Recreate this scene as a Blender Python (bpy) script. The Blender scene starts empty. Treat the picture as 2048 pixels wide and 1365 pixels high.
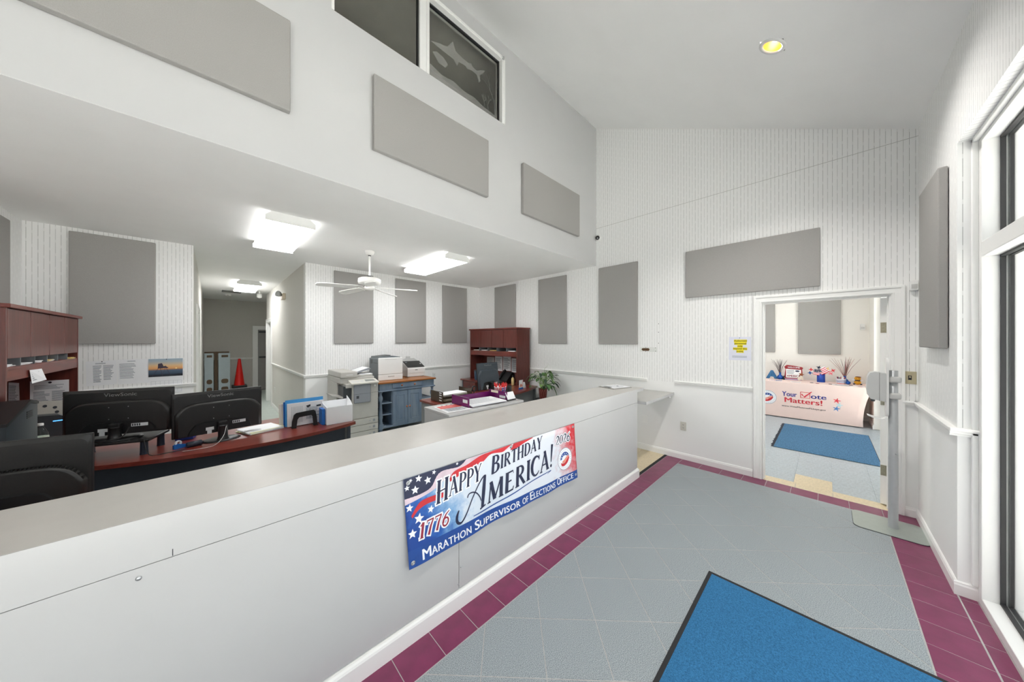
import bpy, bmesh, math, random
from mathutils import Vector, Matrix
random.seed(7)
SC = bpy.context.scene
COL = SC.collection
pi = math.pi

# ------------------------------------------------------------------ camera
YAW = math.radians(45.63)
cam = bpy.data.cameras.new('camera')
cam.sensor_width = 36.0
cam.lens = 36.0 * 614.1 / 2048.0
cam.shift_y = -2.0 / 2048.0
cam.clip_start = 0.02
cam.clip_end = 200
co = bpy.data.objects.new('camera', cam)
co.location = (0, 0, 1.6)
co.rotation_euler = (pi / 2, 0, YAW - pi / 2)
COL.objects.link(co)
SC.camera = co

# ------------------------------------------------------------------ sky, view, daylight portals
SC.view_settings.view_transform = 'Standard'
SC.view_settings.look = 'None'
SC.view_settings.gamma = 1.0
SC.view_settings.use_curve_mapping = False
SC.view_settings.exposure = 0.45
SC.cycles.max_bounces = 16
SC.cycles.diffuse_bounces = 12
SC.cycles.transparent_max_bounces = 16
DOWN = 58.0        # watts of each recessed vault lamp
SKY = 1.1           # overcast sky radiance
LENS = 12.5          # fluorescent diffuser radiance
wd = bpy.data.worlds.new('overcast_sky')
SC.world = wd
wd.use_nodes = True
wd.node_tree.nodes['Background'].inputs[0].default_value = (0.93, 0.97, 1.0, 1)
wd.node_tree.nodes['Background'].inputs[1].default_value = SKY

sun = bpy.data.lights.new('sun', 'SUN')
sun.energy = 19.0
sun.angle = math.radians(1.0)
sun.color = (1.0, 0.995, 0.985)
so = bpy.data.objects.new('sun', sun)
so.rotation_euler = Vector((1.0, 0.12, 1.4)).to_track_quat('Z', 'Y').to_euler()
COL.objects.link(so)


def portal(name, loc, rot, sx, sy):
    l = bpy.data.lights.new(name, 'AREA')
    l.shape = 'RECTANGLE'
    l.size, l.size_y = sx, sy
    l.cycles.is_portal = True
    o = bpy.data.objects.new(name, l)
    o.location = loc
    o.rotation_euler = rot
    COL.objects.link(o)


portal('daylight_portal_lobby', (0.28, -0.9, 1.42), (-pi / 2, 0, 0), 6.1, 2.8)
portal('daylight_portal_annex', (6.9, -0.9, 1.5), (-pi / 2, 0, 0), 3.0, 2.6)

# ------------------------------------------------------------------ helpers


def s2l(c):
    c = c / 255.0
    return c / 12.92 if c <= 0.04045 else ((c + 0.055) / 1.055) ** 2.4


def rgb(r, g, b):
    return (s2l(r), s2l(g), s2l(b), 1.0)


MATS = {}


def mat(name, col, rough=0.5, metal=0.0, noise=0.0, nscale=20.0, spec=0.5, emit=None, estr=0.0, stretch=None,
        bump=0.0, bscale=200.0, col2=None, coat=0.0):
    """Principled material with an optional procedural tint (noise) and fine relief."""
    if name in MATS:
        return MATS[name]
    m = bpy.data.materials.new(name)
    m.use_nodes = True
    nt = m.node_tree
    p = nt.nodes['Principled BSDF']
    p.inputs['Roughness'].default_value = rough
    p.inputs['Metallic'].default_value = metal
    p.inputs['Specular IOR Level'].default_value = spec
    p.inputs['Coat Weight'].default_value = coat
    p.inputs['Base Color'].default_value = col
    if emit:
        p.inputs['Emission Color'].default_value = emit
        p.inputs['Emission Strength'].default_value = estr
    if noise > 0 or bump > 0:
        tc = nt.nodes.new('ShaderNodeTexCoord')
        mp = nt.nodes.new('ShaderNodeMapping')
        nt.links.new(tc.outputs['Object'], mp.inputs[0])
        if stretch:
            mp.inputs['Scale'].default_value = stretch
    if noise > 0:
        n = nt.nodes.new('ShaderNodeTexNoise')
        n.inputs['Scale'].default_value = nscale
        n.inputs['Detail'].default_value = 5
        nt.links.new(mp.outputs[0], n.inputs['Vector'])
        r = nt.nodes.new('ShaderNodeValToRGB')
        r.color_ramp.elements[0].position = 0.3
        r.color_ramp.elements[1].position = 0.7
        c2 = col2 or tuple(min(1, c * (1 + noise)) for c in col[:3]) + (1,)
        c1 = col if col2 else tuple(c * (1 - noise) for c in col[:3]) + (1,)
        r.color_ramp.elements[0].color = c1
        r.color_ramp.elements[1].color = c2
        nt.links.new(n.outputs[0], r.inputs[0])
        nt.links.new(r.outputs[0], p.inputs['Base Color'])
    if bump > 0:
        n2 = nt.nodes.new('ShaderNodeTexNoise')
        n2.inputs['Scale'].default_value = bscale
        n2.inputs['Detail'].default_value = 2
        nt.links.new(mp.outputs[0], n2.inputs['Vector'])
        b = nt.nodes.new('ShaderNodeBump')
        b.inputs['Strength'].default_value = bump
        b.inputs['Distance'].default_value = 0.002
        nt.links.new(n2.outputs[0], b.inputs['Height'])
        nt.links.new(b.outputs[0], p.inputs['Normal'])
    MATS[name] = m
    return m


def glass_mat(name, tint=(0.97, 0.98, 0.98), haze=0.0, ior=1.45):
    """Thin pane: Fresnel mix of straight-through transmission and mirror reflection."""
    if name in MATS:
        return MATS[name]
    m = bpy.data.materials.new(name)
    m.use_nodes = True
    nt = m.node_tree
    nt.nodes.clear()
    out = nt.nodes.new('ShaderNodeOutputMaterial')
    tr = nt.nodes.new('ShaderNodeBsdfTransparent')
    tr.inputs[0].default_value = (*tint, 1)
    gl = nt.nodes.new('ShaderNodeBsdfGlossy')
    gl.inputs['Roughness'].default_value = 0.02
    lw = nt.nodes.new('ShaderNodeLayerWeight')
    lw.inputs[0].default_value = 0.5
    pw = nt.nodes.new('ShaderNodeMath')
    pw.operation = 'POWER'
    pw.inputs[1].default_value = 5.0
    nt.links.new(lw.outputs['Facing'], pw.inputs[0])
    fr = nt.nodes.new('ShaderNodeMath')
    fr.operation = 'MULTIPLY_ADD'
    f0 = ((ior - 1) / (ior + 1)) ** 2
    fr.inputs[1].default_value = 1 - f0
    fr.inputs[2].default_value = f0
    nt.links.new(pw.outputs[0], fr.inputs[0])
    mx = nt.nodes.new('ShaderNodeMixShader')
    nt.links.new(fr.outputs[0], mx.inputs[0])
    nt.links.new(tr.outputs[0], mx.inputs[1])
    nt.links.new(gl.outputs[0], mx.inputs[2])
    last = mx
    if haze > 0:
        df = nt.nodes.new('ShaderNodeBsdfDiffuse')
        df.inputs[0].default_value = (0.8, 0.8, 0.8, 1)
        m2 = nt.nodes.new('ShaderNodeMixShader')
        m2.inputs[0].default_value = haze
        nt.links.new(mx.outputs[0], m2.inputs[1])
        nt.links.new(df.outputs[0], m2.inputs[2])
        last = m2
    nt.links.new(last.outputs[0], out.inputs[0])
    MATS[name] = m
    return m


def wallpaper_mat():
    """Plain paint below the chair rail, ticking-stripe wallpaper above it."""
    m = bpy.data.materials.new('striped_wallpaper')
    m.use_nodes = True
    nt = m.node_tree
    N, L = nt.nodes.new, nt.links.new
    p = nt.nodes['Principled BSDF']
    p.inputs['Roughness'].default_value = 0.7
    p.inputs['Specular IOR Level'].default_value = 0.25
    g = N('ShaderNodeNewGeometry')
    sp = N('ShaderNodeSeparateXYZ')
    L(g.outputs['Position'], sp.inputs[0])
    sn = N('ShaderNodeSeparateXYZ')
    L(g.outputs['True Normal'], sn.inputs[0])

    def mth(op, a, b=None, c=None):
        n = N('ShaderNodeMath')
        n.operation = op
        for i, v in enumerate((a, b, c)):
            if v is None:
                continue
            if isinstance(v, (int, float)):
                n.inputs[i].default_value = v
            else:
                L(v, n.inputs[i])
        return n.outputs[0]
    ax = mth('ABSOLUTE', sn.outputs[0])
    isx = mth('GREATER_THAN', ax, 0.5)
    s = mth('ADD', mth('MULTIPLY', isx, sp.outputs[1]), mth('MULTIPLY', mth('SUBTRACT', 1.0, isx), sp.outputs[0]))
    fr = mth('FRACT', mth('DIVIDE', mth('ADD', s, 10.0), 0.0345))
    d = mth('ABSOLUTE', mth('SUBTRACT', fr, 0.5))
    line = mth('LESS_THAN', d, 0.038)
    cell = mth('FLOOR', mth('DIVIDE', mth('ADD', s, 10.0), 0.0345))
    dash = mth('FRACT', mth('ADD', mth('MULTIPLY', sp.outputs[2], 7.0), mth('MULTIPLY', cell, 0.37)))
    dm = mth('MULTIPLY_ADD', mth('LESS_THAN', dash, 0.8), 0.55, 0.35)
    alt = mth('MULTIPLY_ADD', mth('LESS_THAN', mth('FRACT', mth('MULTIPLY', cell, 0.5)), 0.25), 0.25, 0.75)
    up = mth('GREATER_THAN', sp.outputs[2], 1.02)
    fac = mth('MULTIPLY', mth('MULTIPLY', mth('MULTIPLY', line, dm), up), alt)
    mx = N('ShaderNodeMix')
    mx.data_type = 'RGBA'
    L(fac, mx.inputs['Factor'])
    mx.inputs['A'].default_value = WHITE
    mx.inputs['B'].default_value = rgb(158, 158, 155)
    L(mx.outputs['Result'], p.inputs['Base Color'])
    MATS['wallpaper'] = m
    return m


class G:
    """Collects plain geometry for ONE mesh object."""

    def __init__(s):
        s.v, s.f, s.sm, s.mi = [], [], [], []
        s.cur = 0

    def add(s, V, F, smooth=False):
        o = len(s.v)
        s.v += [tuple(x) for x in V]
        s.f += [tuple(o + i for i in f) for f in F]
        s.sm += [smooth] * len(F)
        s.mi += [s.cur] * len(F)
        return s

    def box(s, x0, x1, y0, y1, z0, z1, bev=0.0):
        if x0 > x1: x0, x1 = x1, x0
        if y0 > y1: y0, y1 = y1, y0
        if z0 > z1: z0, z1 = z1, z0
        if bev <= 0:
            V = [(x0, y0, z0), (x1, y0, z0), (x1, y1, z0), (x0, y1, z0), (x0, y0, z1), (x1, y0, z1), (x1, y1, z1), (x0, y1, z1)]
            F = [(3, 2, 1, 0), (4, 5, 6, 7), (0, 1, 5, 4), (1, 2, 6, 5), (2, 3, 7, 6), (3, 0, 4, 7)]
            return s.add(V, F)
        bm = bmesh.new()
        bmesh.ops.create_cube(bm, size=1.0)
        for w in bm.verts:
            w.co = ((x0 + x1) / 2 + w.co.x * (x1 - x0), (y0 + y1) / 2 + w.co.y * (y1 - y0), (z0 + z1) / 2 + w.co.z * (z1 - z0))
        bev = min(bev, 0.49 * min(x1 - x0, y1 - y0, z1 - z0))
        bmesh.ops.bevel(bm, geom=bm.edges[:], offset=bev, segments=2, affect='EDGES', profile=0.5)
        s.bm(bm)
        return s

    def bm(s, bm, smooth=False):
        bm.verts.ensure_lookup_table()
        for i, w in enumerate(bm.verts):
            w.index = i
        s.add([tuple(w.co) for w in bm.verts], [tuple(w.index for w in f.verts) for f in bm.faces], smooth)
        bm.free()
        return s

    def prism(s, pts, axis, a0, a1):
        n = len(pts)

        def P(u, w, a):
            return (a, u, w) if axis == 'x' else ((u, a, w) if axis == 'y' else (u, w, a))
        V = [P(u, w, a0) for u, w in pts] + [P(u, w, a1) for u, w in pts]
        F = [tuple(range(n))[::-1], tuple(range(n, 2 * n))] + [(i, (i + 1) % n, n + (i + 1) % n, n + i) for i in range(n)]
        bm = bmesh.new()
        vs = [bm.verts.new(q) for q in V]
        for f in F:
            bm.faces.new([vs[i] for i in f])
        bmesh.ops.recalc_face_normals(bm, faces=bm.faces[:])
        bmesh.ops.triangulate(bm, faces=[f for f in bm.faces if len(f.verts) > 4])
        return s.bm(bm)

    def cyl(s, p0, p1, r0, r1=None, n=16, cap=True):
        return s.tube([p0, p1], [r0, r0 if r1 is None else r1], n, cap)

    def tube(s, pts, r, n=8, cap=True):
        pts = [Vector(p) for p in pts]
        m = len(pts)
        rr = r if isinstance(r, (list, tuple)) else [r] * m
        V = []
        ref = None
        for i, p in enumerate(pts):
            t = (pts[min(i + 1, m - 1)] - pts[max(i - 1, 0)]).normalized()
            if ref is None:
                ref = Vector((0, 0, 1)) if abs(t.z) < 0.9 else Vector((1, 0, 0))
            a = t.cross(ref)
            if a.length < 1e-6:
                a = t.orthogonal()
            a.normalize()
            b = a.cross(t).normalized()
            ref = b
            for k in range(n):
                th = 2 * pi * k / n
                V.append(p + (a * math.cos(th) + b * math.sin(th)) * rr[i])
        F = []
        for i in range(m - 1):
            for k in range(n):
                F.append((i * n + k, i * n + (k + 1) % n, (i + 1) * n + (k + 1) % n, (i + 1) * n + k))
        s.add(V, F, True)
        if cap:
            s.add(V[:n], [tuple(range(n))[::-1]])
            s.add(V[-n:], [tuple(range(n))])
        return s

    def lathe(s, cx, cy, prof, n=24, axis='z'):
        V = []
        for r, z in prof:
            for k in range(n):
                th = 2 * pi * k / n
                V.append((cx + r * math.cos(th), cy + r * math.sin(th), z))
        F = []
        for i in range(len(prof) - 1):
            for k in range(n):
                F.append((i * n + k, i * n + (k + 1) % n, (i + 1) * n + (k + 1) % n, (i + 1) * n + k))
        s.add(V, F, True)
        s.add(V[:n], [tuple(range(n))[::-1]])
        s.add(V[-n:], [tuple(range(n))])
        return s

    def ball(s, c, r, n=12, sc=(1, 1, 1)):
        bm = bmesh.new()
        bmesh.ops.create_uvsphere(bm, u_segments=n, v_segments=max(6, n // 2), radius=r)
        for w in bm.verts:
            w.co = (c[0] + w.co.x * sc[0], c[1] + w.co.y * sc[1], c[2] + w.co.z * sc[2])
        return s.bm(bm, True)

    def poly(s, P):
        return s.add(P, [tuple(range(len(P)))])

    def xf(s, M, i0=0):
        s.v[i0:] = [tuple(M @ Vector(q)) for q in s.v[i0:]]
        return s

    def build(s, name, m, parent=None, world=True, smooth=None, **kw):
        me = bpy.data.meshes.new(name)
        V = s.v
        if parent is not None and world:
            L0 = parent.location.copy()
            if parent.parent is not None:
                L0 = L0 + parent.parent.location
            V = [(x - L0.x, y - L0.y, z - L0.z) for x, y, z in V]
        me.from_pydata(V, [], s.f)
        me.polygons.foreach_set('use_smooth', s.sm if smooth is None else [smooth] * len(s.f))
        ms = m if isinstance(m, (list, tuple)) else [m]
        for q in ms:
            me.materials.append(q)
        if len(ms) > 1:
            me.polygons.foreach_set('material_index', s.mi)
        me.update()
        o = bpy.data.objects.new(name, me)
        COL.objects.link(o)
        if parent is not None:
            o.parent = parent
        for k, w in kw.items():
            o[k] = w
        return o


def box(*a, **k):
    return G().box(*a, **k)


def thing(name, label, cat, loc=(0, 0, 0), rz=0.0, group=None):
    o = bpy.data.objects.new(name, None)
    o.empty_display_size = 0.05
    COL.objects.link(o)
    o.location = loc
    o.rotation_euler = (0, 0, rz)
    o['label'] = label
    o['category'] = cat
    if group:
        o['group'] = group
    return o


def tag(o, label, cat, group=None):
    o['label'] = label
    o['category'] = cat
    if group:
        o['group'] = group
    return o


def struct(g, name, m, label=None, **k):
    o = g.build(name, m, kind='structure', **k)
    if label:
        o['label'] = label
    return o


def sroot(name, label=None, loc=(0, 0, 0), rz=0):
    o = bpy.data.objects.new(name, None)
    COL.objects.link(o)
    o.location = loc
    o.rotation_euler = (0, 0, rz)
    o['kind'] = 'structure'
    if label:
        o['label'] = label
    return o


def kids(o):
    return [c for c in bpy.data.objects if c.parent == o]


def dup(root, loc, rz=None, label=None):
    r = root.copy()
    COL.objects.link(r)
    r.location = loc
    if rz is not None:
        r.rotation_euler = (0, 0, rz)
    if label:
        r['label'] = label
    for ch in kids(root):
        c = ch.copy()
        COL.objects.link(c)
        c.parent = r
        for gch in kids(ch):
            d = gch.copy()
            COL.objects.link(d)
            d.parent = c
    return r


def text_polys(body, bold=0.0, shear=0.0, spacing=1.0, res=3):
    cu = bpy.data.curves.new('lettering', 'FONT')
    cu.body = body
    cu.size = 1.0
    cu.offset = bold
    cu.shear = shear
    cu.space_character = spacing
    cu.resolution_u = res
    o = bpy.data.objects.new('lettering', cu)
    me = o.to_mesh()
    V = [(w.co.x, w.co.y) for w in me.vertices]
    F = [tuple(f.vertices) for f in me.polygons]
    o.to_mesh_clear()
    bpy.data.objects.remove(o)
    bpy.data.curves.remove(cu)
    return V, F


def put_text(g, body, fn, u0, u1, v0, v1, bold=0.0, **k):
    """Adds flat letters filling the box u0..u1 x v0..v1 of the surface fn(u, v)."""
    fat = bold * 0.75
    V, F = text_polys(body, **k)
    if not V:
        return g
    a, b = min(q[0] for q in V), max(q[0] for q in V)
    c, d = min(q[1] for q in V), max(q[1] for q in V)
    for s in ((-1, 0, 1) if fat else (0,)):
        W = [fn(u0 + (x + s * fat - a) / (b - a) * (u1 - u0), v0 + (y - c) / (d - c) * (v1 - v0)) for x, y in V]
        g.add(W, F)
    return g


def stroke(g, fn, pts, w):
    """A pen stroke with varying width on the surface fn(u, v)."""
    n = len(pts)
    ws = w if isinstance(w, (list, tuple)) else [w] * n
    A, B = [], []
    for i, (x, y) in enumerate(pts):
        x0, y0 = pts[max(0, i - 1)]
        x1, y1 = pts[min(n - 1, i + 1)]
        dx, dy = x1 - x0, y1 - y0
        l = math.hypot(dx, dy) or 1
        nx, ny = -dy / l * ws[i] / 2, dx / l * ws[i] / 2
        A.append(fn(x + nx, y + ny))
        B.append(fn(x - nx, y - ny))
    V = A + B
    F = [(n + i, n + i + 1, i + 1, i) for i in range(n - 1)]
    return g.add(V, F)


def fan(g, fn, pts):
    """A filled flat outline on the surface fn(u, v)."""
    bm = bmesh.new()
    vs = [bm.verts.new((x, y, 0)) for x, y in pts]
    f = bm.faces.new(vs)
    bmesh.ops.recalc_face_normals(bm, faces=[f])
    bmesh.ops.triangulate(bm, faces=[f])
    idx = {w: i for i, w in enumerate(vs)}
    F = []
    for t in bm.faces:
        q = [idx[w] for w in t.verts]
        F.append(tuple(q))
    bm.free()
    # orient counter-clockwise in u, v
    R = []
    for q in F:
        (x0, y0), (x1, y1), (x2, y2) = [pts[i] for i in q]
        R.append(q if (x1 - x0) * (y2 - y0) - (x2 - x0) * (y1 - y0) > 0 else q[::-1])
    return g.add([fn(*p) for p in pts], R)


def disc(g, fn, cu, cv, r, n=36, m=4):
    """filled circle with inner rings, so it follows a curved surface"""
    P = [(cu, cv)] + [(cu + r * j / m * math.cos(2 * pi * k / n), cv + r * j / m * math.sin(2 * pi * k / n)) for j in range(1, m + 1) for k in range(n)]
    F = [(0, 1 + k, 1 + (k + 1) % n) for k in range(n)]
    for j in range(m - 1):
        F += [(1 + j * n + k, 1 + (j + 1) * n + k, 1 + (j + 1) * n + (k + 1) % n, 1 + j * n + (k + 1) % n) for k in range(n)]
    return g.add([fn(*p) for p in P], F)


def circ(cx, cy, r, n=24, a0=0.0, a1=2 * pi, ry=None):
    ry = ry or r
    m = n if abs(a1 - a0 - 2 * pi) < 1e-6 else n + 1
    return [(cx + r * math.cos(a0 + (a1 - a0) * i / n), cy + ry * math.sin(a0 + (a1 - a0) * i / n)) for i in range(m)]


def star(cx, cy, r, rot=0.0, n=5, inner=0.42):
    return [(cx + (r if i % 2 == 0 else r * inner) * math.sin(rot + pi * i / n),
             cy + (r if i % 2 == 0 else r * inner) * math.cos(rot + pi * i / n)) for i in range(2 * n)]


def clip_rect(P, x0, x1, y0, y1):
    def cl(P, ins, cut):
        R = []
        for i in range(len(P)):
            a, b = P[i], P[(i + 1) % len(P)]
            if ins(a):
                R.append(a)
                if not ins(b):
                    R.append(cut(a, b))
            elif ins(b):
                R.append(cut(a, b))
        return R

    def cx(v):
        return lambda a, b: (v, a[1] + (b[1] - a[1]) * (v - a[0]) / (b[0] - a[0]))

    def cy(v):
        return lambda a, b: (a[0] + (b[0] - a[0]) * (v - a[1]) / (b[1] - a[1]), v)
    for ins, cut in ((lambda p: p[0] >= x0, cx(x0)), (lambda p: p[0] <= x1, cx(x1)),
                     (lambda p: p[1] >= y0, cy(y0)), (lambda p: p[1] <= y1, cy(y1))):
        if P:
            P = cl(P, ins, cut)
    return P


def area(P):
    return 0.5 * abs(sum(P[i][0] * P[(i + 1) % len(P)][1] - P[(i + 1) % len(P)][0] * P[i][1] for i in range(len(P))))


# ------------------------------------------------------------------ materials
WHITE = rgb(241, 241, 240)
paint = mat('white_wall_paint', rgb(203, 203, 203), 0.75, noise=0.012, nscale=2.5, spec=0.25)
ceilpaint = mat('ceiling_paint', rgb(242, 242, 241), 0.9, noise=0.012, nscale=3, spec=0.15, bump=0.15, bscale=90)
trimpaint = mat('white_trim_enamel', rgb(243, 243, 241), 0.35, noise=0.01, nscale=5)
wallpaper = wallpaper_mat()
cream = mat('cream_wall_paint', rgb(240, 237, 232), 0.75, noise=0.012, nscale=2, spec=0.25)
laminate = mat('white_laminate', rgb(193, 193, 193), 0.22, noise=0.008, nscale=4)
lamtop = mat('counter_top_laminate', rgb(190, 187, 182), 0.28, noise=0.02, nscale=14)
grout = mat('pale_grout', rgb(178, 176, 174), 0.9, noise=0.08, nscale=30)
maroon = mat('maroon_floor_tile', rgb(124, 50, 86), 0.28, noise=0.16, nscale=9, bump=0.1, bscale=60)
felt = mat('grey_panel_fabric', rgb(164, 162, 159), 0.95, noise=0.05, nscale=220, spec=0.1, bump=0.25, bscale=600)
black = mat('black_plastic', rgb(26, 26, 27), 0.38, noise=0.06, nscale=60)
dkgrey = mat('dark_grey_plastic', rgb(62, 66, 70), 0.4, noise=0.05, nscale=40)
rubber = mat('black_rubber', rgb(34, 34, 36), 0.75, noise=0.08, nscale=50)
paper = mat('white_paper', rgb(238, 239, 241), 0.8, noise=0.01, nscale=10, spec=0.2)
ink = mat('grey_print', rgb(150, 156, 164), 0.8, noise=0.2, nscale=120)
darkink = mat('dark_print', rgb(42, 44, 52), 0.7, noise=0.1, nscale=60)
chrome = mat('brushed_steel', rgb(190, 192, 194), 0.3, 1.0, noise=0.04, nscale=80)
whiteplastic = mat('white_plastic', rgb(233, 233, 231), 0.4, noise=0.01, nscale=8)
greyplastic = mat('pale_grey_plastic', rgb(200, 200, 198), 0.4, noise=0.02, nscale=12)
cherry = mat('cherry_wood', rgb(112, 44, 34), 0.3, noise=0.28, nscale=7, stretch=(0.6, 6, 6), coat=0.1)
cherryv = mat('cherry_wood_upright', rgb(98, 44, 36), 0.35, noise=0.25, nscale=7, stretch=(6, 6, 0.6), coat=0.1)
slate = mat('slate_desk_laminate', rgb(56, 62, 72), 0.5, noise=0.05, nscale=30)
lensside = mat('lit_diffuser_side', rgb(245, 245, 243), 0.5, emit=(1, 1, 1, 1), estr=LENS * 0.2)
lenshall = mat('lit_diffuser_hall', rgb(250, 250, 248), 0.5, emit=(1, 1, 1, 1), estr=LENS * 0.95)
lensadded = mat('added_diffuser_annex', rgb(250, 250, 248), 0.5, emit=(1, 1, 1, 1), estr=LENS * 0.60)  # for the unseen lights added in the annex
pane = glass_mat('clear_pane')
lensm = mat('lit_diffuser', rgb(250, 250, 248), 0.5, emit=(1, 1, 1, 1), estr=LENS)
# ------------------------------------------------------------------ room shell
XW, YW, YC, YS, ZC, YB = 4.526, -0.579, 1.536, 2.648, 2.822, 5.72
XL = -2.7           # lobby end wall behind the camera's left
VS = 0.492


def vz(y):
    return 3.486 + VS * (y + 0.594)


# wall with the annex doorway (plane x = XW)
g = G()
g.prism([(0.51, 0), (YB + 0.1, 0), (YB + 0.1, ZC), (YS, ZC), (YS, vz(YS)), (0.51, vz(0.51))], 'x', XW, XW + 0.11)
g.prism([(-0.425, 2.025), (0.51, 2.025), (0.51, vz(0.51)), (-0.425, vz(-0.425))], 'x', XW, XW + 0.11)
g.prism([(-0.85, 0), (-0.425, 0), (-0.425, vz(-0.425)), (-0.85, vz(-0.85))], 'x', XW, XW + 0.11)
wall_far = struct(g, 'wall_far', wallpaper, 'striped wallpaper wall with the annex doorway')
box(XW - 0.002, XW, YW, YS, 3.429, 3.433).build('seam', mat('wallpaper_seam_grey', rgb(190, 189, 186), 0.8, noise=0.02), wall_far)  # thin grey line of the wallpaper seam

# window wall (plane y = YW); opening x -2.6..3.36, z 0..2.838
g = box(3.36, XW, -0.85, YW, 0, 2.838)
g.box(XL, XW, -0.85, YW, 2.838, vz(YW) + 0.01)
g.box(XL - 0.1, -2.6, -0.85, YW, 0, 2.838)
wall_window = struct(g, 'wall_window', wallpaper, 'striped wallpaper wall around the tall lobby window')
struct(G().box(XL - 0.1, XL, -0.85, YS, 0, 5.2), 'wall_left', wallpaper, 'striped end wall of the lobby')
g = box(-1.5, -1.38, YS + 0.12, YB + 0.1, 0, ZC).box(XL - 0.1, -1.38, YS, YS + 0.12, 0, ZC)
struct(g, 'wall_office_left', wallpaper, 'striped wall behind the near hutch desk')

# upper wall over the office opening, with the loft window
g = box(XL, 0.656, YS, YS + 0.12, ZC, 5.12).box(2.475, XW, YS, YS + 0.12, ZC, 5.12)
g.box(0.656, 2.475, YS, YS + 0.12, ZC, 4.14).box(0.656, 2.475, YS, YS + 0.12, 4.925, 5.12)
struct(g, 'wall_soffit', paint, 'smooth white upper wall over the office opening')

# ceilings
VX = [XL - 0.1, -0.90, -0.76, 1.10, 1.24, 3.10, 3.24, XW + 0.11]
HOLES = {1: (0.225, 0.365), 3: (0.225, 0.365), 5: (0.225, 0.365)}
g = G()
for i in range(len(VX) - 1):
    parts = [(-0.9, HOLES[i][0]), (HOLES[i][1], YS + 0.13)] if i in HOLES else [(-0.9, YS + 0.13)]
    for ya, yb_ in parts:
        g.prism([(ya, vz(ya)), (yb_, vz(yb_)), (yb_, vz(yb_) + 0.12), (ya, vz(ya) + 0.12)], 'x', VX[i], VX[i + 1])
struct(g, 'ceiling', ceilpaint, 'sloping white vaulted lobby ceiling')
struct(box(-1.5, XW + 0.1, YS + 0.12, 13.0, ZC, ZC + 0.12).box(XL, XW, YS, YS + 0.12, ZC - 0.001, ZC), 'ceiling_office', ceilpaint,
       'flat white office ceiling')

# office back wall either side of the hall
struct(box(-1.5, -0.168, YB, YB + 0.12, 0, ZC), 'wall_back_left', wallpaper, 'striped office wall left of the hall')
struct(box(1.052, XW, YB, YB + 0.12, 0, ZC), 'wall_back_right', wallpaper, 'striped office wall right of the hall')
hallgrey = mat('hall_wall_paint', rgb(216, 214, 209), 0.8, noise=0.03, nscale=90, spec=0.15)
g = box(1.052, 1.17, YB + 0.12, 9.45, 0, ZC).box(1.052, 1.17, 9.45, 10.3, 2.05, ZC).box(1.052, 1.17, 10.3, 10.45, 0, ZC)
g.box(1.17, 2.1, 10.33, 10.45, 0, ZC).box(2.1, 2.2, 10.33, 12.8, 0, ZC)
struct(g, 'wall_hall_right', hallgrey, 'pale grey right wall of the hall')
struct(box(1.17, 1.24, 9.3, 10.4, 0, ZC), 'wall_hall_niche', paint)
g = box(-0.29, -0.168, YB + 0.12, 6.7, 0, ZC).box(-0.29, -0.168, 6.7, 7.6, 2.05, ZC).box(-0.29, -0.168, 7.6, 12.8, 0, ZC)
struct(g, 'wall_hall_left', hallgrey, 'pale grey left wall of the hall')
struct(box(-0.36, -0.29, 6.6, 7.7, 0, ZC), 'wall_hall_recess', paint)
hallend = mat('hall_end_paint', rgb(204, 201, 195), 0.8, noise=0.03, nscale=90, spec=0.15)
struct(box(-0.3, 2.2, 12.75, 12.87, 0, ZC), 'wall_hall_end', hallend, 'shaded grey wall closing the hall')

# loft behind the upper window
loft = mat('loft_paint', rgb(214, 213, 208), 0.9, noise=0.05, nscale=5)
g = box(0.0, 3.2, 6.2, 6.3, ZC + 0.12, 5.3).box(-0.1, 0.0, YS + 0.12, 6.3, ZC + 0.12, 5.3).box(3.2, 3.3, YS + 0.12, 6.3, ZC + 0.12, 5.3)
g.box(-0.1, 3.3, YS, 6.3, 5.12, 5.3).box(0, 3.2, YS + 0.12, 6.2, 3.9, 3.95)
struct(g, 'wall_loft', loft, 'unlit grey loft behind the upper window')

# annex
g = box(9.25, 9.37, -0.85, 3.2, 0, 2.9)
struct(g, 'wall_annex_far', cream, 'cream annex wall behind the covered table')
struct(box(4.636, 9.37, 3.1, 3.2, 0, 2.9), 'wall_annex_left', cream)
g = box(4.636, 5.6, -0.85, -0.6, 0, 2.9).box(8.45, 9.25, -0.85, -0.6, 0, 2.9).box(5.6, 8.45, -0.85, -0.6, 2.65, 2.9)
struct(g, 'wall_annex_window', cream)
struct(box(4.636, 9.37, -0.85, 3.2, 2.9, 3.0), 'ceiling_annex', ceilpaint)
struct(box(4.630, 4.637, -0.6, -0.425, 0, 2.9).box(4.630, 4.637, 0.51, 3.1, 0, 2.9).box(4.630, 4.637, -0.425, 0.51, 2.025, 2.9), 'wall_annex_near', cream)

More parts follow.
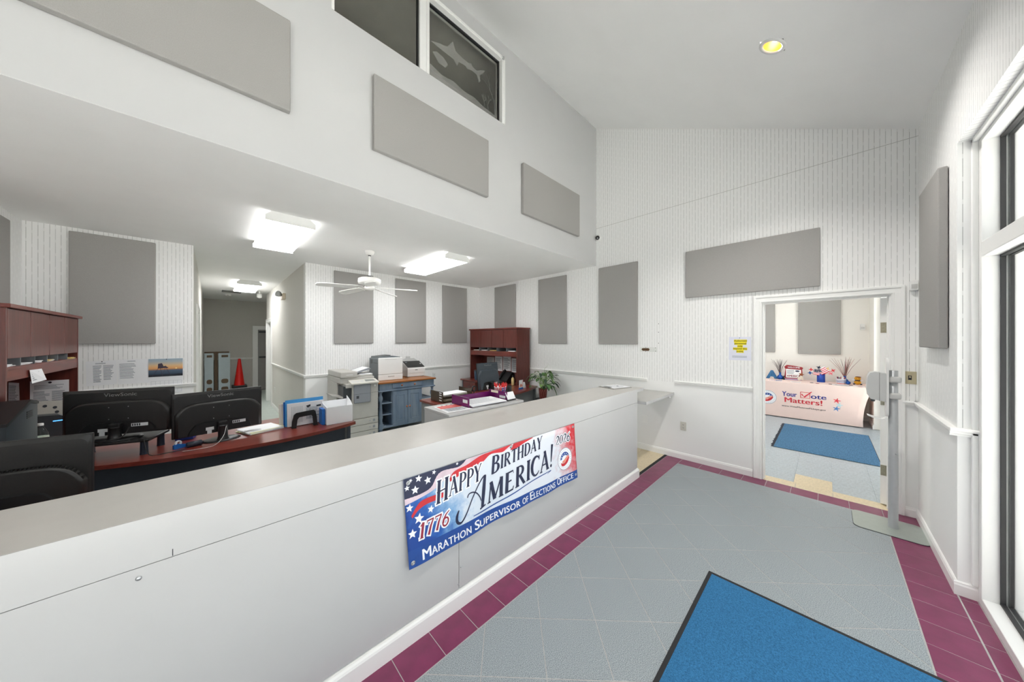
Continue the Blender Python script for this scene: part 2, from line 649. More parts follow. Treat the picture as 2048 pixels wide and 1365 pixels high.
# ------------------------------------------------------------------ floors, tile by tile
floor = struct(box(XL - 0.1, XW + 0.11, -0.85, 1.56, -0.06, -0.0014), 'floor', grout, 'lobby floor of grey and maroon tiles')
greyt = mat('grey_speckled_tile', rgb(128, 138, 142), 0.5, noise=0.0)
nt = greyt.node_tree
_tc = nt.nodes.new('ShaderNodeTexCoord')
_n1 = nt.nodes.new('ShaderNodeTexNoise')
_n1.inputs['Scale'].default_value = 330
_n1.inputs['Detail'].default_value = 2
_n2 = nt.nodes.new('ShaderNodeTexNoise')
_n2.inputs['Scale'].default_value = 6
_r = nt.nodes.new('ShaderNodeValToRGB')
_r.color_ramp.elements[0].position, _r.color_ramp.elements[1].position = 0.36, 0.64
_r.color_ramp.elements[0].color = rgb(98, 108, 114)
_r.color_ramp.elements[1].color = rgb(192, 200, 203)
_mx = nt.nodes.new('ShaderNodeMix')
_mx.data_type = 'RGBA'
_mx.blend_type = 'MULTIPLY'
_mx.inputs['Factor'].default_value = 0.35
nt.links.new(_tc.outputs['Object'], _n1.inputs['Vector'])
nt.links.new(_tc.outputs['Object'], _n2.inputs['Vector'])
nt.links.new(_n1.outputs[0], _r.inputs[0])
nt.links.new(_r.outputs[0], _mx.inputs['A'])
nt.links.new(_n2.outputs[1], _mx.inputs['B'])
_mx.inputs['B'].default_value = (0.8, 0.8, 0.8, 1)
nt.links.new(_mx.outputs['Result'], nt.nodes['Principled BSDF'].inputs['Base Color'])
nt.links.remove([l for l in nt.links if l.to_socket == _mx.inputs['B']][0])
_b = nt.nodes.new('ShaderNodeBump')
_b.inputs['Strength'].default_value = 0.12
_b.inputs['Distance'].default_value = 0.001
nt.links.new(_n1.outputs[0], _b.inputs['Height'])
nt.links.new(_b.outputs[0], nt.nodes['Principled BSDF'].inputs['Normal'])


def tile_mesh(P, h=0.008, lip=0.002):
    """A tile with a chamfered rim; P counter-clockwise, top at z = 0."""
    n = len(P)
    cx, cy = sum(p[0] for p in P) / n, sum(p[1] for p in P) / n
    Q = []
    for x, y in P:
        l = math.hypot(x - cx, y - cy) or 1
        Q.append((x + (cx - x) / l * lip, y + (cy - y) / l * lip))
    g = G()
    V = [(x, y, -h) for x, y in P] + [(x, y, -lip * 0.6) for x, y in P] + [(x, y, 0) for x, y in Q]
    F = [tuple(range(2 * n, 3 * n))]
    for i in range(n):
        j = (i + 1) % n
        F += [(i, j, n + j, n + i), (n + i, n + j, 2 * n + j, 2 * n + i)]
    return g.add(V, F)


def place_copy(me, m, name, parent, loc):
    o = bpy.data.objects.new(name, me)
    COL.objects.link(o)
    o.parent = parent
    o.location = loc
    return o


def ccw(P):
    a = sum(P[i][0] * P[(i + 1) % len(P)][1] - P[(i + 1) % len(P)][0] * P[i][1] for i in range(len(P)))
    return P if a > 0 else P[::-1]


HX, HY = 0.2168, 0.2270
full = None
for i in range(-22, 14):
    for j in range(-14, 14):
        # rhombus between lattice nodes; node (i, j): x = X0 + (i + j) * HX, y = Y0 + (i - j) * HY
        cx = 2.650 + (i + j) * HX
        cy = 0.694 + (i - j) * HY + HY
        gp = 0.0024
        P = [(cx - HX + gp * 1.4, cy), (cx, cy - HY + gp * 1.4), (cx + HX - gp * 1.4, cy), (cx, cy + HY - gp * 1.4)]
        if cx < -0.9 or cx > 4.7 or cy < -0.7 or cy > 1.7:
            continue
        Q = clip_rect(P, -1.4, 4.320, -0.364, 1.342)
        if len(Q) < 3 or area(Q) < 0.0006:
            continue
        if area(Q) > area(P) - 1e-6:
            if full is None:
                full = tile_mesh([(x - cx, y - cy) for x, y in P]).build('tile', greyt)
                full.parent = floor
                full.location = (cx, cy, 0)
            else:
                place_copy(full.data, None, 'tile', floor, (cx, cy, 0))
        else:
            tile_mesh(ccw(Q)).build('tile', greyt, floor)


def rect_tiles(parent, m, xs, ys, gap=0.0035, z=0.0, pick=None):
    cache = {}
    for x0, x1 in zip(xs[:-1], xs[1:]):
        for y0, y1 in zip(ys[:-1], ys[1:]):
            mm = pick(x0, y0) if pick else m
            key = (round(x1 - x0, 4), round(y1 - y0, 4), mm.name)
            w, d = (x1 - x0) / 2 - gap / 2, (y1 - y0) / 2 - gap / 2
            if key not in cache:
                t = tile_mesh([(-w, -d), (w, -d), (w, d), (-w, d)]).build('tile', mm)
                cache[key] = t.data
                t.parent = parent
                t.location = ((x0 + x1) / 2, (y0 + y1) / 2, z)
            else:
                place_copy(cache[key], None, 'tile', parent, ((x0 + x1) / 2, (y0 + y1) / 2, z))


xs = [0.644 + 0.2063 * k for k in range(-10, 19)] + [4.524]
rect_tiles(floor, maroon, xs, [1.346, 1.536])
ys = [-0.579, -0.368, -0.158, 0.056, 0.262, 0.468, 0.681, 0.894, 1.112, 1.344]
rect_tiles(floor, maroon, [4.325, 4.524], ys)
xs = [0.466 + 0.2033 * k for k in range(-8, 18)] + [3.922, 4.123, 4.323]
rect_tiles(floor, maroon, [x for x in xs if x < 4.33], [-0.577, -0.369])
rect_tiles(floor, maroon, [0.466 + 0.2033 * k for k in range(-8, 15)] + [3.358], [-0.650, -0.581])

# office floor: pale vinyl, beige squares by the counter gate
vinyl = mat('pale_green_vinyl', rgb(200, 210, 205), 0.35, noise=0.08, nscale=14, bump=0.05, bscale=30)
vinylb = mat('grey_blue_vinyl', rgb(168, 178, 184), 0.32, noise=0.13, nscale=18, stretch=(1, 3, 1))
beige = mat('beige_vinyl', rgb(212, 196, 164), 0.35, noise=0.09, nscale=18, stretch=(1, 3, 1))
fo = struct(box(-1.4, XW + 0.1, 1.56, YB + 0.1, -0.06, -0.004).box(-0.3, 2.2, YB + 0.1, 12.9, -0.06, -0.004), 'floor_office', vinyl,
            'pale vinyl office floor')
rect_tiles(fo, vinyl, [3.0 + 0.3052 * k for k in range(6)], [1.575 + 0.3 * k for k in range(6)], gap=0.0012, z=-0.001,
           pick=lambda x, y: beige if y < 1.9 else vinylb)
rect_tiles(fo, vinyl, [-0.166 + 0.3045 * k for k in range(5)], [YB - 1.22 + 0.305 * k for k in range(24)], gap=0.0012, z=-0.001,
           pick=lambda x, y: vinyl)
struct(box(3.0, XW, 1.538, 1.572, -0.004, 0.004, bev=0.002), 'trim_1', rubber, 'dark floor transition strip at the counter gate')

fa = struct(box(XW + 0.11, 9.3, -0.85, 3.2, -0.06, -0.004), 'floor_annex', vinylb, 'grey vinyl annex floor with beige edging')
rect_tiles(fa, beige, [4.526, 4.690], [-0.425, -0.05, 0.235, 0.51], gap=0.0012, z=-0.001)


def annex_pick(x, y):
    return beige if (x < 4.75 and -0.1 < y < 0.1) else vinylb


rect_tiles(fa, vinylb, [4.690 + 0.3048 * k for k in range(13)], [-0.66 + 0.305 * k for k in range(9)], gap=0.0014, z=-0.001, pick=annex_pick)

# ------------------------------------------------------------------ trim: rails, baseboards, casings
RAIL = [(0, 0.998), (0.012, 0.998), (0.014, 1.006), (0.022, 1.014), (0.022, 1.024), (0.030, 1.032), (0.030, 1.042), (0.024, 1.047), (0, 1.047)]
BASE = [(0, 0), (0.014, 0), (0.014, 0.062), (0.010, 0.072), (0.010, 0.078), (0.004, 0.085), (0, 0.085)]


def run_x(g, prof, x, y0, y1, s=-1):
    """profile swept along y on a wall facing -x (s = -1) or +x"""
    return g.prism([(x + s * d, z) for d, z in prof], 'y', y0, y1)


def run_y(g, prof, y, x0, x1, s=1):
    return g.prism([(y + s * d, z) for d, z in prof], 'x', x0, x1)


struct(run_x(run_x(run_x(G(), RAIL, XW, 0.598, 1.442), RAIL, XW, 1.812, YB), RAIL, XW, YW, -0.49), 'trim_2', trimpaint, 'white chair rail on the doorway wall')
g = run_y(G(), RAIL, YW, 3.36, XW)
g.prism([(3.36 - d, z) for d, z in RAIL], 'y', -0.652, YW + 0.03)
struct(g, 'trim_3', trimpaint, 'white chair rail turning into the window reveal')
struct(run_y(G(), RAIL, YB, 1.03, XW, -1), 'trim_4', trimpaint, 'white chair rail right of the hall')
struct(run_y(G(), RAIL, YB, -1.38, -0.14, -1), 'trim_5', trimpaint, 'white chair rail left of the hall')
struct(run_x(G(), RAIL, 1.052, YB, 9.36), 'trim_6', trimpaint, 'white chair rail along the hall')
struct(run_y(G(), RAIL, 12.75, -0.168, 0.93, -1), 'trim_7', trimpaint)
struct(run_x(run_x(G(), BASE, XW, 0.598, 5.7), BASE, XW, YW, -0.49), 'baseboard_far', trimpaint, 'white baseboard of the doorway wall')
g = run_y(G(), BASE, YW, 3.36, XW)
g.prism([(3.36 - d, z) for d, z in BASE], 'y', -0.652, YW + 0.014)
struct(g, 'baseboard_window', trimpaint, 'white baseboard wrapping the window corner')
struct(run_y(G(), BASE, YB, 1.052, XW, -1), 'baseboard_back', trimpaint)
struct(run_x(G(), BASE, 1.052, YB, 9.36), 'baseboard_hall', trimpaint)
struct(run_y(G(), [(d, z * 1.3) for d, z in BASE], 12.75, -0.168, 2.1, -1), 'baseboard_hall_end', rubber, 'dark rubber baseboard at the end of the hall')
struct(run_x(run_y(G(), BASE, -0.6, 8.45, 9.25), BASE, 9.25, -0.6, 3.1), 'baseboard_annex', trimpaint)


def casing_x(name, x, y0, y1, z1, w, label, s=-1, wall=0.11):
    """moulded door casing round an opening in a wall of constant x, with its jamb lining"""
    r = sroot(name, label)
    for a, b in ((y1, y1 + w), (y0 - w, y0)):
        g = box(x - s * 0.0005, x + s * 0.018, a, b, 0, z1 + w, bev=0.003)
        o = b if b > y1 else a
        i_ = a if b > y1 else b
        g.box(x - s * 0.001, x + s * 0.026, o + (-0.022 if b > y1 else -0.0012), o + (0.0012 if b > y1 else 0.022), 0.0004, z1 + w + 0.0012, bev=0.004)
        g.box(x, x + s * 0.023, i_ + (0.006 if b > y1 else -0.018), i_ + (0.018 if b > y1 else -0.006), 0, z1 + 0.01, bev=0.003)
        g.build('side_casing', trimpaint, r)
    g = box(x - s * 0.0008, x + s * 0.0185, y0 - w + 0.001, y1 + w - 0.001, z1 + 0.0002, z1 + w - 0.001, bev=0.003)
    g.box(x - s * 0.0015, x + s * 0.0265, y0 - w - 0.002, y1 + w + 0.002, z1 + w - 0.022, z1 + w + 0.002, bev=0.004)
    g.box(x, x + s * 0.0235, y0 - 0.02, y1 + 0.02, z1 + 0.006, z1 + 0.018, bev=0.003)
    g.build('head_casing', trimpaint, r)
    g = box(x, x - s * wall, y0, y0 + 0.012, 0, z1).box(x, x - s * wall, y1 - 0.012, y1, 0, z1)
    g.box(x, x - s * wall, y0 + 0.0122, y1 - 0.0122, z1 - 0.012, z1 - 0.0002)
    g.box(x - s * 0.045, x - s * 0.06, y0 + 0.0122, y0 + 0.022, 0, z1 - 0.0125).box(x - s * 0.045, x - s * 0.06, y1 - 0.022, y1 - 0.0122, 0, z1 - 0.0125)
    g.build('jamb', trimpaint, r)
    return r


casing_x('trim_8', XW, -0.425, 0.512, 2.025, 0.078, 'white moulded casing round the annex doorway')
casing_x('trim_9', 1.052, 9.47, 10.28, 2.05, 0.09, 'white casing on the right side of the hall', wall=0.118)
casing_x('trim_10', -0.168, 6.72, 7.58, 2.05, 0.09, 'white casing on the left side of the hall', s=1, wall=0.118)

# open annex door leaf (hinged on the right jamb, swung into the annex)
d = sroot('door_1', 'white annex door standing open against the window side', (4.63, -0.425, 0))
SW = Matrix.Translation((4.637, -0.411, 0)) @ Matrix.Rotation(math.radians(-6.5), 4, 'Z') @ Matrix.Translation((-4.637, 0.411, 0))
box(4.642, 5.52, -0.412, -0.368, 0.012, 2.008, bev=0.002).xf(SW).build('leaf', trimpaint, d)
hin = mat('aged_hinge_steel', rgb(176, 170, 150), 0.35, 0.8, noise=0.1, nscale=60)
for z in (1.72, 1.02, 0.34):
    g = box(4.6365, 4.6415, -0.410, -0.370, z - 0.05, z + 0.05, bev=0.001)
    g.cyl((4.634, -0.411, z - 0.05), (4.634, -0.411, z + 0.05), 0.007, n=10)
    for k in (-0.03, 0.03):
        g.ball((4.6355, -0.388, z + k), 0.005, 8, (0.4, 1, 1))
    g.xf(SW).build('hinge', hin, d)
g = G()
for s in (-0.368, -0.412):
    q = 1 if s > -0.39 else -1
    g.cyl((5.45, s, 0.97), (5.45, s + q * 0.05, 0.97), 0.012).ball((5.45, s + q * 0.06, 0.97), 0.027)
g.xf(SW).build('door_knob', chrome, d)

# steel door closing the hall
d = sroot('door_2', 'grey steel door at the end of the hall with push bar', (1.5, 12.75, 0))
steel = mat('grey_door_paint', rgb(150, 149, 146), 0.5, noise=0.03, nscale=10)
box(1.06, 1.95, 12.715, 12.745, 0.01, 1.93, bev=0.002).build('leaf', steel, d)
g = box(0.93, 1.06, 12.71, 12.75, 0, 2.05, bev=0.005).box(1.95, 2.07, 12.71, 12.75, 0, 2.05, bev=0.005).box(0.93, 2.07, 12.705, 12.75, 1.93, 2.05, bev=0.005)
g.box(0.96, 1.03, 12.698, 12.712, 0, 1.9595).box(0.96, 2.04, 12.697, 12.712, 1.96, 2.02)
g.build('door_frame', trimpaint, d)
box(1.08, 1.6, 12.65, 12.715, 1.835, 1.885, bev=0.006).build('door_closer', dkgrey, d)
g = box(1.08, 1.9, 12.655, 12.69, 1.03, 1.075, bev=0.008).box(1.1, 1.14, 12.69, 12.715, 1.03, 1.075).box(1.85, 1.89, 12.69, 12.715, 1.03, 1.075)
g.build('push_bar', dkgrey, d)

# ------------------------------------------------------------------ windows
w = sroot('window_1', 'tall white framed lobby window beside the maroon tiles', (0.4, -0.7, 0))
winw = mat('white_window_frame', rgb(238, 238, 236), 0.4, noise=0.008, nscale=6)
gask = mat('black_gasket', rgb(46, 46, 47), 0.6, noise=0.05, nscale=40)
XJ = 3.30
mull = [1.66, 0.0, -1.3]
for nm, a in (('jamb', (XJ, 3.36)), ('jamb', (-2.6, -2.54))):
    box(a[0], a[1], -0.80, -0.652, 0, 2.838, bev=0.003).build(nm, winw, w)
for x in mull:
    box(x - 0.03, x + 0.03, -0.80, -0.652, 0.05, 2.80, bev=0.003).build('mullion', winw, w)
box(-2.54, XJ, -0.80, -0.652, 0.0, 0.05, bev=0.004).build('sill', winw, w)
box(-2.54, XJ, -0.80, -0.652, 2.795, 2.838, bev=0.003).build('head', winw, w)
box(-2.54, XJ, -0.79, -0.652, 2.10, 2.19, bev=0.004).build('transom', winw, w)
bays = list(zip([-2.54] + [m + 0.03 for m in mull[::-1]], [m - 0.03 for m in mull[::-1]] + [XJ]))
for x0, x1 in bays:
    for z0, z1 in ((0.05, 2.10), (2.19, 2.795)):
        box(x0 + 0.004, x1 - 0.004, -0.738, -0.734, z0 + 0.004, z1 - 0.004).build('glass_pane', pane, w)
        g = G()
        for ya in (-0.722, -0.749):
            g.box(x0, x0 + 0.012, ya - 0.009, ya + 0.009, z0, z1).box(x1 - 0.012, x1, ya - 0.009, ya + 0.009, z0, z1)
            g.box(x0, x1, ya - 0.009, ya + 0.009, z0, z0 + 0.012).box(x0, x1, ya - 0.009, ya + 0.009, z1 - 0.012, z1)
        g.build('gasket', gask, w)
# narrow trim inside the reveal
struct(box(3.338, 3.36, -0.652, -0.628, 0.09, 2.838, bev=0.003).box(XJ - 4, 3.36, -0.652, -0.628, 2.814, 2.838, bev=0.003), 'trim_11', trimpaint,
       'white bead round the lobby window reveal')

w = sroot('window_2', 'dark loft window high in the upper wall with an etched pane', (1.56, YS, 4.14))
for a in ((0.656, 0.676), (2.425, 2.475)):
    g = box(a[0], a[1], YS - 0.004, YS + 0.11, 4.14, 4.925, bev=0.002)
    if a[0] > 2:
        g.box(2.452, 2.462, YS - 0.009, YS, 4.14, 4.925)
    g.build('jamb', trimpaint, w)
g = box(1.40, 1.50, YS + 0.02, YS + 0.11, 4.14, 4.885, bev=0.002).box(1.465, 1.475, YS + 0.012, YS + 0.02, 4.14, 4.885)
g.build('mullion', trimpaint, w)
g = box(0.656, 2.475, YS - 0.004, YS + 0.11, 4.885, 4.925, bev=0.002).box(0.656, 2.475, YS - 0.009, YS, 4.90, 4.91)
g.build('head', trimpaint, w)
g = G()
for a, b in ((0.676, 1.40), (1.50, 2.425)):
    for q in (a, b - 0.012):
        g.box(q, q + 0.012, YS + 0.045, YS + 0.075, 4.14, 4.885)
    g.box(a, b, YS + 0.045, YS + 0.075, 4.873, 4.885)
g.build('gasket', gask, w)
tinted = glass_mat('smoked_pane', (0.88, 0.88, 0.86))
for a, b in ((0.688, 1.388), (1.512, 2.413)):
    box(a, b, YS + 0.058, YS + 0.063, 4.14, 4.873).build('glass_pane', tinted, w)
etch = mat('etched_frost', rgb(200, 200, 196), 0.9, noise=0.06, nscale=60)
# let the etching stay translucent
_t = etch.node_tree
_tr = _t.nodes.new('ShaderNodeBsdfTransparent')
_mixs = _t.nodes.new('ShaderNodeMixShader')
_mixs.inputs[0].default_value = 0.30
_t.links.new(_tr.outputs[0], _mixs.inputs[1])
_t.links.new(_t.nodes['Principled BSDF'].outputs[0], _mixs.inputs[2])
_t.links.new(_mixs.outputs[0], _t.nodes['Material Output'].inputs[0])


def fe(u, v):
    return (u, YS + 0.0565, v)


def fe2(u, v):
    return (u, YS + 0.055, v)


# fish, coral and sea bed scratched into the right pane (x 1.51..2.41, z 4.14..4.87)
g = G()
fan(g, fe, [(1.52, 4.53), (1.60, 4.56), (1.72, 4.60), (1.79, 4.70), (1.82, 4.62), (1.92, 4.60), (2.00, 4.60), (2.02, 4.63), (2.04, 4.595),
            (2.10, 4.585), (2.16, 4.63), (2.22, 4.66), (2.18, 4.60), (2.14, 4.56), (2.15, 4.50), (2.13, 4.47), (2.10, 4.54), (2.02, 4.545),
            (1.97, 4.52), (1.95, 4.545), (1.86, 4.53), (1.84, 4.47), (1.80, 4.52), (1.66, 4.52)])
fan(g, fe, [(1.55, 4.44), (1.60, 4.47), (1.68, 4.46), (1.73, 4.42), (1.70, 4.37), (1.62, 4.37)])
g.build('etched_fish', etch, w)
g = G()
fan(g, fe, [(1.515, 4.145), (2.41, 4.145), (2.41, 4.20), (2.32, 4.23), (2.20, 4.235), (2.06, 4.27), (1.92, 4.26), (1.80, 4.29), (1.66, 4.27), (1.515, 4.31)])
fan(g, fe2, [(1.515, 4.145), (2.41, 4.145), (2.41, 4.165), (2.2, 4.18), (2.0, 4.21), (1.8, 4.22), (1.515, 4.25)])
g.build('etched_sea_bed', etch, w)
g = G()


def coral(x, z, a, l, wd_, depth):
    x1, z1 = x + math.sin(a) * l, z + math.cos(a) * l
    stroke(g, fe, [(x, z), ((x + x1) / 2 + 0.006, (z + z1) / 2), (x1, z1)], [wd_, wd_ * 0.85, wd_ * 0.7])
    if depth:
        coral(x1, z1, a - 0.35 - random.random() * 0.2, l * 0.74, wd_ * 0.72, depth - 1)
        coral(x1, z1, a + 0.30 + random.random() * 0.2, l * 0.74, wd_ * 0.72, depth - 1)
        if random.random() > 0.5:
            coral((x + x1) / 2, (z + z1) / 2, a + random.choice((-0.6, 0.6)), l * 0.5, wd_ * 0.6, depth - 1)


coral(2.37, 4.22, -0.12, 0.16, 0.012, 4)
coral(2.26, 4.22, -0.05, 0.07, 0.008, 3)
coral(2.20, 4.24, 0.05, 0.06, 0.008, 2)
g.build('etched_coral', etch, w)

w = sroot('window_3', 'bright annex window beyond the open door', (7, -0.7, 0))
for a in ((5.6, 5.66), (8.39, 8.45)):
    box(a[0], a[1], -0.82, -0.67, 0, 2.65, bev=0.003).build('jamb', winw, w)
box(6.98, 7.04, -0.82, -0.67, 0.05, 2.6).build('mullion', winw, w)
box(5.66, 8.39, -0.82, -0.67, 0, 0.05).build('sill', winw, w)
box(5.66, 8.39, -0.82, -0.67, 2.6, 2.65).build('head', winw, w)
for a, b in ((5.66, 6.98), (7.04, 8.39)):
    box(a + 0.003, b - 0.003, -0.748, -0.744, 0.053, 2.597).build('glass_pane', pane, w)
# pale paving outside
struct(box(-12, 20, -14, -0.86, -0.12, -0.06), 'ground_outside', mat('pale_paving', rgb(214, 212, 206), 0.9, noise=0.05, nscale=3), 'pale paving outside the windows')
# ------------------------------------------------------------------ acoustic panels


def panel(axis, p, a0, a1, z0, z1, s, label, group, t=0.045):
    """fabric wrapped acoustic panel on a wall of constant x or y; s = outward sign"""
    ca = (a0 + a1) / 2
    loc = (p, ca, z0) if axis == 'x' else (ca, p, z0)
    th = thing('acoustic_panel', label, 'acoustic panel', loc, 0, group)
    lo, hi = sorted((p + s * 0.004, p + s * t))
    g = box(lo, hi, a0, a1, z0, z1, bev=0.007) if axis == 'x' else box(a0, a1, lo, hi, z0, z1, bev=0.007)
    g.build('fabric_face', felt, th)
    lo, hi = sorted((p + s * 0.0015, p + s * 0.006))
    k = 0.05
    g = box(lo, hi, a0 + k, a1 - k, z0 + k, z1 - k) if axis == 'x' else box(a0 + k, a1 - k, lo, hi, z0 + k, z1 - k)
    g.build('backing_board', dkgrey, th)


GS = 'grey panels across the upper wall'
panel('y', YS, -0.85, 0.392, 3.188, 3.818, -1, 'big grey acoustic panel on the upper wall, cut off by the top left corner', GS, 0.05)
panel('y', YS, 0.955, 2.185, 3.180, 3.800, -1, 'grey acoustic panel on the upper wall just under the dark loft window', GS, 0.05)
panel('y', YS, 2.745, 3.975, 3.165, 3.790, -1, 'grey acoustic panel on the upper wall, last before the striped wall', GS, 0.05)
GB = 'upright grey panels on the office walls'
panel('y', YB, -1.098, -0.486, 1.556, 2.778, -1, 'upright grey acoustic panel above the pinned papers and calendar', GB, 0.035)
panel('y', YB, 1.450, 2.078, 1.543, 2.755, -1, 'upright grey acoustic panel behind the ceiling fan', GB, 0.035)
panel('y', YB, 2.490, 3.120, 1.545, 2.770, -1, 'upright grey acoustic panel above the small black-topped printer', GB, 0.035)
panel('y', YB, 3.505, 4.135, 1.540, 2.767, -1, 'upright grey acoustic panel nearest the office corner, left of the hutch', GB, 0.035)
panel('x', XW, 4.500, 5.150, 1.540, 2.765, -1, 'upright grey acoustic panel partly hidden behind the tall cherry hutch', GB, 0.035)
panel('x', XW, 3.222, 3.872, 1.532, 2.757, -1, 'upright grey acoustic panel right of the hutch, above the plant', GB, 0.035)
panel('x', XW, 1.945, 2.580, 1.535, 2.765, -1, 'upright grey acoustic panel beside the old latch hole', GB, 0.035)
tagbig = panel('x', XW, 0.042, 1.300, 2.158, 2.768, -1, 'wide grey acoustic panel over the annex doorway', 'grey panels of the lobby', 0.035)
panel('y', YW, 3.535, 4.135, 1.542, 2.775, 1, 'thick dark-edged acoustic panel on the wall beside the tall window', 'grey panels of the lobby', 0.047)
panel('x', 9.25, -0.215, 0.427, 1.30, 2.55, -1, 'wide-looking grey panel above the covered table, seen through the doorway', 'grey panels in the annex', 0.05)
panel('x', 9.25, 0.815, 1.45, 1.32, 2.55, -1, 'grey panel cut off by the left door casing, seen through the doorway', 'grey panels in the annex', 0.05)
panel('x', -1.38, 4.3, 5.335, 1.86, 2.72, 1, 'sliver of grey panel at the left picture edge over the near hutch', 'upright grey panels on the office walls', 0.035)

# ------------------------------------------------------------------ ceiling lights


def fixture(x0, x1, y0, y1, label, lm=lensm):
    t = thing('ceiling_light', label, 'ceiling light', ((x0 + x1) / 2, (y0 + y1) / 2, ZC), 0, 'fluorescent lights under the office ceiling')
    z0, z1 = ZC - 0.09, ZC
    xm = 0.06
    box(x0 + xm, x1 - xm, y0 + 0.01, y1 - 0.01, z1 - 0.03, z1, bev=0.003).build('housing', whiteplastic, t)
    prof = [(x0 + 0.010, z0 + 0.010), (x0 + 0.022, z0 + 0.003), (x1 - 0.022, z0 + 0.003), (x1 - 0.010, z0 + 0.010)]
    G().prism(prof, 'y', y0 + 0.012, y1 - 0.012).build('diffuser', lm, t)
    prof = [(x0 + 0.006, z0 + 0.0102), (x1 - 0.006, z0 + 0.0102), (x1 - 0.006, z0 + 0.045), (x1 - xm, z1 - 0.031), (x0 + xm, z1 - 0.031), (x0 + 0.006, z0 + 0.045)]
    G().prism(prof, 'y', y0 + 0.012, y1 - 0.012).build('diffuser_side', lensside, t)
    prof = [(x0, z0), (x1, z0), (x1, z0 + 0.05), (x1 - xm + 0.012, z1), (x0 + xm - 0.012, z1), (x0, z0 + 0.05)]
    for a in (y0, y1 - 0.012):
        G().prism(prof, 'y', a, a + 0.012).build('end_cap', whiteplastic, t)


fixture(0.358, 0.762, 3.66, 4.892, 'lit fluorescent ceiling light nearest the camera, left of the fan')
fixture(2.300, 2.704, 3.66, 4.935, 'lit fluorescent ceiling light right of the white fan')
fixture(0.360, 0.755, 8.28, 9.63, 'lit fluorescent ceiling light inside the hall', lenshall)

# recessed lamp in the vault (x 3.17, y 0.295)
vn = Vector((0, -VS, 1)).normalized()
R = Vector((0, 0, 1)).rotation_difference(vn).to_matrix().to_4x4()


def ring(prof, n=32):
    g = G()
    V = []
    for r, z in prof:
        for k in range(n):
            V.append((r * math.cos(2 * pi * k / n), r * math.sin(2 * pi * k / n), z))
    F = []
    for i in range(len(prof) - 1):
        for k in range(n):
            F.append((i * n + k, i * n + (k + 1) % n, (i + 1) * n + (k + 1) % n, (i + 1) * n + k))
    return g.add(V, F, True)


gold = mat('gold_reflector', rgb(240, 190, 110), 0.3, 0.6, noise=0.03, nscale=20, emit=rgb(255, 190, 90), estr=0.25)
bulbm = mat('lit_bulb', rgb(255, 240, 210), 0.5, emit=(1, 0.86, 0.6, 1), estr=9)
for xc, yc, lb in ((3.17, 0.295, 'round recessed ceiling lamp glowing amber in the sloping vault'), (1.17, 0.295, 'added unseen vault lamp above the front of the counter'),
                   (-0.83, 0.295, 'added unseen vault lamp towards the lobby end wall')):  # the last two lamps are added out of view to light the lobby
    t = thing('recessed_light', lb, 'ceiling light', (xc, yc, vz(yc)), 0, 'recessed lamps of the vault')
    ring([(0.066, 0.012), (0.064, -0.004), (0.072, -0.008), (0.092, -0.004), (0.093, 0.002)]).xf(R).build('trim_ring', whiteplastic, t, world=False)
    ring([(0.065, 0.0), (0.062, 0.03), (0.05, 0.07), (0.03, 0.095), (0.002, 0.10)]).xf(R).build('reflector', gold, t, world=False)
    G().ball((0, 0, 0.055), 0.026, 14).xf(R).build('lamp_bulb', bulbm, t, world=False)
    ring([(0.066, 0.01), (0.068, 0.11), (0.001, 0.115)]).xf(R).build('housing', dkgrey, t, world=False)
    l = bpy.data.lights.new('recessed_lamp', 'SPOT')
    l.energy = DOWN * (2.0 if xc > 3 else 0.8)
    l.color = (1.0, 0.97, 0.93)
    l.spot_size = math.radians(118)
    l.spot_blend = 0.8
    l.shadow_soft_size = 0.06
    o = bpy.data.objects.new('recessed_lamp', l)
    o.location = (xc, yc, vz(yc) - 0.02)
    COL.objects.link(o)

# ceiling fan
FX, FY = 1.554, 4.394
t = thing('ceiling_fan', 'white five-blade ceiling fan hanging from a short rod', 'fan', (FX, FY, ZC))
fanw = mat('white_fan_enamel', rgb(236, 235, 232), 0.35, noise=0.01, nscale=8)
G().lathe(FX, FY, [(0.062, ZC), (0.064, ZC - 0.012), (0.045, ZC - 0.052), (0.03, ZC - 0.056)]).build('canopy', fanw, t)
G().cyl((FX, FY, ZC - 0.054), (FX, FY, 2.47), 0.012).build('downrod', fanw, t)
G().lathe(FX, FY, [(0.018, ZC - 0.068), (0.02, ZC - 0.058)]).build('collar', dkgrey, t)
G().lathe(FX, FY, [(0.02, 2.452), (0.022, 2.485)]).build('collar', dkgrey, t)
G().lathe(FX, FY, [(0.03, 2.456), (0.118, 2.45), (0.142, 2.438), (0.146, 2.40), (0.14, 2.372), (0.10, 2.362), (0.03, 2.36)], 32).build('motor', fanw, t)
G().lathe(FX, FY, [(0.05, 2.362), (0.052, 2.34), (0.066, 2.33), (0.066, 2.298), (0.05, 2.285), (0.01, 2.28)], 24).build('switch_cup', fanw, t)
g = G().tube([(FX + 0.03, FY - 0.03, 2.285), (FX + 0.03, FY - 0.03, 2.17)], 0.0018, 6).ball((FX + 0.03, FY - 0.03, 2.16), 0.008)
g.build('pull_chain', chrome, t)
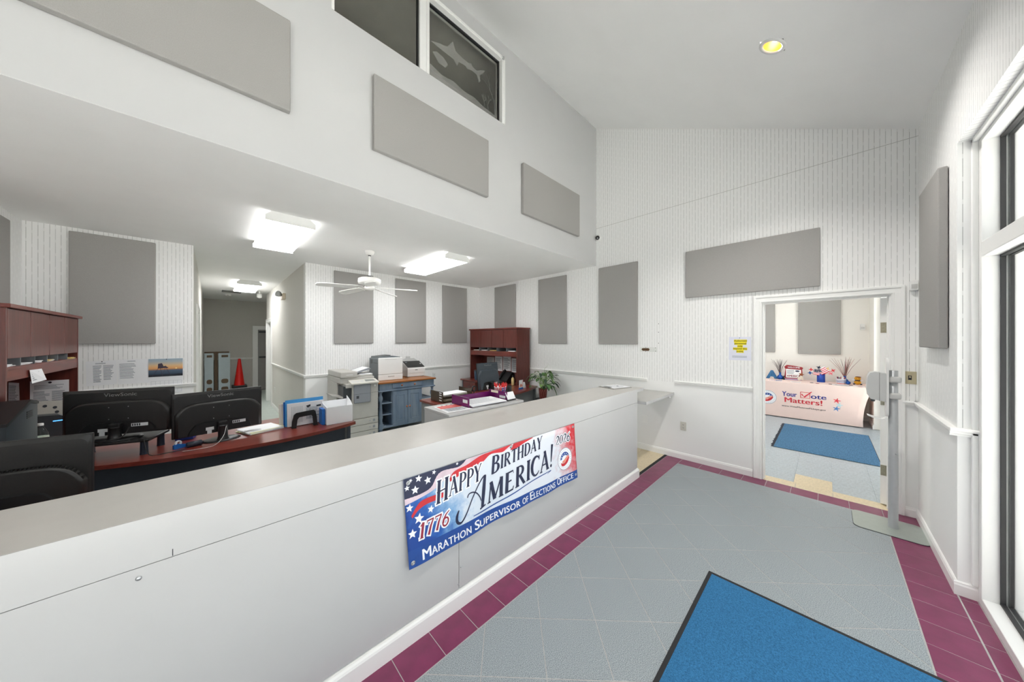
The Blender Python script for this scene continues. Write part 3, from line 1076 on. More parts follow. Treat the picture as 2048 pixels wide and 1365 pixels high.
for k in range(5):
    th = math.radians(295 - 44.37 + 72 * k)
    M = Matrix.Translation((FX, FY, 0)) @ Matrix.Rotation(th, 4, 'Z')
    tilt = Matrix.Translation((0, 0, 2.325)) @ Matrix.Rotation(math.radians(12), 4, 'X') @ Matrix.Rotation(math.radians(3), 4, 'Y')
    g = G()
    P = [(0.16, -0.048), (0.52, -0.062), (0.60, -0.058), (0.635, -0.035), (0.64, 0.0), (0.635, 0.035), (0.60, 0.058), (0.52, 0.062), (0.16, 0.048)]
    g.prism(P, 'z', -0.004, 0.004)
    b = g.xf(M @ tilt).build('blade', fanw, t)
    h = G().prism([(0.085, -0.016), (0.15, -0.02), (0.20, -0.038), (0.235, -0.03), (0.235, 0.03), (0.20, 0.038), (0.15, 0.02), (0.085, 0.016)], 'z', 0.0042, 0.009)
    h.xf(M @ tilt)
    h.xf(Matrix.Translation((0, 0, 0)))
    me = h.build('blade_iron', fanw, t)

# ------------------------------------------------------------------ reception counter
t = thing('reception_counter', 'long white laminate reception counter across the lobby', 'counter', (0.5, 1.74, 0))
CX0, CX1 = XL + 0.02, 3.55
box(CX0, 3.722, 1.5405, 1.95, 0.990, 1.024, bev=0.001).build('countertop', lamtop, t)
box(CX1, 3.7225, 1.536, 1.5402, 0.9905, 1.0238).build('top_edge_band', laminate, t)
box(CX0, CX1, 1.536, 1.5402, 0.872, 1.0238, bev=0.0008).build('apron', laminate, t)
box(CX0, CX1, 1.5404, 1.556, 0.872, 0.9896).build('apron_core', laminate, t)
for a, b in ((CX0, -1.4), (-1.4, 1.06), (1.06, CX1)):
    box(a + 0.0015, b - 0.0015, 1.538, 1.556, 0.108, 0.8695, bev=0.0015).build('front_panel', laminate, t)
box(CX0, CX1 - 0.01, 1.556, 1.60, 0.0, 0.99).build('carcass', laminate, t)
box(CX1 - 0.02, CX1, 1.556, 1.92, 0.0, 0.99, bev=0.002).build('end_panel', laminate, t)
box(CX0, CX1 - 0.02, 1.60, 1.9, 0.70, 0.72).build('shelf', laminate, t)
g = G().prism([(1.536, 0), (1.520, 0), (1.520, 0.082), (1.524, 0.092), (1.531, 0.099), (1.556, 0.105)], 'x', CX0, CX1 + 0.014)
g.prism([(CX1, 0), (CX1 + 0.016, 0), (CX1 + 0.016, 0.082), (CX1 + 0.006, 0.099), (CX1, 0.102)], 'y', 1.522, 1.92)
g.build('plinth', trimpaint, t)
for x, z in ((-0.167, 0.837), (1.074, 0.232), (1.055, 0.137), (2.297, 0.136), (3.50, 0.84), (3.49, 0.16)):
    g = G().ball((x, 1.537, z), 0.0075 if x < 0 else 0.0055, 10, (1, 0.5, 1))
    g.build('screw', chrome, t)
box(-0.0945, -0.0925, 1.5352, 1.537, 0.874, 0.897).build('scratch', darkink, t)

# flip-up gate leaf between the counter and the doorway wall
t = thing('counter_gate_leaf', 'grey-topped flip-up counter leaf against the striped wall', 'counter leaf', (4.07, 1.72, 0.84))
box(3.60, 4.524, 1.456, 1.99, 0.852, 0.880, bev=0.002).build('leaf_top', mat('grey_laminate_top', rgb(186, 185, 181), 0.4, noise=0.02, nscale=12), t)
g = box(3.596, 4.524, 1.451, 1.4565, 0.848, 0.882, bev=0.001).box(3.595, 3.6005, 1.456, 1.99, 0.848, 0.882, bev=0.001)
g.build('edge_band', laminate, t)
box(4.49, 4.524, 1.50, 1.95, 0.80, 0.852, bev=0.002).build('wall_cleat', trimpaint, t)

# ------------------------------------------------------------------ banner
BX, BZ, BL, BH = 0.709, 0.405, 1.542, 0.470


def bw(u, v):
    """vinyl surface: gentle sag and ripples, lower edge lifting off the counter"""
    k = 1 - v / BH
    return 1.528 - 0.010 * k * k - 0.006 * k * math.sin(u * 8.2 + 0.6) - 0.004 * k * math.sin(u * 17 + 1.0)


def fb(off):
    def f(u, v):
        k = 1 - v / BH
        return (BX + u + 0.024 * k * (1 if u > 0.2 else 1), bw(u, v) - off, BZ + v - 0.006 * k * math.sin(u * 6.0))
    return f


t = thing('banner', 'red, white and blue Happy Birthday America vinyl banner on the counter front', 'banner', (1.48, 1.53, 0.40))
bm_ = bpy.data.materials.new('printed_vinyl')
bm_.use_nodes = True
nt = bm_.node_tree
N, Lk = nt.nodes.new, nt.links.new
P = nt.nodes['Principled BSDF']
P.inputs['Roughness'].default_value = 0.42
tc = N('ShaderNodeTexCoord')
sp = N('ShaderNodeSeparateXYZ')
Lk(tc.outputs['Object'], sp.inputs[0])
ns = N('ShaderNodeTexNoise')
ns.inputs['Scale'].default_value = 7
ns.inputs['Detail'].default_value = 8
ns.inputs['Roughness'].default_value = 0.7
Lk(tc.outputs['Object'], ns.inputs['Vector'])


def mth(op, a, b=None, c=None):
    n = N('ShaderNodeMath')
    n.operation = op
    for i, v in enumerate((a, b, c)):
        if v is None:
            continue
        if isinstance(v, (int, float)):
            n.inputs[i].default_value = v
        else:
            Lk(v, n.inputs[i])
    return n.outputs[0]


def ramp(inp, stops):
    r = N('ShaderNodeValToRGB')
    e = r.color_ramp.elements
    e[0].position, e[0].color = stops[0]
    e[1].position, e[1].color = stops[-1]
    for p_, c_ in stops[1:-1]:
        q = e.new(p_)
        q.color = c_
    Lk(inp, r.inputs[0])
    return r.outputs[0]


# object x runs -0.77 .. 0.77 along the banner, object z 0 .. 0.47
wob = mth('MULTIPLY', mth('SUBTRACT', ns.outputs[0], 0.5), 0.55)
xx = mth('ADD', sp.outputs[0], wob)
zz = mth('SUBTRACT', sp.outputs[2], 0.30)
left = mth('ADD', mth('ADD', xx, 0.77), mth('MULTIPLY', zz, 0.55))
cl = ramp(left, [(0.0, rgb(28, 70, 150)), (0.10, rgb(40, 96, 176)), (0.22, rgb(130, 172, 214)), (0.36, rgb(214, 224, 236)), (1.0, rgb(226, 231, 240))])
right = mth('SUBTRACT', mth('ADD', xx, mth('MULTIPLY', zz, 0.18)), 0.50)
fr_ = ramp(right, [(0.0, (0, 0, 0, 1)), (0.10, (0.35, 0.35, 0.35, 1)), (0.24, (1, 1, 1, 1))])
mx = N('ShaderNodeMix')
mx.data_type = 'RGBA'
Lk(fr_, mx.inputs['Factor'])
Lk(cl, mx.inputs['A'])
mx.inputs['B'].default_value = rgb(206, 40, 52)
Lk(mx.outputs['Result'], P.inputs['Base Color'])
g = G()
NU, NV = 64, 10
V = [fb(0)(BL * i / NU, BH * j / NV) for j in range(NV + 1) for i in range(NU + 1)]
F = [(j * (NU + 1) + i, j * (NU + 1) + i + 1, (j + 1) * (NU + 1) + i + 1, (j + 1) * (NU + 1) + i) for j in range(NV) for i in range(NU)]
g.add(V, F, True)
sheet = g.build('vinyl_sheet', bm_, t)
md = sheet.modifiers.new('thickness', 'SOLIDIFY')
md.thickness = 0.0006
md.offset = -1
navy = mat('print_navy', rgb(34, 40, 70), 0.45, noise=0.12, nscale=30)
pblue = mat('print_blue', rgb(30, 74, 150), 0.45, noise=0.10, nscale=20)
pred = mat('print_red', rgb(204, 44, 52), 0.45, noise=0.16, nscale=14)
pdred = mat('print_dark_red', rgb(150, 36, 58), 0.45, noise=0.12, nscale=18)
pwhite = mat('print_white', rgb(240, 242, 247), 0.45, noise=0.02, nscale=20)
ppink = mat('print_blush', rgb(216, 196, 206), 0.45, noise=0.10, nscale=18)


def dense(pts, step=0.02):
    R_ = []
    for i in range(len(pts)):
        a, b = pts[i], pts[(i + 1) % len(pts)]
        n = max(1, int(math.dist(a, b) / step))
        R_ += [(a[0] + (b[0] - a[0]) * k / n, a[1] + (b[1] - a[1]) * k / n) for k in range(n)]
    return R_


def strip(g, fn, lo, hi, n=28):
    """area between two curves given as control points with matching u order"""
    def ev(c, s):
        s *= len(c) - 1
        i = min(int(s), len(c) - 2)
        f = s - i
        # Catmull-Rom
        p = [c[max(0, i - 1)], c[i], c[i + 1], c[min(len(c) - 1, i + 2)]]
        return tuple(0.5 * (2 * p[1][k] + (p[2][k] - p[0][k]) * f + (2 * p[0][k] - 5 * p[1][k] + 4 * p[2][k] - p[3][k]) * f * f +
                            (3 * p[1][k] - p[0][k] - 3 * p[2][k] + p[3][k]) * f ** 3) for k in (0, 1))
    A = [ev(lo, i / n) for i in range(n + 1)]
    B = [ev(hi, i / n) for i in range(n + 1)]
    V = [fn(*q) for q in A + B]
    return g.add(V, [(i, i + 1, n + 2 + i, n + 1 + i) for i in range(n)], True)


f1, f2, f3, f4, f5 = fb(0.0006), fb(0.0011), fb(0.0016), fb(0.0021), fb(0.0026)
g = G()
strip(g, f1, [(0.0, 0.367), (0.09, 0.366), (0.155, 0.382), (0.215, 0.445), (0.34, 0.440), (0.395, 0.468)], [(0.0, 0.470), (0.08, 0.470), (0.16, 0.470), (0.22, 0.470), (0.32, 0.470), (0.396, 0.470)])
g.build('printed_canton', navy, t)
g = G()
strip(g, f1, [(0.0, 0.335), (0.08, 0.345), (0.17, 0.362), (0.26, 0.40), (0.36, 0.415), (0.46, 0.44), (0.56, 0.470)],
      [(0.0, 0.367), (0.09, 0.368), (0.155, 0.384), (0.215, 0.447), (0.34, 0.442), (0.40, 0.468), (0.56, 0.4702)])
strip(g, f1, [(0.60, 0.455), (0.69, 0.440), (0.78, 0.445), (0.88, 0.45)], [(0.60, 0.470), (0.69, 0.470), (0.78, 0.470), (0.9, 0.470)])
g.build('printed_pale_stripe', ppink, t)
g = G()
strip(g, f2, [(0.035, 0.255), (0.07, 0.285), (0.12, 0.300), (0.19, 0.300), (0.26, 0.300)], [(0.03, 0.27), (0.075, 0.32), (0.12, 0.332), (0.19, 0.330), (0.26, 0.325)])
strip(g, f2, [(0.275, 0.372), (0.33, 0.385), (0.42, 0.410), (0.52, 0.418), (0.59, 0.450), (0.69, 0.438), (0.72, 0.446)],
      [(0.275, 0.395), (0.31, 0.424), (0.40, 0.436), (0.50, 0.462), (0.59, 0.468), (0.69, 0.469), (0.785, 0.470)])
strip(g, f2, [(0.765, 0.432), (0.83, 0.432), (0.91, 0.450), (1.0, 0.465)], [(0.80, 0.470), (0.86, 0.470), (0.93, 0.470), (1.0, 0.470)])
g.build('printed_red_stripe', pred, t)
g = G()
for u, v, r, a in ((0.083, 0.452, 0.021, 0.2), (0.136, 0.426, 0.023, -0.1), (0.176, 0.458, 0.014, 0.3), (0.060, 0.398, 0.024, 0.1), (0.016, 0.421, 0.016, 0),
                   (0.023, 0.314, 0.022, 0.2), (0.072, 0.241, 0.030, 0.25), (0.030, 0.176, 0.026, 0.1), (0.145, 0.264, 0.022, 0.3), (0.330, 0.462, 0.010, 0.3),
                   (0.038, 0.455, 0.011, 0.4)):
    fan(G(), f2, star(u, v, r, a, 5, 0.45)).build('printed_star', pwhite, t)
g = G()
strip(g, f2, [(0.0, 0.0006), (0.4, 0.0006), (0.8, 0.0006), (1.2, 0.0006), (BL, 0.0006)], [(0.0, 0.094), (0.4, 0.092), (0.8, 0.082), (1.2, 0.074), (BL, 0.070)], 64)
g.build('printed_blue_band', pblue, t)

# hand-cut serif letters: strokes in a unit-high box -> (list of strokes, width)
SER = 0.10


def letter(ch):
    K, H = 0.17, 0.065       # heavy and hairline weights
    S = lambda x, y, l=0.13: ([(x - l, y), (x + l, y)], 0.05)
    arc = lambda cx, cy, rx, ry, a, b, n=10: [(cx + rx * math.cos(a + (b - a) * i / n), cy + ry * math.sin(a + (b - a) * i / n)) for i in range(n + 1)]
    d = {
        'H': ([([(0.13, 0), (0.13, 1)], K), ([(0.60, 0), (0.60, 1)], K), ([(0.02, 0.5), (0.60, 0.52)], H), S(0.13, 0.02), S(0.13, 0.98), S(0.60, 0.02), S(0.60, 0.98)], 0.76),
        'A': ([([(0.05, 0), (0.34, 1)], H), ([(0.31, 1), (0.60, 0)], K), ([(0.14, 0.33), (0.5, 0.33)], H), S(0.06, 0.02, 0.1), S(0.60, 0.02, 0.12)], 0.72),
        'P': ([([(0.13, 0), (0.13, 1)], K), ([(0.05, 0.97)] + arc(0.26, 0.72, 0.26, 0.25, pi / 2, -pi / 2) + [(0.13, 0.47)], [H, H] + [0.08, 0.1, 0.14, 0.16, 0.17, 0.16, 0.14, 0.1, 0.08] + [H, H]), S(0.13, 0.02)], 0.60),
        'Y': ([([(0.06, 1), (0.30, 0.48)], K), ([(0.58, 1), (0.32, 0.48)], H), ([(0.31, 0), (0.31, 0.5)], K), S(0.06, 0.98, 0.1), S(0.58, 0.98, 0.09), S(0.31, 0.02)], 0.64),
        'B': ([([(0.13, 0), (0.13, 1)], K), ([(0.05, 0.97)] + arc(0.25, 0.76, 0.23, 0.21, pi / 2, -pi / 2) + [(0.13, 0.53)], [H, H] + [0.08, 0.1, 0.13, 0.15, 0.16, 0.15, 0.13, 0.1, 0.08] + [H, H]),
               ([(0.13, 0.53)] + arc(0.27, 0.28, 0.27, 0.25, pi / 2, -pi / 2) + [(0.05, 0.03)], [H, H] + [0.08, 0.1, 0.14, 0.17, 0.18, 0.17, 0.14, 0.1, 0.08] + [H, H])], 0.64),
        'I': ([([(0.16, 0), (0.16, 1)], K), S(0.16, 0.02), S(0.16, 0.98)], 0.32),
        'R': ([([(0.13, 0), (0.13, 1)], K), ([(0.05, 0.97)] + arc(0.26, 0.74, 0.24, 0.23, pi / 2, -pi / 2) + [(0.13, 0.51)], [H, H] + [0.08, 0.1, 0.13, 0.15, 0.16, 0.15, 0.13, 0.1, 0.08] + [H, H]),
               ([(0.28, 0.52), (0.62, 0.0)], 0.15), S(0.13, 0.02), S(0.62, 0.02, 0.08)], 0.70),
        'T': ([([(0.31, 0), (0.31, 1)], K), ([(0.02, 0.86), (0.05, 0.96), (0.57, 0.96), (0.60, 0.86)], [0.05, 0.08, 0.08, 0.05]), S(0.31, 0.02)], 0.62),
        'D': ([([(0.13, 0), (0.13, 1)], K), ([(0.05, 0.97)] + arc(0.25, 0.5, 0.38, 0.47, pi / 2, -pi / 2) + [(0.05, 0.03)], [H, H] + [0.08, 0.1, 0.14, 0.17, 0.18, 0.17, 0.14, 0.1, 0.08] + [H, H])], 0.74),
        'M': ([([(0.10, 0), (0.14, 1)], H), ([(0.14, 1), (0.42, 0.05)], K), ([(0.42, 0.05), (0.72, 1)], H), ([(0.74, 1), (0.78, 0)], K), S(0.10, 0.02, 0.09), S(0.78, 0.02)], 0.92),
        'E': ([([(0.13, 0), (0.13, 1)], K), ([(0.04, 0.97), (0.48, 0.97), (0.51, 0.84)], [0.07, 0.07, 0.04]), ([(0.13, 0.51), (0.40, 0.53)], H), ([(0.04, 0.03), (0.50, 0.03), (0.55, 0.18)], [0.07, 0.07, 0.04])], 0.62),
        'C': ([(arc(0.36, 0.5, 0.30, 0.47, 0.75, 2 * pi - 0.7, 14), [0.07, 0.08, 0.09, 0.12, 0.15, 0.17, 0.18, 0.18, 0.17, 0.15, 0.12, 0.09, 0.08, 0.06, 0.04]), ([(0.58, 0.98), (0.585, 0.74)], 0.05)], 0.66),
        '!': ([([(0.12, 0.26), (0.16, 1.12)], [0.06, 0.17]), (arc(0.12, 0.07, 0.035, 0.04, 0, 2 * pi, 10), 0.08)], 0.3),
        '1': ([([(0.20, 0), (0.22, 1)], K), ([(0.05, 0.80), (0.20, 0.97)], 0.08), S(0.20, 0.02)], 0.42),
        '7': ([([(0.04, 0.80), (0.05, 0.96), (0.54, 0.96)], [0.05, 0.09, 0.09]), ([(0.52, 0.96), (0.36, 0.55), (0.26, 0)], [0.08, 0.14, K])], 0.58),
        '6': ([(arc(0.30, 0.30, 0.22, 0.27, 0, 2 * pi, 18), 0.11), ([(0.52, 0.98), (0.28, 0.80), (0.12, 0.50), (0.09, 0.28)], [0.06, 0.10, 0.15, 0.16])], 0.60),
        '2': ([([(0.06, 0.74)] + arc(0.28, 0.74, 0.20, 0.23, pi, -0.4, 8) + [(0.06, 0.05), (0.52, 0.05), (0.56, 0.2)], [0.08, 0.07, 0.08, 0.09, 0.11, 0.13, 0.15, 0.16, 0.16, 0.14, 0.08, 0.09, 0.05])], 0.60),
        '0': ([(arc(0.30, 0.5, 0.23, 0.46, 0, 2 * pi, 20), [0.16, 0.15, 0.12, 0.09, 0.07, 0.06, 0.07, 0.09, 0.12, 0.15, 0.16, 0.15, 0.12, 0.09, 0.07, 0.06, 0.07, 0.09, 0.12, 0.15, 0.16])], 0.60),
    }
    return d[ch]


def word(g, fn, body, u, v, h, wd_, rise=0.0, lean=0.10, first=1.0, grow=0.0, track=0.05, rise2=0.0):
    """sets a word; wd_ is the total width; rise the baseline slope; first scales the first letter"""
    tot = sum(letter(c)[1] * (first if i == 0 else 1) + track for i, c in enumerate(body))
    k = wd_ / (tot * h)
    x = u
    for i, c in enumerate(body):
        st, w_ = letter(c)
        sc = first if i == 0 else 1 + grow * i
        hh = h * sc
        kx = h * k * (first if i == 0 else 1)
        drop = -(hh - h) * 0.35 if i == 0 and first > 1 else 0
        for pts, ws in st:
            q = [(x + (a + lean * b) * kx, v + drop + b * hh + rise * (x + a * kx - u)) for a, b in pts]
            sw = [s_ * kx * 1.05 for s_ in ws] if isinstance(ws, list) else ws * kx * 1.05
            # hairlines are not scaled by narrow widths
            stroke(g, fn, q, sw)
        x += (w_ + track) * kx
    return g


def outlined(nm, m, out, *a, **k):
    if out:
        gg = G()
        # soft white edging printed under the letters
        tmp = globals()['stroke']

        def fat(g_, fn, pts, w_):
            n = len(pts)
            ws = [q + 0.016 for q in w_] if isinstance(w_, list) else [w_ + 0.016] * n
            (x0, y0), (x1, y1) = pts[0], pts[1]
            l = math.dist(pts[0], pts[1]) or 1
            p0 = (x0 - (x1 - x0) / l * 0.008, y0 - (y1 - y0) / l * 0.008)
            (x2, y2), (x3, y3) = pts[-1], pts[-2]
            l = math.dist(pts[-1], pts[-2]) or 1
            p1 = (x2 - (x3 - x2) / l * 0.008, y2 - (y3 - y2) / l * 0.008)
            return tmp(g_, fn, [p0] + pts[1:-1] + [p1] if n > 2 else [p0, p1], ws)
        globals()['stroke'] = fat
        word(gg, f3, *a, **k)
        globals()['stroke'] = tmp
        gg.build(nm + '_edging', pwhite, t)
    word(G() if False else out_g, f4, *a, **k)


for nm, m, edge, args, kw in (
        ('lettering', navy, True, ('HAPPY', 0.178, 0.282, 0.105, 0.325), dict(rise=0.085, first=1.22, lean=0.14)),
        ('lettering', navy, False, ('BIRTHDAY', 0.585, 0.322, 0.092, 0.515), dict(rise=0.085, first=1.30, lean=0.14)),
        ('lettering', navy, False, ('MERICA!', 0.545, 0.134, 0.132, 0.690), dict(rise=0.085, grow=0.03, lean=0.12)),
        ('lettering', pdred, True, ('1776', 0.062, 0.132, 0.080, 0.195), dict(rise=0.02, lean=0.18)),
        ('lettering', navy, True, ('2026', 1.272, 0.342, 0.070, 0.195), dict(rise=0.0, lean=0.12))):
    out_g = G()
    outlined(nm, m, edge, *args, **kw)
    out_g.build(nm, m, t)
# the tall swash A
g = G()
cat_ = [(0.318, 0.150), (0.313, 0.128), (0.325, 0.113), (0.355, 0.116), (0.392, 0.145), (0.43, 0.205), (0.47, 0.265), (0.515, 0.315), (0.545, 0.330)]
cat_ = [(0.326, 0.186), (0.312, 0.160), (0.308, 0.132), (0.320, 0.112), (0.345, 0.112), (0.382, 0.150), (0.425, 0.215), (0.475, 0.278), (0.515, 0.318), (0.540, 0.328)]


def smooth_stroke(g, fn, pts, ws, k=5):
    P2, W2 = [], []
    n = len(pts)
    for i in range(n - 1):
        p = [pts[max(0, i - 1)], pts[i], pts[i + 1], pts[min(n - 1, i + 2)]]
        for s_ in range(k):
            f = s_ / k
            P2.append(tuple(0.5 * (2 * p[1][q] + (p[2][q] - p[0][q]) * f + (2 * p[0][q] - 5 * p[1][q] + 4 * p[2][q] - p[3][q]) * f * f +
                                   (3 * p[1][q] - p[0][q] - 3 * p[2][q] + p[3][q]) * f ** 3) for q in (0, 1)))
            W2.append(ws[i] + (ws[i + 1] - ws[i]) * f)
    return stroke(g, fn, P2 + [pts[-1]], W2 + [ws[-1]])


smooth_stroke(g, f4, cat_, [0.008, 0.016, 0.018, 0.016, 0.010, 0.008, 0.008, 0.008, 0.009, 0.010])
stroke(g, f4, [(0.536, 0.330), (0.522, 0.24), (0.504, 0.135)], [0.020, 0.028, 0.022])
stroke(g, f4, [(0.484, 0.128), (0.530, 0.140)], 0.010)
smooth_stroke(g, f4, [(0.392, 0.236), (0.402, 0.254), (0.430, 0.256), (0.462, 0.240), (0.486, 0.208), (0.496, 0.178)], [0.006, 0.007, 0.008, 0.008, 0.007, 0.005])
g.build('lettering', navy, t)
g = G()
smooth_stroke(g, f4, [(0.430, 0.108), (0.520, 0.107), (0.640, 0.114), (0.760, 0.124), (0.900, 0.140), (1.05, 0.156), (1.20, 0.165)], [0.004, 0.007, 0.007, 0.007, 0.006, 0.007, 0.004])
stroke(g, f4, [(1.20, 0.164), (1.15, 0.150)], [0.005, 0.002])
g.build('flourish', pblue, t)
# small-capital line on the blue band
g = G()
x = 0.078
SPEC = [('M', 0.050, 1), ('ARATHON', 0.268, 0), ('S', 0.036, 1), ('UPERVISOR', 0.345, 0), ('OF', 0.062, 0), ('E', 0.036, 1), ('LECTIONS', 0.262, 0), ('O', 0.044, 1), ('FFICE', 0.155, 0)]
tot = sum(s_[1] for s_ in SPEC)
gaps = {1: 0.030, 3: 0.026, 4: 0.024, 6: 0.028}
kx = (1.482 - 0.078 - sum(gaps.values()) - 0.005 * 4) / tot
for i, (s_, w_, cap) in enumerate(SPEC):
    v0 = 0.018 - 0.003 * math.sin(x * 2)
    put_text(g, s_, f4, x, x + w_ * kx, v0, v0 + (0.056 if cap else 0.043), bold=0.030, spacing=1.06)
    x += w_ * kx + gaps.get(i, 0.005)
    if i in gaps or i == len(SPEC) - 1:
        g.build('lettering', pwhite, t)
        g = G()


def seal(parent, fn_of, cu, cv, r, flip=1):
    """round election seal: pale ring, blue arch with stars, red island sweep"""
    fa_, fb_, fc_, fd_ = fn_of
    g = disc(G(), fa_, cu, cv, r)
    g.build('seal_rim', mat('seal_grey', rgb(150, 158, 170), 0.5, noise=0.05), parent)
    disc(G(), fb_, cu, cv, r * 0.955).build('seal_field', pwhite, parent)
    g = G()
    strip(g, fc_, circ(cu, cv + r * 0.02, r * 0.40, 16, pi * 0.98, pi * 0.10, r * 0.30), circ(cu, cv + r * 0.02, r * 0.62, 16, pi * 1.02, pi * 0.06, r * 0.60), 24)
    g.build('seal_blue_arch', pblue, parent)
    g = G()
    strip(g, fc_, [(cu - r * 0.55, cv - r * 0.30), (cu - r * 0.45, cv - r * 0.55), (cu - r * 0.1, cv - r * 0.62), (cu + r * 0.35, cv - r * 0.42), (cu + r * 0.62, cv - r * 0.05)],
          [(cu - r * 0.58, cv - r * 0.22), (cu - r * 0.42, cv - r * 0.32), (cu - r * 0.05, cv - r * 0.35), (cu + r * 0.25, cv - r * 0.12), (cu + r * 0.60, cv + r * 0.12)], 20)
    g.build('seal_red_sweep', pred, parent)
    g = G()
    strip(g, fc_, [(cu - r * 0.40, cv - r * 0.28), (cu - r * 0.05, cv - r * 0.33), (cu + r * 0.26, cv - r * 0.10), (cu + r * 0.58, cv + r * 0.12)],
          [(cu - r * 0.34, cv - r * 0.16), (cu - r * 0.05, cv - r * 0.05), (cu + r * 0.2, cv + r * 0.12), (cu + r * 0.48, cv + r * 0.24)], 16)
    g.build('seal_pale_island', mat('print_coral', rgb(232, 150, 128), 0.5, noise=0.2, nscale=40), parent)
    g = G()
    for k in range(5):
        a = pi * (0.86 - 0.17 * k)
        fan(g, fd_, star(cu + r * 0.50 * math.cos(a), cv + r * 0.02 + r * 0.44 * math.sin(a), r * 0.075))
    g.build('seal_star', pwhite, parent)
    g = G()
    for k in range(26):
        a = 2 * pi * k / 26
        q = circ(0, 0, 1, 4)
        cxx, cyy = cu + r * 0.80 * math.cos(a), cv + r * 0.80 * math.sin(a)
        fan(g, fc_, [(cxx + r * 0.035 * math.cos(a + b), cyy + r * 0.035 * math.sin(a + b)) for b in (0.6, 2.4, 3.7, 5.6)])
    g.build('seal_ring_print', ink, parent)


seal(t, (f2, f3, f4, f5), 1.388, 0.205, 0.092)
for u, v in ((0.024, 0.447), (0.022, 0.028), (0.775, 0.456), (1.518, 0.446), (1.518, 0.034)):
    x, y, z = fb(0.0022)(u, v)
    G().xf(Matrix.Identity(4)).add(*[(lambda V_, F_: (V_, F_))(
        [(x + r * math.cos(2 * pi * k / 16), y - d, z + r * math.sin(2 * pi * k / 16)) for r, d in ((0.005, 0), (0.007, 0.002), (0.0105, 0.002), (0.012, 0)) for k in range(16)],
        [(i * 16 + k, (i + 1) * 16 + k, (i + 1) * 16 + (k + 1) % 16, i * 16 + (k + 1) % 16) for i in range(3) for k in range(16)])][0], True).build('grommet', chrome, t)
    G().ball((x, y - 0.0005, z), 0.005, 8, (1, 0.5, 1)).build('fastener', chrome, t)
# ------------------------------------------------------------------ office: monitors
monback = mat('monitor_back_plastic', rgb(40, 39, 38), 0.34, noise=0.10, nscale=160)
sticker = mat('white_sticker', rgb(222, 224, 226), 0.5, noise=0.03, nscale=60)
logo = mat('silver_logo', rgb(168, 168, 166), 0.35, 0.3, noise=0.03, nscale=50)


def rrect(x0, x1, z0, z1, r, n=5):
    P_ = []
    for cx, cz, a in ((x1 - r, z1 - r, 0), (x0 + r, z1 - r, pi / 2), (x0 + r, z0 + r, pi), (x1 - r, z0 + r, 1.5 * pi)):
        P_ += [(cx + r * math.cos(a + pi / 2 * i / n), cz + r * math.sin(a + pi / 2 * i / n)) for i in range(n + 1)]
    return P_


def loft_xz(g, rings, smooth=False):
    """rings: list of (outline [(x, z)], y); closed at the last ring"""
    n = len(rings[0][0])
    V = [(x, y, z) for P_, y in rings for x, z in P_]
    F = []
    for i in range(len(rings) - 1):
        for k in range(n):
            F.append((i * n + k, (i + 1) * n + k, (i + 1) * n + (k + 1) % n, i * n + (k + 1) % n))
    g.add(V, F, smooth)
    g.add(V[-n:], [tuple(range(n))])
    return g


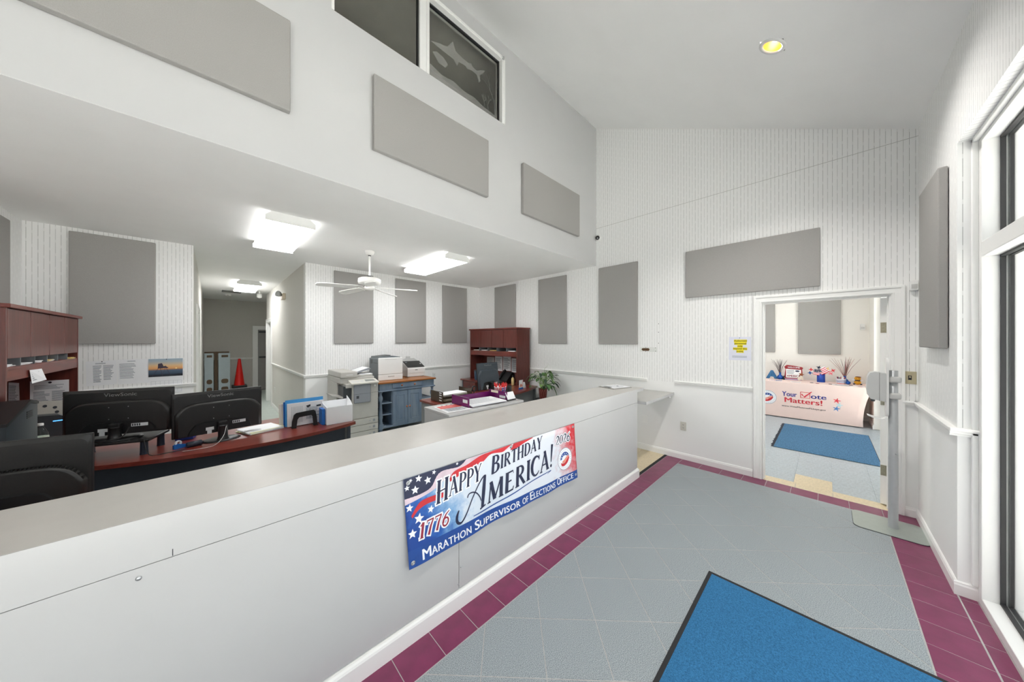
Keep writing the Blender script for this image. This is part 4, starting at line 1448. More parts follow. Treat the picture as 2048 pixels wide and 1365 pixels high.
def monitor(label, x, y, zb, yaw, w, h, zbot, screws=True, vents=False, stickers=True, name_text=True, tilt=0, monback=monback):
    t = thing('computer_monitor', label, 'monitor', (x, y, zb), math.radians(yaw), 'black monitors seen from behind')
    z0 = zbot - zb
    z1 = z0 + h
    T = Matrix.Translation((0, 0, z0)) @ Matrix.Rotation(math.radians(tilt), 4, 'X') @ Matrix.Translation((0, 0, -z0))
    B = lambda g, nm, m: g.xf(T).build(nm, m, t, world=False)
    B(box(-w / 2, w / 2, -0.006, 0.012, z0, z1, bev=0.004), 'bezel', black)
    B(box(-w / 2 + 0.012, w / 2 - 0.012, 0.0118, 0.0128, z0 + 0.018, z1 - 0.012), 'screen', mat('dark_screen', rgb(18, 18, 20), 0.15, noise=0.02))
    # swelling back shell with a domed step
    o = rrect(-w / 2 + 0.004, w / 2 - 0.004, z0 + 0.004, z1 - 0.004, 0.012)
    i1 = rrect(-w / 2 + 0.02, w / 2 - 0.02, z0 + 0.02, z1 - 0.05, 0.06)
    g = loft_xz(G(), [(o, -0.006), (rrect(-w / 2 + 0.012, w / 2 - 0.012, z0 + 0.012, z1 - 0.02, 0.03), -0.012)])
    B(g, 'rear_cover', monback)
    zt = z0 + h * (0.76 if not vents else 0.62)
    aw = w / 2 - 0.012
    top = lambda x: zt - 0.085 * (abs(x) / aw) ** 7
    P0 = [(-aw, z0 + 0.012)] + [(aw * math.sin(pi / 2 * q / 14), top(aw * math.sin(pi / 2 * q / 14))) for q in range(-14, 15)] + [(aw, z0 + 0.012)]
    cz = z0 + 0.012
    sc = lambda P_, a, b: [(px * a, cz + (pz - cz) * b) for px, pz in P_]
    g = loft_xz(G(), [(P0[::-1], -0.010), (sc(P0, 0.985, 0.975)[::-1], -0.024), (sc(P0, 0.965, 0.955)[::-1], -0.032), (sc(P0, 0.93, 0.925)[::-1], -0.034)], True)
    B(g, 'rear_bulge', monback)
    P1 = [(-w * 0.36, z0 + 0.012), (-w * 0.34, z0 + 0.05), (-w * 0.28, z0 + h * 0.27), (-w * 0.18, z0 + h * 0.30), (w * 0.18, z0 + h * 0.30), (w * 0.28, z0 + h * 0.27), (w * 0.34, z0 + 0.05), (w * 0.36, z0 + 0.012)]
    B(loft_xz(G(), [(P1[::-1], -0.030), (sc(P1, 0.97, 0.94)[::-1], -0.044)]), 'connector_hood', black)
    if screws:
        for sx in (-0.05, 0.05):
            for sz in (0.36, 0.62):
                B(G().ball((sx, -0.0345, z0 + h * sz), 0.0032, 8, (1, 0.6, 1)), 'screw', chrome)
    if vents:
        g = G()
        for k in range(46):
            f = k / 45
            xv = -w * 0.46 + w * 0.92 * f
            zv = cz + (top(xv / 0.985) - cz) * 0.985
            g.box(xv - 0.0032, xv + 0.0032, -0.0270, -0.0120, zv - 0.008, zv + 0.005)
        B(g, 'vent_slots', mat('vent_black', rgb(8, 8, 8), 0.8, noise=0.05)).__setitem__('kind', 'stuff')
    if stickers:
        B(G().box(0.07, 0.16, -0.0452, -0.0446, z0 + h * 0.17, z0 + h * 0.24), 'sticker', sticker)
        B(G().box(-0.10, -0.05, -0.0452, -0.0446, z0 + h * 0.10, z0 + h * 0.17).box(-0.092, -0.064, -0.047, -0.0464, z0 + h * 0.02, z0 + h * 0.10), 'sticker', sticker)
        g = G()
        for k in range(4):
            g.box(0.075 + k * 0.012, 0.082 + k * 0.012, -0.0462, -0.0452, z0 + h * 0.18, z0 + h * 0.23)
        B(g, 'sticker_print', darkink)
    if name_text:
        B(put_text(G(), 'ViewSonic', lambda u, v: (u, -0.0128, v), -0.085, 0.085, z1 - 0.052, z1 - 0.026, bold=0.015, spacing=1.02), 'lettering', logo)
    # stand
    nz = max(z0 + h * 0.28, 0.06)
    g = G().lathe(0, -0.075, [(0.042, 0.010), (0.036, 0.02), (0.032, 0.04), (0.032, nz * 0.75), (0.036, nz * 0.8), (0.0, nz * 0.82)], 20)
    g.box(-0.03, 0.03, -0.09, -0.03, nz * 0.6, nz, bev=0.006)
    g.build('stand_neck', black, t, world=False)
    g = G().lathe(0, -0.04, [(0.12, 0.0), (0.12, 0.006), (0.10, 0.011), (0.0, 0.012)], 28)
    g.xf(Matrix.Diagonal((1.05, 0.85, 1, 1)))
    g.build('stand_base', black, t, world=False)
    return t


# riser under the first monitor
rs = thing('monitor_riser', 'low black monitor riser with round legs on the cherry desk', 'stand', (-0.50, 3.73, 0.74), math.radians(-17.6))
box(-0.25, 0.21, -0.12, 0.17, 0.098, 0.118, bev=0.006).build('platform', black, rs, world=False)
for a in (-0.21, 0.17):
    for b in (-0.085, 0.135):
        G().lathe(a, b, [(0.024, 0), (0.022, 0.01), (0.020, 0.098)], 14).build('leg', mat('blue_black_plastic', rgb(34, 44, 58), 0.3, noise=0.05), rs, world=False)
monitor('black monitor with silver maker name, on the riser before the pinned papers', -0.490, 3.754, 0.859, -17.6, 0.577, 0.342, 0.884)
monitor('black monitor with maker name beside the loose papers, before the hall', 0.055, 3.700, 0.74, 11.0, 0.578, 0.360, 0.802)
monitor('large black monitor right behind the counter, cut by the left picture edge', -0.680, 2.520, 0.74, -12.0, 0.56, 0.33, 0.825, vents=True, stickers=False, name_text=False, screws=False)
monitor('slate black monitor on the far desk in front of the right hutch', 3.20, 3.80, 0.74, 6.0, 0.48, 0.43, 0.805, stickers=True, screws=False, tilt=-6, monback=mat('slate_monitor_plastic', rgb(66, 76, 86), 0.35, noise=0.05, nscale=40))

# ------------------------------------------------------------------ desks


def bow_desk(label, x0, x1, yback, xm, ym, k, pm):
    t = thing('office_desk', label, 'desk', ((x0 + x1) / 2, yback - 0.3, 0))
    n = 24
    front = [(x0 + (x1 - x0) * i / n, ym + k * (x0 + (x1 - x0) * i / n - xm) ** 2) for i in range(n + 1)]
    P_ = front + [(x1, yback), (x0, yback)]
    G().prism(P_, 'z', 0.714, 0.740).build('desktop', cherry, t)
    edge = [(x, y - 0.003) for x, y in front]
    V = [(x, y, z) for z in (0.712, 0.7405) for x, y in edge]
    m = n + 1
    G().add(V, [(i, i + 1, m + i + 1, m + i) for i in range(n)], True).build('edge_band', cherry, t)
    yp = max(front[0][1], front[-1][1]) + 0.06
    box(x0 + 0.06, x1 - 0.06, yp, yp + 0.02, 0.12, 0.712, bev=0.002).build('modesty_panel', pm, t)
    for a in (x0 + 0.015, x1 - 0.045):
        box(a, a + 0.03, yp - 0.04, yback - 0.02, 0.0, 0.712, bev=0.003).build('end_panel', pm, t)
    return t


bow_desk('cherry bow-front desk with navy panels behind the counter, holding two monitors', -0.72, 1.085, 4.22, 0.27, 3.283, 0.28, slate)
greydesk = mat('grey_desk_laminate', rgb(116, 118, 120), 0.5, noise=0.03, nscale=20)
bow_desk('cherry desk with grey panels by the right hutch, holding the trays', 2.14, 4.36, 4.085, 2.95, 3.465, 0.155, greydesk)
t = thing('counter_desk', 'low work surface tucked behind the counter under the nearest monitor', 'desk', (-0.5, 2.4, 0))
box(-1.36, 0.3, 2.02, 2.74, 0.71, 0.74, bev=0.003).build('desktop', cherry, t)
for a in (-1.34, 0.25):
    box(a, a + 0.03, 2.05, 2.70, 0, 0.71).build('end_panel', slate, t)


def credenza(label, x0, x1, y0, y1, face, drawers):
    t = thing('credenza', label, 'cabinet', ((x0 + x1) / 2, (y0 + y1) / 2, 0))
    box(x0, x1, y0, y1, 0.714, 0.740, bev=0.003).build('desktop', cherry, t)
    xf_ = x1 if face > 0 else x0
    for a, b in drawers:
        box(xf_ - face * 0.03, xf_ - face * 0.45, a, b, 0.06, 0.714).build('pedestal', cherryv, t)
        for z0, z1 in ((0.50, 0.70), (0.29, 0.49), (0.07, 0.28)):
            box(xf_ - face * 0.014, xf_ - face * 0.034, a + 0.012, b - 0.012, z0, z1, bev=0.003).build('drawer', cherryv, t)
            box(xf_ - face * 0.006, xf_ - face * 0.016, (a + b) / 2 - 0.05, (a + b) / 2 + 0.05, (z0 + z1) / 2 - 0.006, (z0 + z1) / 2 + 0.006, bev=0.003).build('drawer_pull', dkgrey, t)
    for a in (y0 + 0.01, y1 - 0.035):
        box(xf_ - face * 0.05, x0 if face > 0 else x1, a, a + 0.025, 0, 0.714).build('end_panel', slate, t)
    return t


credenza('cherry desk return along the wall under the near hutch', -1.375, -0.745, 2.78, 5.30, 1, [(4.7, 5.2)])
credenza('cherry credenza with drawers under the right hutch', 3.95, 4.50, 4.10, 5.68, -1, [(5.15, 5.60)])
# ------------------------------------------------------------------ hutches
cubby = mat('grey_cubby', rgb(128, 134, 138), 0.5, noise=0.03, nscale=20)


def hutch(label, loc, rz, W, D, dh, ndiv, gap0, gap1):
    """local x along the front, front faces -y, back at y = 0"""
    t = thing('desk_hutch', label, 'hutch', loc, rz)
    B = lambda g, nm, m: g.build(nm, m, t, world=False)
    zt = 1.10
    B(box(-0.018, W + 0.018, -D - 0.022, 0.0, zt - 0.026, zt, bev=0.004), 'top_board', cherry)
    for a in (0, W - 0.024):
        B(box(a, a + 0.024, -D, -0.004, 0, zt - 0.026, bev=0.002), 'side_panel', cherryv)
    B(box(0.024, W - 0.024, -0.016, -0.004, 0, zt - 0.026), 'back_panel', cherryv)
    w = (W - 0.048 - 0.006) / 4
    for k in range(4):
        a = 0.027 + k * w
        B(box(a + 0.0025, a + w - 0.0025, -D + 0.001, -D + 0.02, dh, zt - 0.03, bev=0.003), 'door', cherryv)
    B(box(0.024, W - 0.024, -D + 0.022, -0.016, dh - 0.002, dh + 0.016), 'cabinet_floor', cherry)
    B(box(0.024, W - 0.024, -D + 0.004, -0.016, gap1, gap1 + 0.018, bev=0.002), 'shelf', cherry)
    B(box(0.024, W - 0.024, -D + 0.003, -D + 0.022, gap0, gap1, bev=0.002), 'fascia', cherry)
    for k in range(1, ndiv):
        a = 0.024 + (W - 0.048) * k / ndiv
        B(box(a - 0.005, a + 0.005, -D + 0.012, -0.016, gap1 + 0.018, dh - 0.002), 'divider', cubby)
    B(box(0.024, W - 0.024, -0.022, -0.016, gap1 + 0.018, dh - 0.002), 'cubby_back', cubby)
    return t


H1 = hutch('tall cherry hutch with four doors at the left picture edge', (-1.354, 3.745, 0.74), pi / 2, 1.535, 0.392, 0.735, 6, 0.585, 0.660)
H2 = hutch('tall cherry hutch with four doors in the corner beside the plant', (4.488, 5.562, 0.74), -pi / 2, 1.475, 0.356, 0.705, 5, 0.535, 0.615)


def sheet_thing(name, label, cat, corners, m, prints=(), group=None, t=0.0006):
    """a flat sheet given by 4 world corners (counter-clockwise from its face), printed lines as children"""
    A = [Vector(c) for c in corners]
    c0 = sum(A, Vector()) / 4
    th = thing(name, label, cat, c0, 0, group)
    n = (A[1] - A[0]).cross(A[3] - A[0]).normalized()
    g = G()
    V = [a for a in A] + [a - n * t for a in A]
    g.add(V, [(0, 1, 2, 3), (7, 6, 5, 4), (0, 4, 5, 1), (1, 5, 6, 2), (2, 6, 7, 3), (3, 7, 4, 0)])
    g.build('sheet', m, th)

    def f(u, v):
        p = A[0] + (A[1] - A[0]) * u + (A[3] - A[0]) * v + (A[2] - A[1] - A[3] + A[0]) * (u * v)
        return p + n * 0.0006
    return th, f


def lines(g, f, u0, u1, v0, v1, n, seed=0, fill=0.5, ragged=0.35):
    r = random.Random(seed)
    for i in range(n):
        v = v1 - (v1 - v0) * (i + 0.5) / n
        h = (v1 - v0) / n * fill / 2
        e = u1 - (u1 - u0) * ragged * r.random()
        g.add([f(u0, v - h), f(e, v - h), f(e, v + h), f(u0, v + h)], [(0, 1, 2, 3)])
    return g


# notices pinned inside the near hutch (on its far side panel) and hanging from its shelf
ysp = 3.745 + 1.535 - 0.026
t, f = sheet_thing('notice', 'white printed notice with a round crest inside the near hutch', 'notice',
                   [(-1.226, ysp, 0.93), (-1.012, ysp, 0.93), (-1.012, ysp, 1.208), (-1.226, ysp, 1.208)], paper)
g = lines(G(), f, 0.10, 0.9, 0.70, 0.86, 5, 1)
lines(g, f, 0.08, 0.50, 0.12, 0.64, 12, 2)
lines(g, f, 0.55, 0.92, 0.20, 0.64, 12, 3)
g.build('print', ink, t)
fan(G(), lambda u, v: f(u, v), circ(0.5, 0.93, 0.05, 14, ry=0.035)).build('crest', darkink, t)
t, f = sheet_thing('notice', 'white printed list half hidden by the near hutch stile', 'notice',
                   [(-1.335, ysp, 0.955), (-1.278, ysp, 0.955), (-1.282, ysp, 1.20), (-1.335, ysp, 1.21)], paper)
lines(G(), f, 0.05, 0.9, 0.1, 0.9, 14, 5).build('print', ink, t)
t, f = sheet_thing('note_slip', 'curled white note slip hanging from the near hutch shelf', 'note',
                   [(-0.952, 4.115, 1.277), (-0.938, 4.335, 1.285), (-0.957, 4.320, 1.375), (-0.957, 4.098, 1.378)], paper)
lines(G(), f, 0.1, 0.8, 0.15, 0.85, 5, 9).build('print', ink, t)
manila = mat('manila_card', rgb(226, 200, 128), 0.7, noise=0.05, nscale=20)


def stack(label, x0, x1, y0, y1, z, h, m, n=4, cat='papers', name='paper_stack', group=None, seed=1, rz=0.0):
    """a small pile of loose sheets, each layer a little askew"""
    t = thing(name, label, cat, ((x0 + x1) / 2, (y0 + y1) / 2, z), rz, group)
    r = random.Random(seed)
    for k in range(n):
        g = box(x0 - (x0 + x1) / 2, x1 - (x0 + x1) / 2, y0 - (y0 + y1) / 2, y1 - (y0 + y1) / 2, h * k / n, h * (k + 1) / n - 0.0003)
        g.xf(Matrix.Rotation(r.uniform(-0.12, 0.12), 4, 'Z') @ Matrix.Translation((r.uniform(-0.008, 0.008), r.uniform(-0.008, 0.008), 0)))
        g.build('sheets', m[k % len(m)] if isinstance(m, list) else m, t, world=False)
    return t


GC = 'papers in the hutch cubbies'
zs = 0.74 + 0.660 + 0.0185
stack('white papers in the first cubby of the near hutch, beside its stile', -1.20, -0.99, 3.80, 3.96, zs, 0.014, paper, group=GC, seed=2)
stack('white papers in the second cubby of the near hutch', -1.20, -0.985, 4.04, 4.22, zs, 0.014, paper, group=GC, seed=3)
stack('white papers in the third cubby of the near hutch, above the note slip', -1.20, -0.985, 4.29, 4.46, zs, 0.018, paper, group=GC, seed=4)
stack('manila papers in the fourth cubby of the near hutch', -1.20, -0.99, 4.55, 4.72, zs, 0.016, [paper, manila], group=GC, seed=5)
stack('yellow folder sticking out of the near hutch at its far end', -1.20, -0.965, 5.03, 5.20, zs, 0.014, [manila, paper, manila], group=GC, seed=6)
zs = 0.74 + 0.615 + 0.0185
for y, c, lb in ((5.40, [paper, mat('pale_green_paper', rgb(196, 206, 190), 0.8, noise=0.03)], 'pale papers in the first cubby of the right hutch, by the office corner'),
                 (5.12, paper, 'white papers in the second cubby of the right hutch'), (4.83, manila, 'manila papers in the third cubby of the right hutch'),
                 (4.28, paper, 'white papers in the last cubby of the right hutch, near the plant')):
    stack(lb, 4.17, 4.42, y - 0.09, y + 0.09, zs, 0.016, c, group=GC, seed=int(y * 100))
# papers pinned to the back of the right hutch
for i, (y0, y1, z0, z1, lb) in enumerate(((5.38, 5.12, 0.95, 1.22, 'grey pinned sheet, first behind the far monitor'), (5.10, 4.86, 0.93, 1.24, 'white pinned sheet right of the grey one in the right hutch'),
                                          (4.84, 4.60, 0.95, 1.25, 'white pinned sheet in the middle of the right hutch'), (4.58, 4.36, 0.93, 1.22, 'white pinned sheet above the black desk phone'))):
    t, f = sheet_thing('pinned_sheet', lb, 'notice', [(4.468, y0, z0), (4.468, y1, z0), (4.468, y1, z1), (4.468, y0, z1)], paper if i else mat('grey_paper', rgb(186, 184, 182), 0.8, noise=0.03),
                       group='sheets pinned in the right hutch')
    lines(G(), f, 0.1, 0.9, 0.1, 0.9, 11, i + 20).build('print', ink, t)
# papers and calendar on the left back wall
yw = YB - 0.001
t, f = sheet_thing('notice', 'faint wide printed list pinned left on the striped wall', 'notice', [(-0.990, yw, 1.088), (-0.778, yw, 1.090), (-0.783, yw, 1.367), (-0.996, yw, 1.362)], paper)
g = lines(G(), f, 0.22, 0.5, 0.12, 0.82, 14, 31)
lines(g, f, 0.55, 0.9, 0.2, 0.82, 12, 32)
lines(g, f, 0.30, 0.72, 0.86, 0.92, 2, 33)
g.build('print', ink, t)
G().ball((-0.885, yw - 0.004, 1.355), 0.005, 8).build('push_pin', darkink, t)
t, f = sheet_thing('notice', 'white list of bold lines pinned between the faint list and the calendar', 'notice', [(-0.772, yw, 1.086), (-0.535, yw, 1.083), (-0.550, yw, 1.374), (-0.780, yw, 1.372)], paper)
g = lines(G(), f, 0.06, 0.62, 0.22, 0.84, 12, 41, fill=0.42)
lines(g, f, 0.32, 0.66, 0.90, 0.95, 1, 42)
g.build('print', ink, t)
t = thing('wall_calendar', 'wall calendar with a sunset photo of a lifeguard chair', 'calendar', (-0.40, yw, 1.0))
CX = (-0.545, -0.262)


def fc(u, v):
    return (CX[0] + (CX[1] - CX[0]) * u, yw - 0.003, 1.150 + 0.218 * v)


def fc2(u, v):
    x, y, z = fc(u, v)
    return (x, y - 0.0012, z)


def fc3(u, v):
    x, y, z = fc(u, v)
    return (x, y - 0.002, z)


g = box(CX[0] - 0.002, CX[1] + 0.002, yw - 0.0028, yw, 1.145, 1.370)
g.build('photo_page', paper, t)
pm_ = bpy.data.materials.new('sunset_print')
pm_.use_nodes = True
nt = pm_.node_tree
_g = nt.nodes.new('ShaderNodeTexCoord')
_s = nt.nodes.new('ShaderNodeSeparateXYZ')
nt.links.new(_g.outputs['Generated'], _s.inputs[0])
_rr = nt.nodes.new('ShaderNodeValToRGB')
e = _rr.color_ramp.elements
e[0].position, e[0].color = 0.0, rgb(24, 28, 36)
e[1].position, e[1].color = 1.0, rgb(150, 172, 190)
for p_, c_ in ((0.10, rgb(36, 42, 54)), (0.16, rgb(60, 78, 98)), (0.36, rgb(84, 104, 124)), (0.38, rgb(150, 110, 96)), (0.46, rgb(232, 168, 104)), (0.62, rgb(226, 190, 140)), (0.82, rgb(176, 184, 186))):
    q = e.new(p_)
    q.color = c_
nt.links.new(_s.outputs[2], _rr.inputs[0])
nt.links.new(_rr.outputs[0], nt.nodes['Principled BSDF'].inputs['Base Color'])
nt.nodes['Principled BSDF'].inputs['Roughness'].default_value = 0.4
G().box(CX[0], CX[1], yw - 0.0036, yw - 0.0030, 1.150, 1.368).build('photo', pm_, t)
tower = mat('print_dusk_silhouette', rgb(70, 58, 74), 0.5, noise=0.1, nscale=30)
g = G()
stroke(g, fc2, [(0.28, 0.48), (0.10, 0.02)], 0.012)
stroke(g, fc2, [(0.33, 0.48), (0.40, 0.04)], 0.012)
stroke(g, fc2, [(0.50, 0.50), (0.62, 0.08)], 0.012)
stroke(g, fc2, [(0.48, 0.50), (0.40, 0.10)], 0.008)
stroke(g, fc2, [(0.20, 0.26), (0.58, 0.28)], 0.007)
fan(g, fc2, [(0.26, 0.46), (0.27, 0.72), (0.38, 0.76), (0.42, 0.62), (0.40, 0.46)])
fan(g, fc2, [(0.40, 0.58), (0.50, 0.60), (0.51, 0.56), (0.57, 0.50), (0.56, 0.47), (0.40, 0.47)])
g.build('printed_lifeguard_chair', tower, t)
fan(G(), fc2, circ(0.80, 0.45, 0.03, 12, ry=0.04)).build('printed_sun', mat('print_sun', rgb(250, 224, 150), 0.5, noise=0.02), t)
g = G()
fan(g, fc2, [(0.52, 0.02), (0.98, 0.06), (1.0, 0.12), (0.86, 0.13), (0.74, 0.08), (0.6, 0.08)])
g.build('printed_shore_rocks', darkink, t)
box(CX[0] + 0.012, CX[1] - 0.002, yw - 0.003, yw, 0.940, 1.143).build('date_page', paper, t)
g = G()
for i in range(6):
    z = 0.955 + 0.028 * i
    g.box(CX[0] + 0.02, CX[1] - 0.01, yw - 0.0034, yw - 0.003, z, z + 0.0012)
for i in range(8):
    x = CX[0] + 0.02 + (CX[1] - CX[0] - 0.03) * i / 7
    g.box(x, x + 0.0012, yw - 0.0034, yw - 0.003, 0.955, 1.096)
g.build('date_grid', ink, t)
G().ball((-0.40, yw - 0.006, 1.362), 0.005, 8).build('push_pin', darkink, t)

# ------------------------------------------------------------------ sideboard
t = thing('sideboard', 'weathered blue sideboard with turned legs and a honey wood top', 'sideboard', (2.46, 5.3, 0))
blue = mat('weathered_blue_paint', rgb(98, 118, 142), 0.55, noise=0.30, nscale=9, stretch=(1, 1, 0.25), col2=rgb(134, 148, 162))
honey = mat('honey_wood', rgb(150, 92, 42), 0.4, noise=0.25, nscale=8, stretch=(0.7, 8, 8))
sx0, sx1, sy0, sy1 = 1.905, 2.945, 5.00, 5.66
box(sx0, sx1, sy0, sy1, 0.885, 0.912, bev=0.008).build('top_board', honey, t)
box(sx0 + 0.03, sx1 - 0.03, sy0 + 0.03, sy1 - 0.03, 0.775, 0.885, bev=0.003).build('apron', blue, t)
box(2.145, 2.675, sy0 + 0.016, sy0 + 0.034, 0.80, 0.878, bev=0.004).build('drawer', blue, t)
box(sx0 + 0.01, sx1 - 0.01, sy0 + 0.012, sy1 - 0.012, 0.755, 0.775, bev=0.006).build('moulding', blue, t)
knobm = mat('copper_knob', rgb(176, 104, 66), 0.35, 0.4, noise=0.08, nscale=40)


def knob(x, y, z, m, par, r=0.016):
    g = G()
    V = ring([(0.006, 0), (0.006, 0.012), (r, 0.02), (r * 0.9, 0.03), (0.002, 0.034)], 12)
    V.xf(Matrix.Translation((x, y, z)) @ Matrix.Rotation(pi / 2, 4, 'X'))
    V.build('knob', m, par)


for x in (2.295, 2.525):
    knob(x, sy0 + 0.016, 0.838, knobm, t)
box(2.14, 2.68, sy0 + 0.04, sy1 - 0.03, 0.16, 0.755, bev=0.003).build('cupboard', blue, t)
for x0, x1, kx_ in ((2.15, 2.408, 2.385), (2.412, 2.67, 2.435)):
    d = box(x0, x1, sy0 + 0.022, sy0 + 0.04, 0.185, 0.745, bev=0.003).build('door', blue, t)
    g = G()
    for a, b, c, e_ in ((x0 + 0.05, x1 - 0.05, 0.245, 0.257), (x0 + 0.05, x1 - 0.05, 0.673, 0.685)):
        g.box(a, b, sy0 + 0.014, sy0 + 0.022, c, e_, bev=0.003)
    for a in (x0 + 0.05, x1 - 0.062):
        g.box(a, a + 0.012, sy0 + 0.014, sy0 + 0.022, 0.245, 0.685, bev=0.003)
    g.box(x0 + 0.085, x1 - 0.085, sy0 + 0.016, sy0 + 0.022, 0.28, 0.65, bev=0.005)
    g.build('raised_panel', blue, t)
    knob(kx_, sy0 + 0.022, 0.47, knobm, t)
TURN = [(0.026, 0.755), (0.034, 0.748), (0.026, 0.735), (0.018, 0.728), (0.024, 0.715), (0.018, 0.702), (0.030, 0.675), (0.036, 0.640), (0.028, 0.605), (0.020, 0.594), (0.026, 0.582), (0.019, 0.57),
        (0.024, 0.48), (0.031, 0.39), (0.034, 0.33), (0.024, 0.30), (0.030, 0.288), (0.024, 0.275), (0.036, 0.25), (0.030, 0.235)]
for x in (sx0 + 0.055, sx1 - 0.055):
    for y in (sy0 + 0.055, sy1 - 0.055):
        g = G().lathe(x, y, TURN, 16)
        g.box(x - 0.034, x + 0.034, y - 0.034, y + 0.034, 0.150, 0.236, bev=0.004)
        g.lathe(x, y, [(0.026, 0.151), (0.034, 0.12), (0.036, 0.08), (0.022, 0.03), (0.018, 0.0)], 16)
        g.build('leg', blue, t)
box(sx0 + 0.02, sx1 - 0.02, sy0 + 0.03, sy1 - 0.03, 0.155, 0.185, bev=0.004).build('bottom_shelf', blue, t)
for a, b in ((sx0 + 0.06, 2.14), (2.68, sx1 - 0.06)):
    for z in (0.36, 0.55):
        box(a, b, sy0 + 0.05, sy1 - 0.04, z, z + 0.018, bev=0.003).build('side_shelf', blue, t)

# ------------------------------------------------------------------ printers
t = thing('laser_printer', 'large white-fronted office printer with grey sides on the blue sideboard', 'printer', (2.20, 5.45, 0.912))
gside = mat('grey_printer_side', rgb(112, 120, 124), 0.45, noise=0.03, nscale=20)
px0, px1, py0, py1 = 1.992, 2.412, 5.225, 5.66
box(px0 + 0.004, px1 - 0.004, py0 + 0.03, py1, 0.912, 1.285, bev=0.012).build('body', gside, t)
box(px0, px1, py0, py0 + 0.03, 1.012, 1.296, bev=0.010).build('front_cover', whiteplastic, t)
box(px0, px1, py0, py0 + 0.03, 0.914, 1.009, bev=0.006).build('paper_drawer', whiteplastic, t)
box(2.155, 2.265, py0 - 0.003, py0 + 0.004, 0.965, 0.988, bev=0.003).build('drawer_handle', greyplastic, t)
g = G().prism([(px0 + 0.02, 1.285), (px0 + 0.03, 1.318), (px0 + 0.26, 1.326), (px1 - 0.03, 1.306), (px1 - 0.012, 1.285)], 'y', py0 + 0.05, py1 - 0.03)
g.build('top_cover', gside, t)
g = G().prism([(px0 + 0.05, 1.3205), (px0 + 0.24, 1.327), (px0 + 0.25, 1.338), (px0 + 0.21, 1.336), (px0 + 0.08, 1.325)], 'y', py0 + 0.10, py1 - 0.08)
g.build('output_flap', dkgrey, t)
box(2.10, 2.30, py0 - 0.001, py0 + 0.001, 1.268, 1.274).build('cover_grip', greyplastic, t)
g = G()
for k in range(6):
    g.box(px0 + 0.001, px0 + 0.005, 5.50, 5.58, 1.195 + k * 0.012, 1.201 + k * 0.012)
g.build('side_vent', black, t)
box(px0 + 0.002, px0 + 0.006, 5.27, 5.46, 1.205, 1.212).build('side_groove', black, t)

t = thing('desktop_printer', 'small white printer with a black top on the blue sideboard', 'printer', (2.76, 5.52, 0.912))
qx0, qx1, qy0, qy1 = 2.585, 2.935, 5.395, 5.66
G().prism([(qy0, 0.920), (qy0 - 0.004, 1.06), (qy0 + 0.012, 1.088), (qy1 - 0.03, 1.19), (qy1, 1.185), (qy1, 0.920)], 'x', qx0, qx1).build('body', whiteplastic, t)
G().prism([(qy0 + 0.004, 1.0875), (qy0 + 0.012, 1.0885), (qy1 - 0.04, 1.1872), (qy1 - 0.035, 1.193), (qy0 + 0.014, 1.096)], 'x', qx0 + 0.006, qx1 - 0.006).build('black_top_cover', black, t)
V = [(2.64, 1.0), (2.88, 1.0)]
dz_ = (1.193 - 1.096) / (qy1 - 0.035 - qy0 - 0.014)
sl_ = lambda y, o: 1.096 + (y - qy0 - 0.014) * dz_ + o
P_ = [(2.68, 5.44), (2.90, 5.44), (2.88, 5.54), (2.72, 5.54)]
G().add([(x, y, sl_(y, 0.0012)) for x, y in P_], [(0, 1, 2, 3)]).build('output_recess', mat('deep_black', rgb(8, 8, 9), 0.3, noise=0.02), t)
P_ = [(2.62, 5.57), (2.66, 5.57), (2.66, 5.59), (2.62, 5.59)]
G().add([(x, y, sl_(y, 0.0012)) for x, y in P_], [(0, 1, 2, 3)]).build('display', mat('display_grey', rgb(150, 160, 166), 0.3, noise=0.02), t)
P_ = [(2.89, 5.50), (2.91, 5.50), (2.91, 5.53), (2.89, 5.53)]
G().add([(x, y, sl_(y, 0.0012)) for x, y in P_], [(0, 1, 2, 3)]).build('button', whiteplastic, t)
box(qx0 + 0.01, qx1 - 0.01, qy0 - 0.0055, qy0, 0.985, 0.988).build('tray_seam', greyplastic, t)
box(2.73, 2.78, qy0 - 0.006, qy0, 1.035, 1.045).build('badge', dkgrey, t)
for a in (qx0 + 0.02, qx1 - 0.05):
    box(a, a + 0.03, qy0 + 0.02, qy0 + 0.05, 0.912, 0.921).build('foot', dkgrey, t)
    box(a, a + 0.03, qy1 - 0.05, qy1 - 0.02, 0.912, 0.921).build('foot', dkgrey, t)
g = G().prism([(2.60, 1.17), (2.60, 1.225), (2.66, 1.245), (2.83, 1.245), (2.90, 1.205), (2.90, 1.17)], 'y', qy1 - 0.02, qy1)
g.box(2.67, 2.76, qy1 - 0.012, qy1 - 0.004, 1.24, 1.285, bev=0.003)
g.build('rear_paper_guide', greyplastic, t)

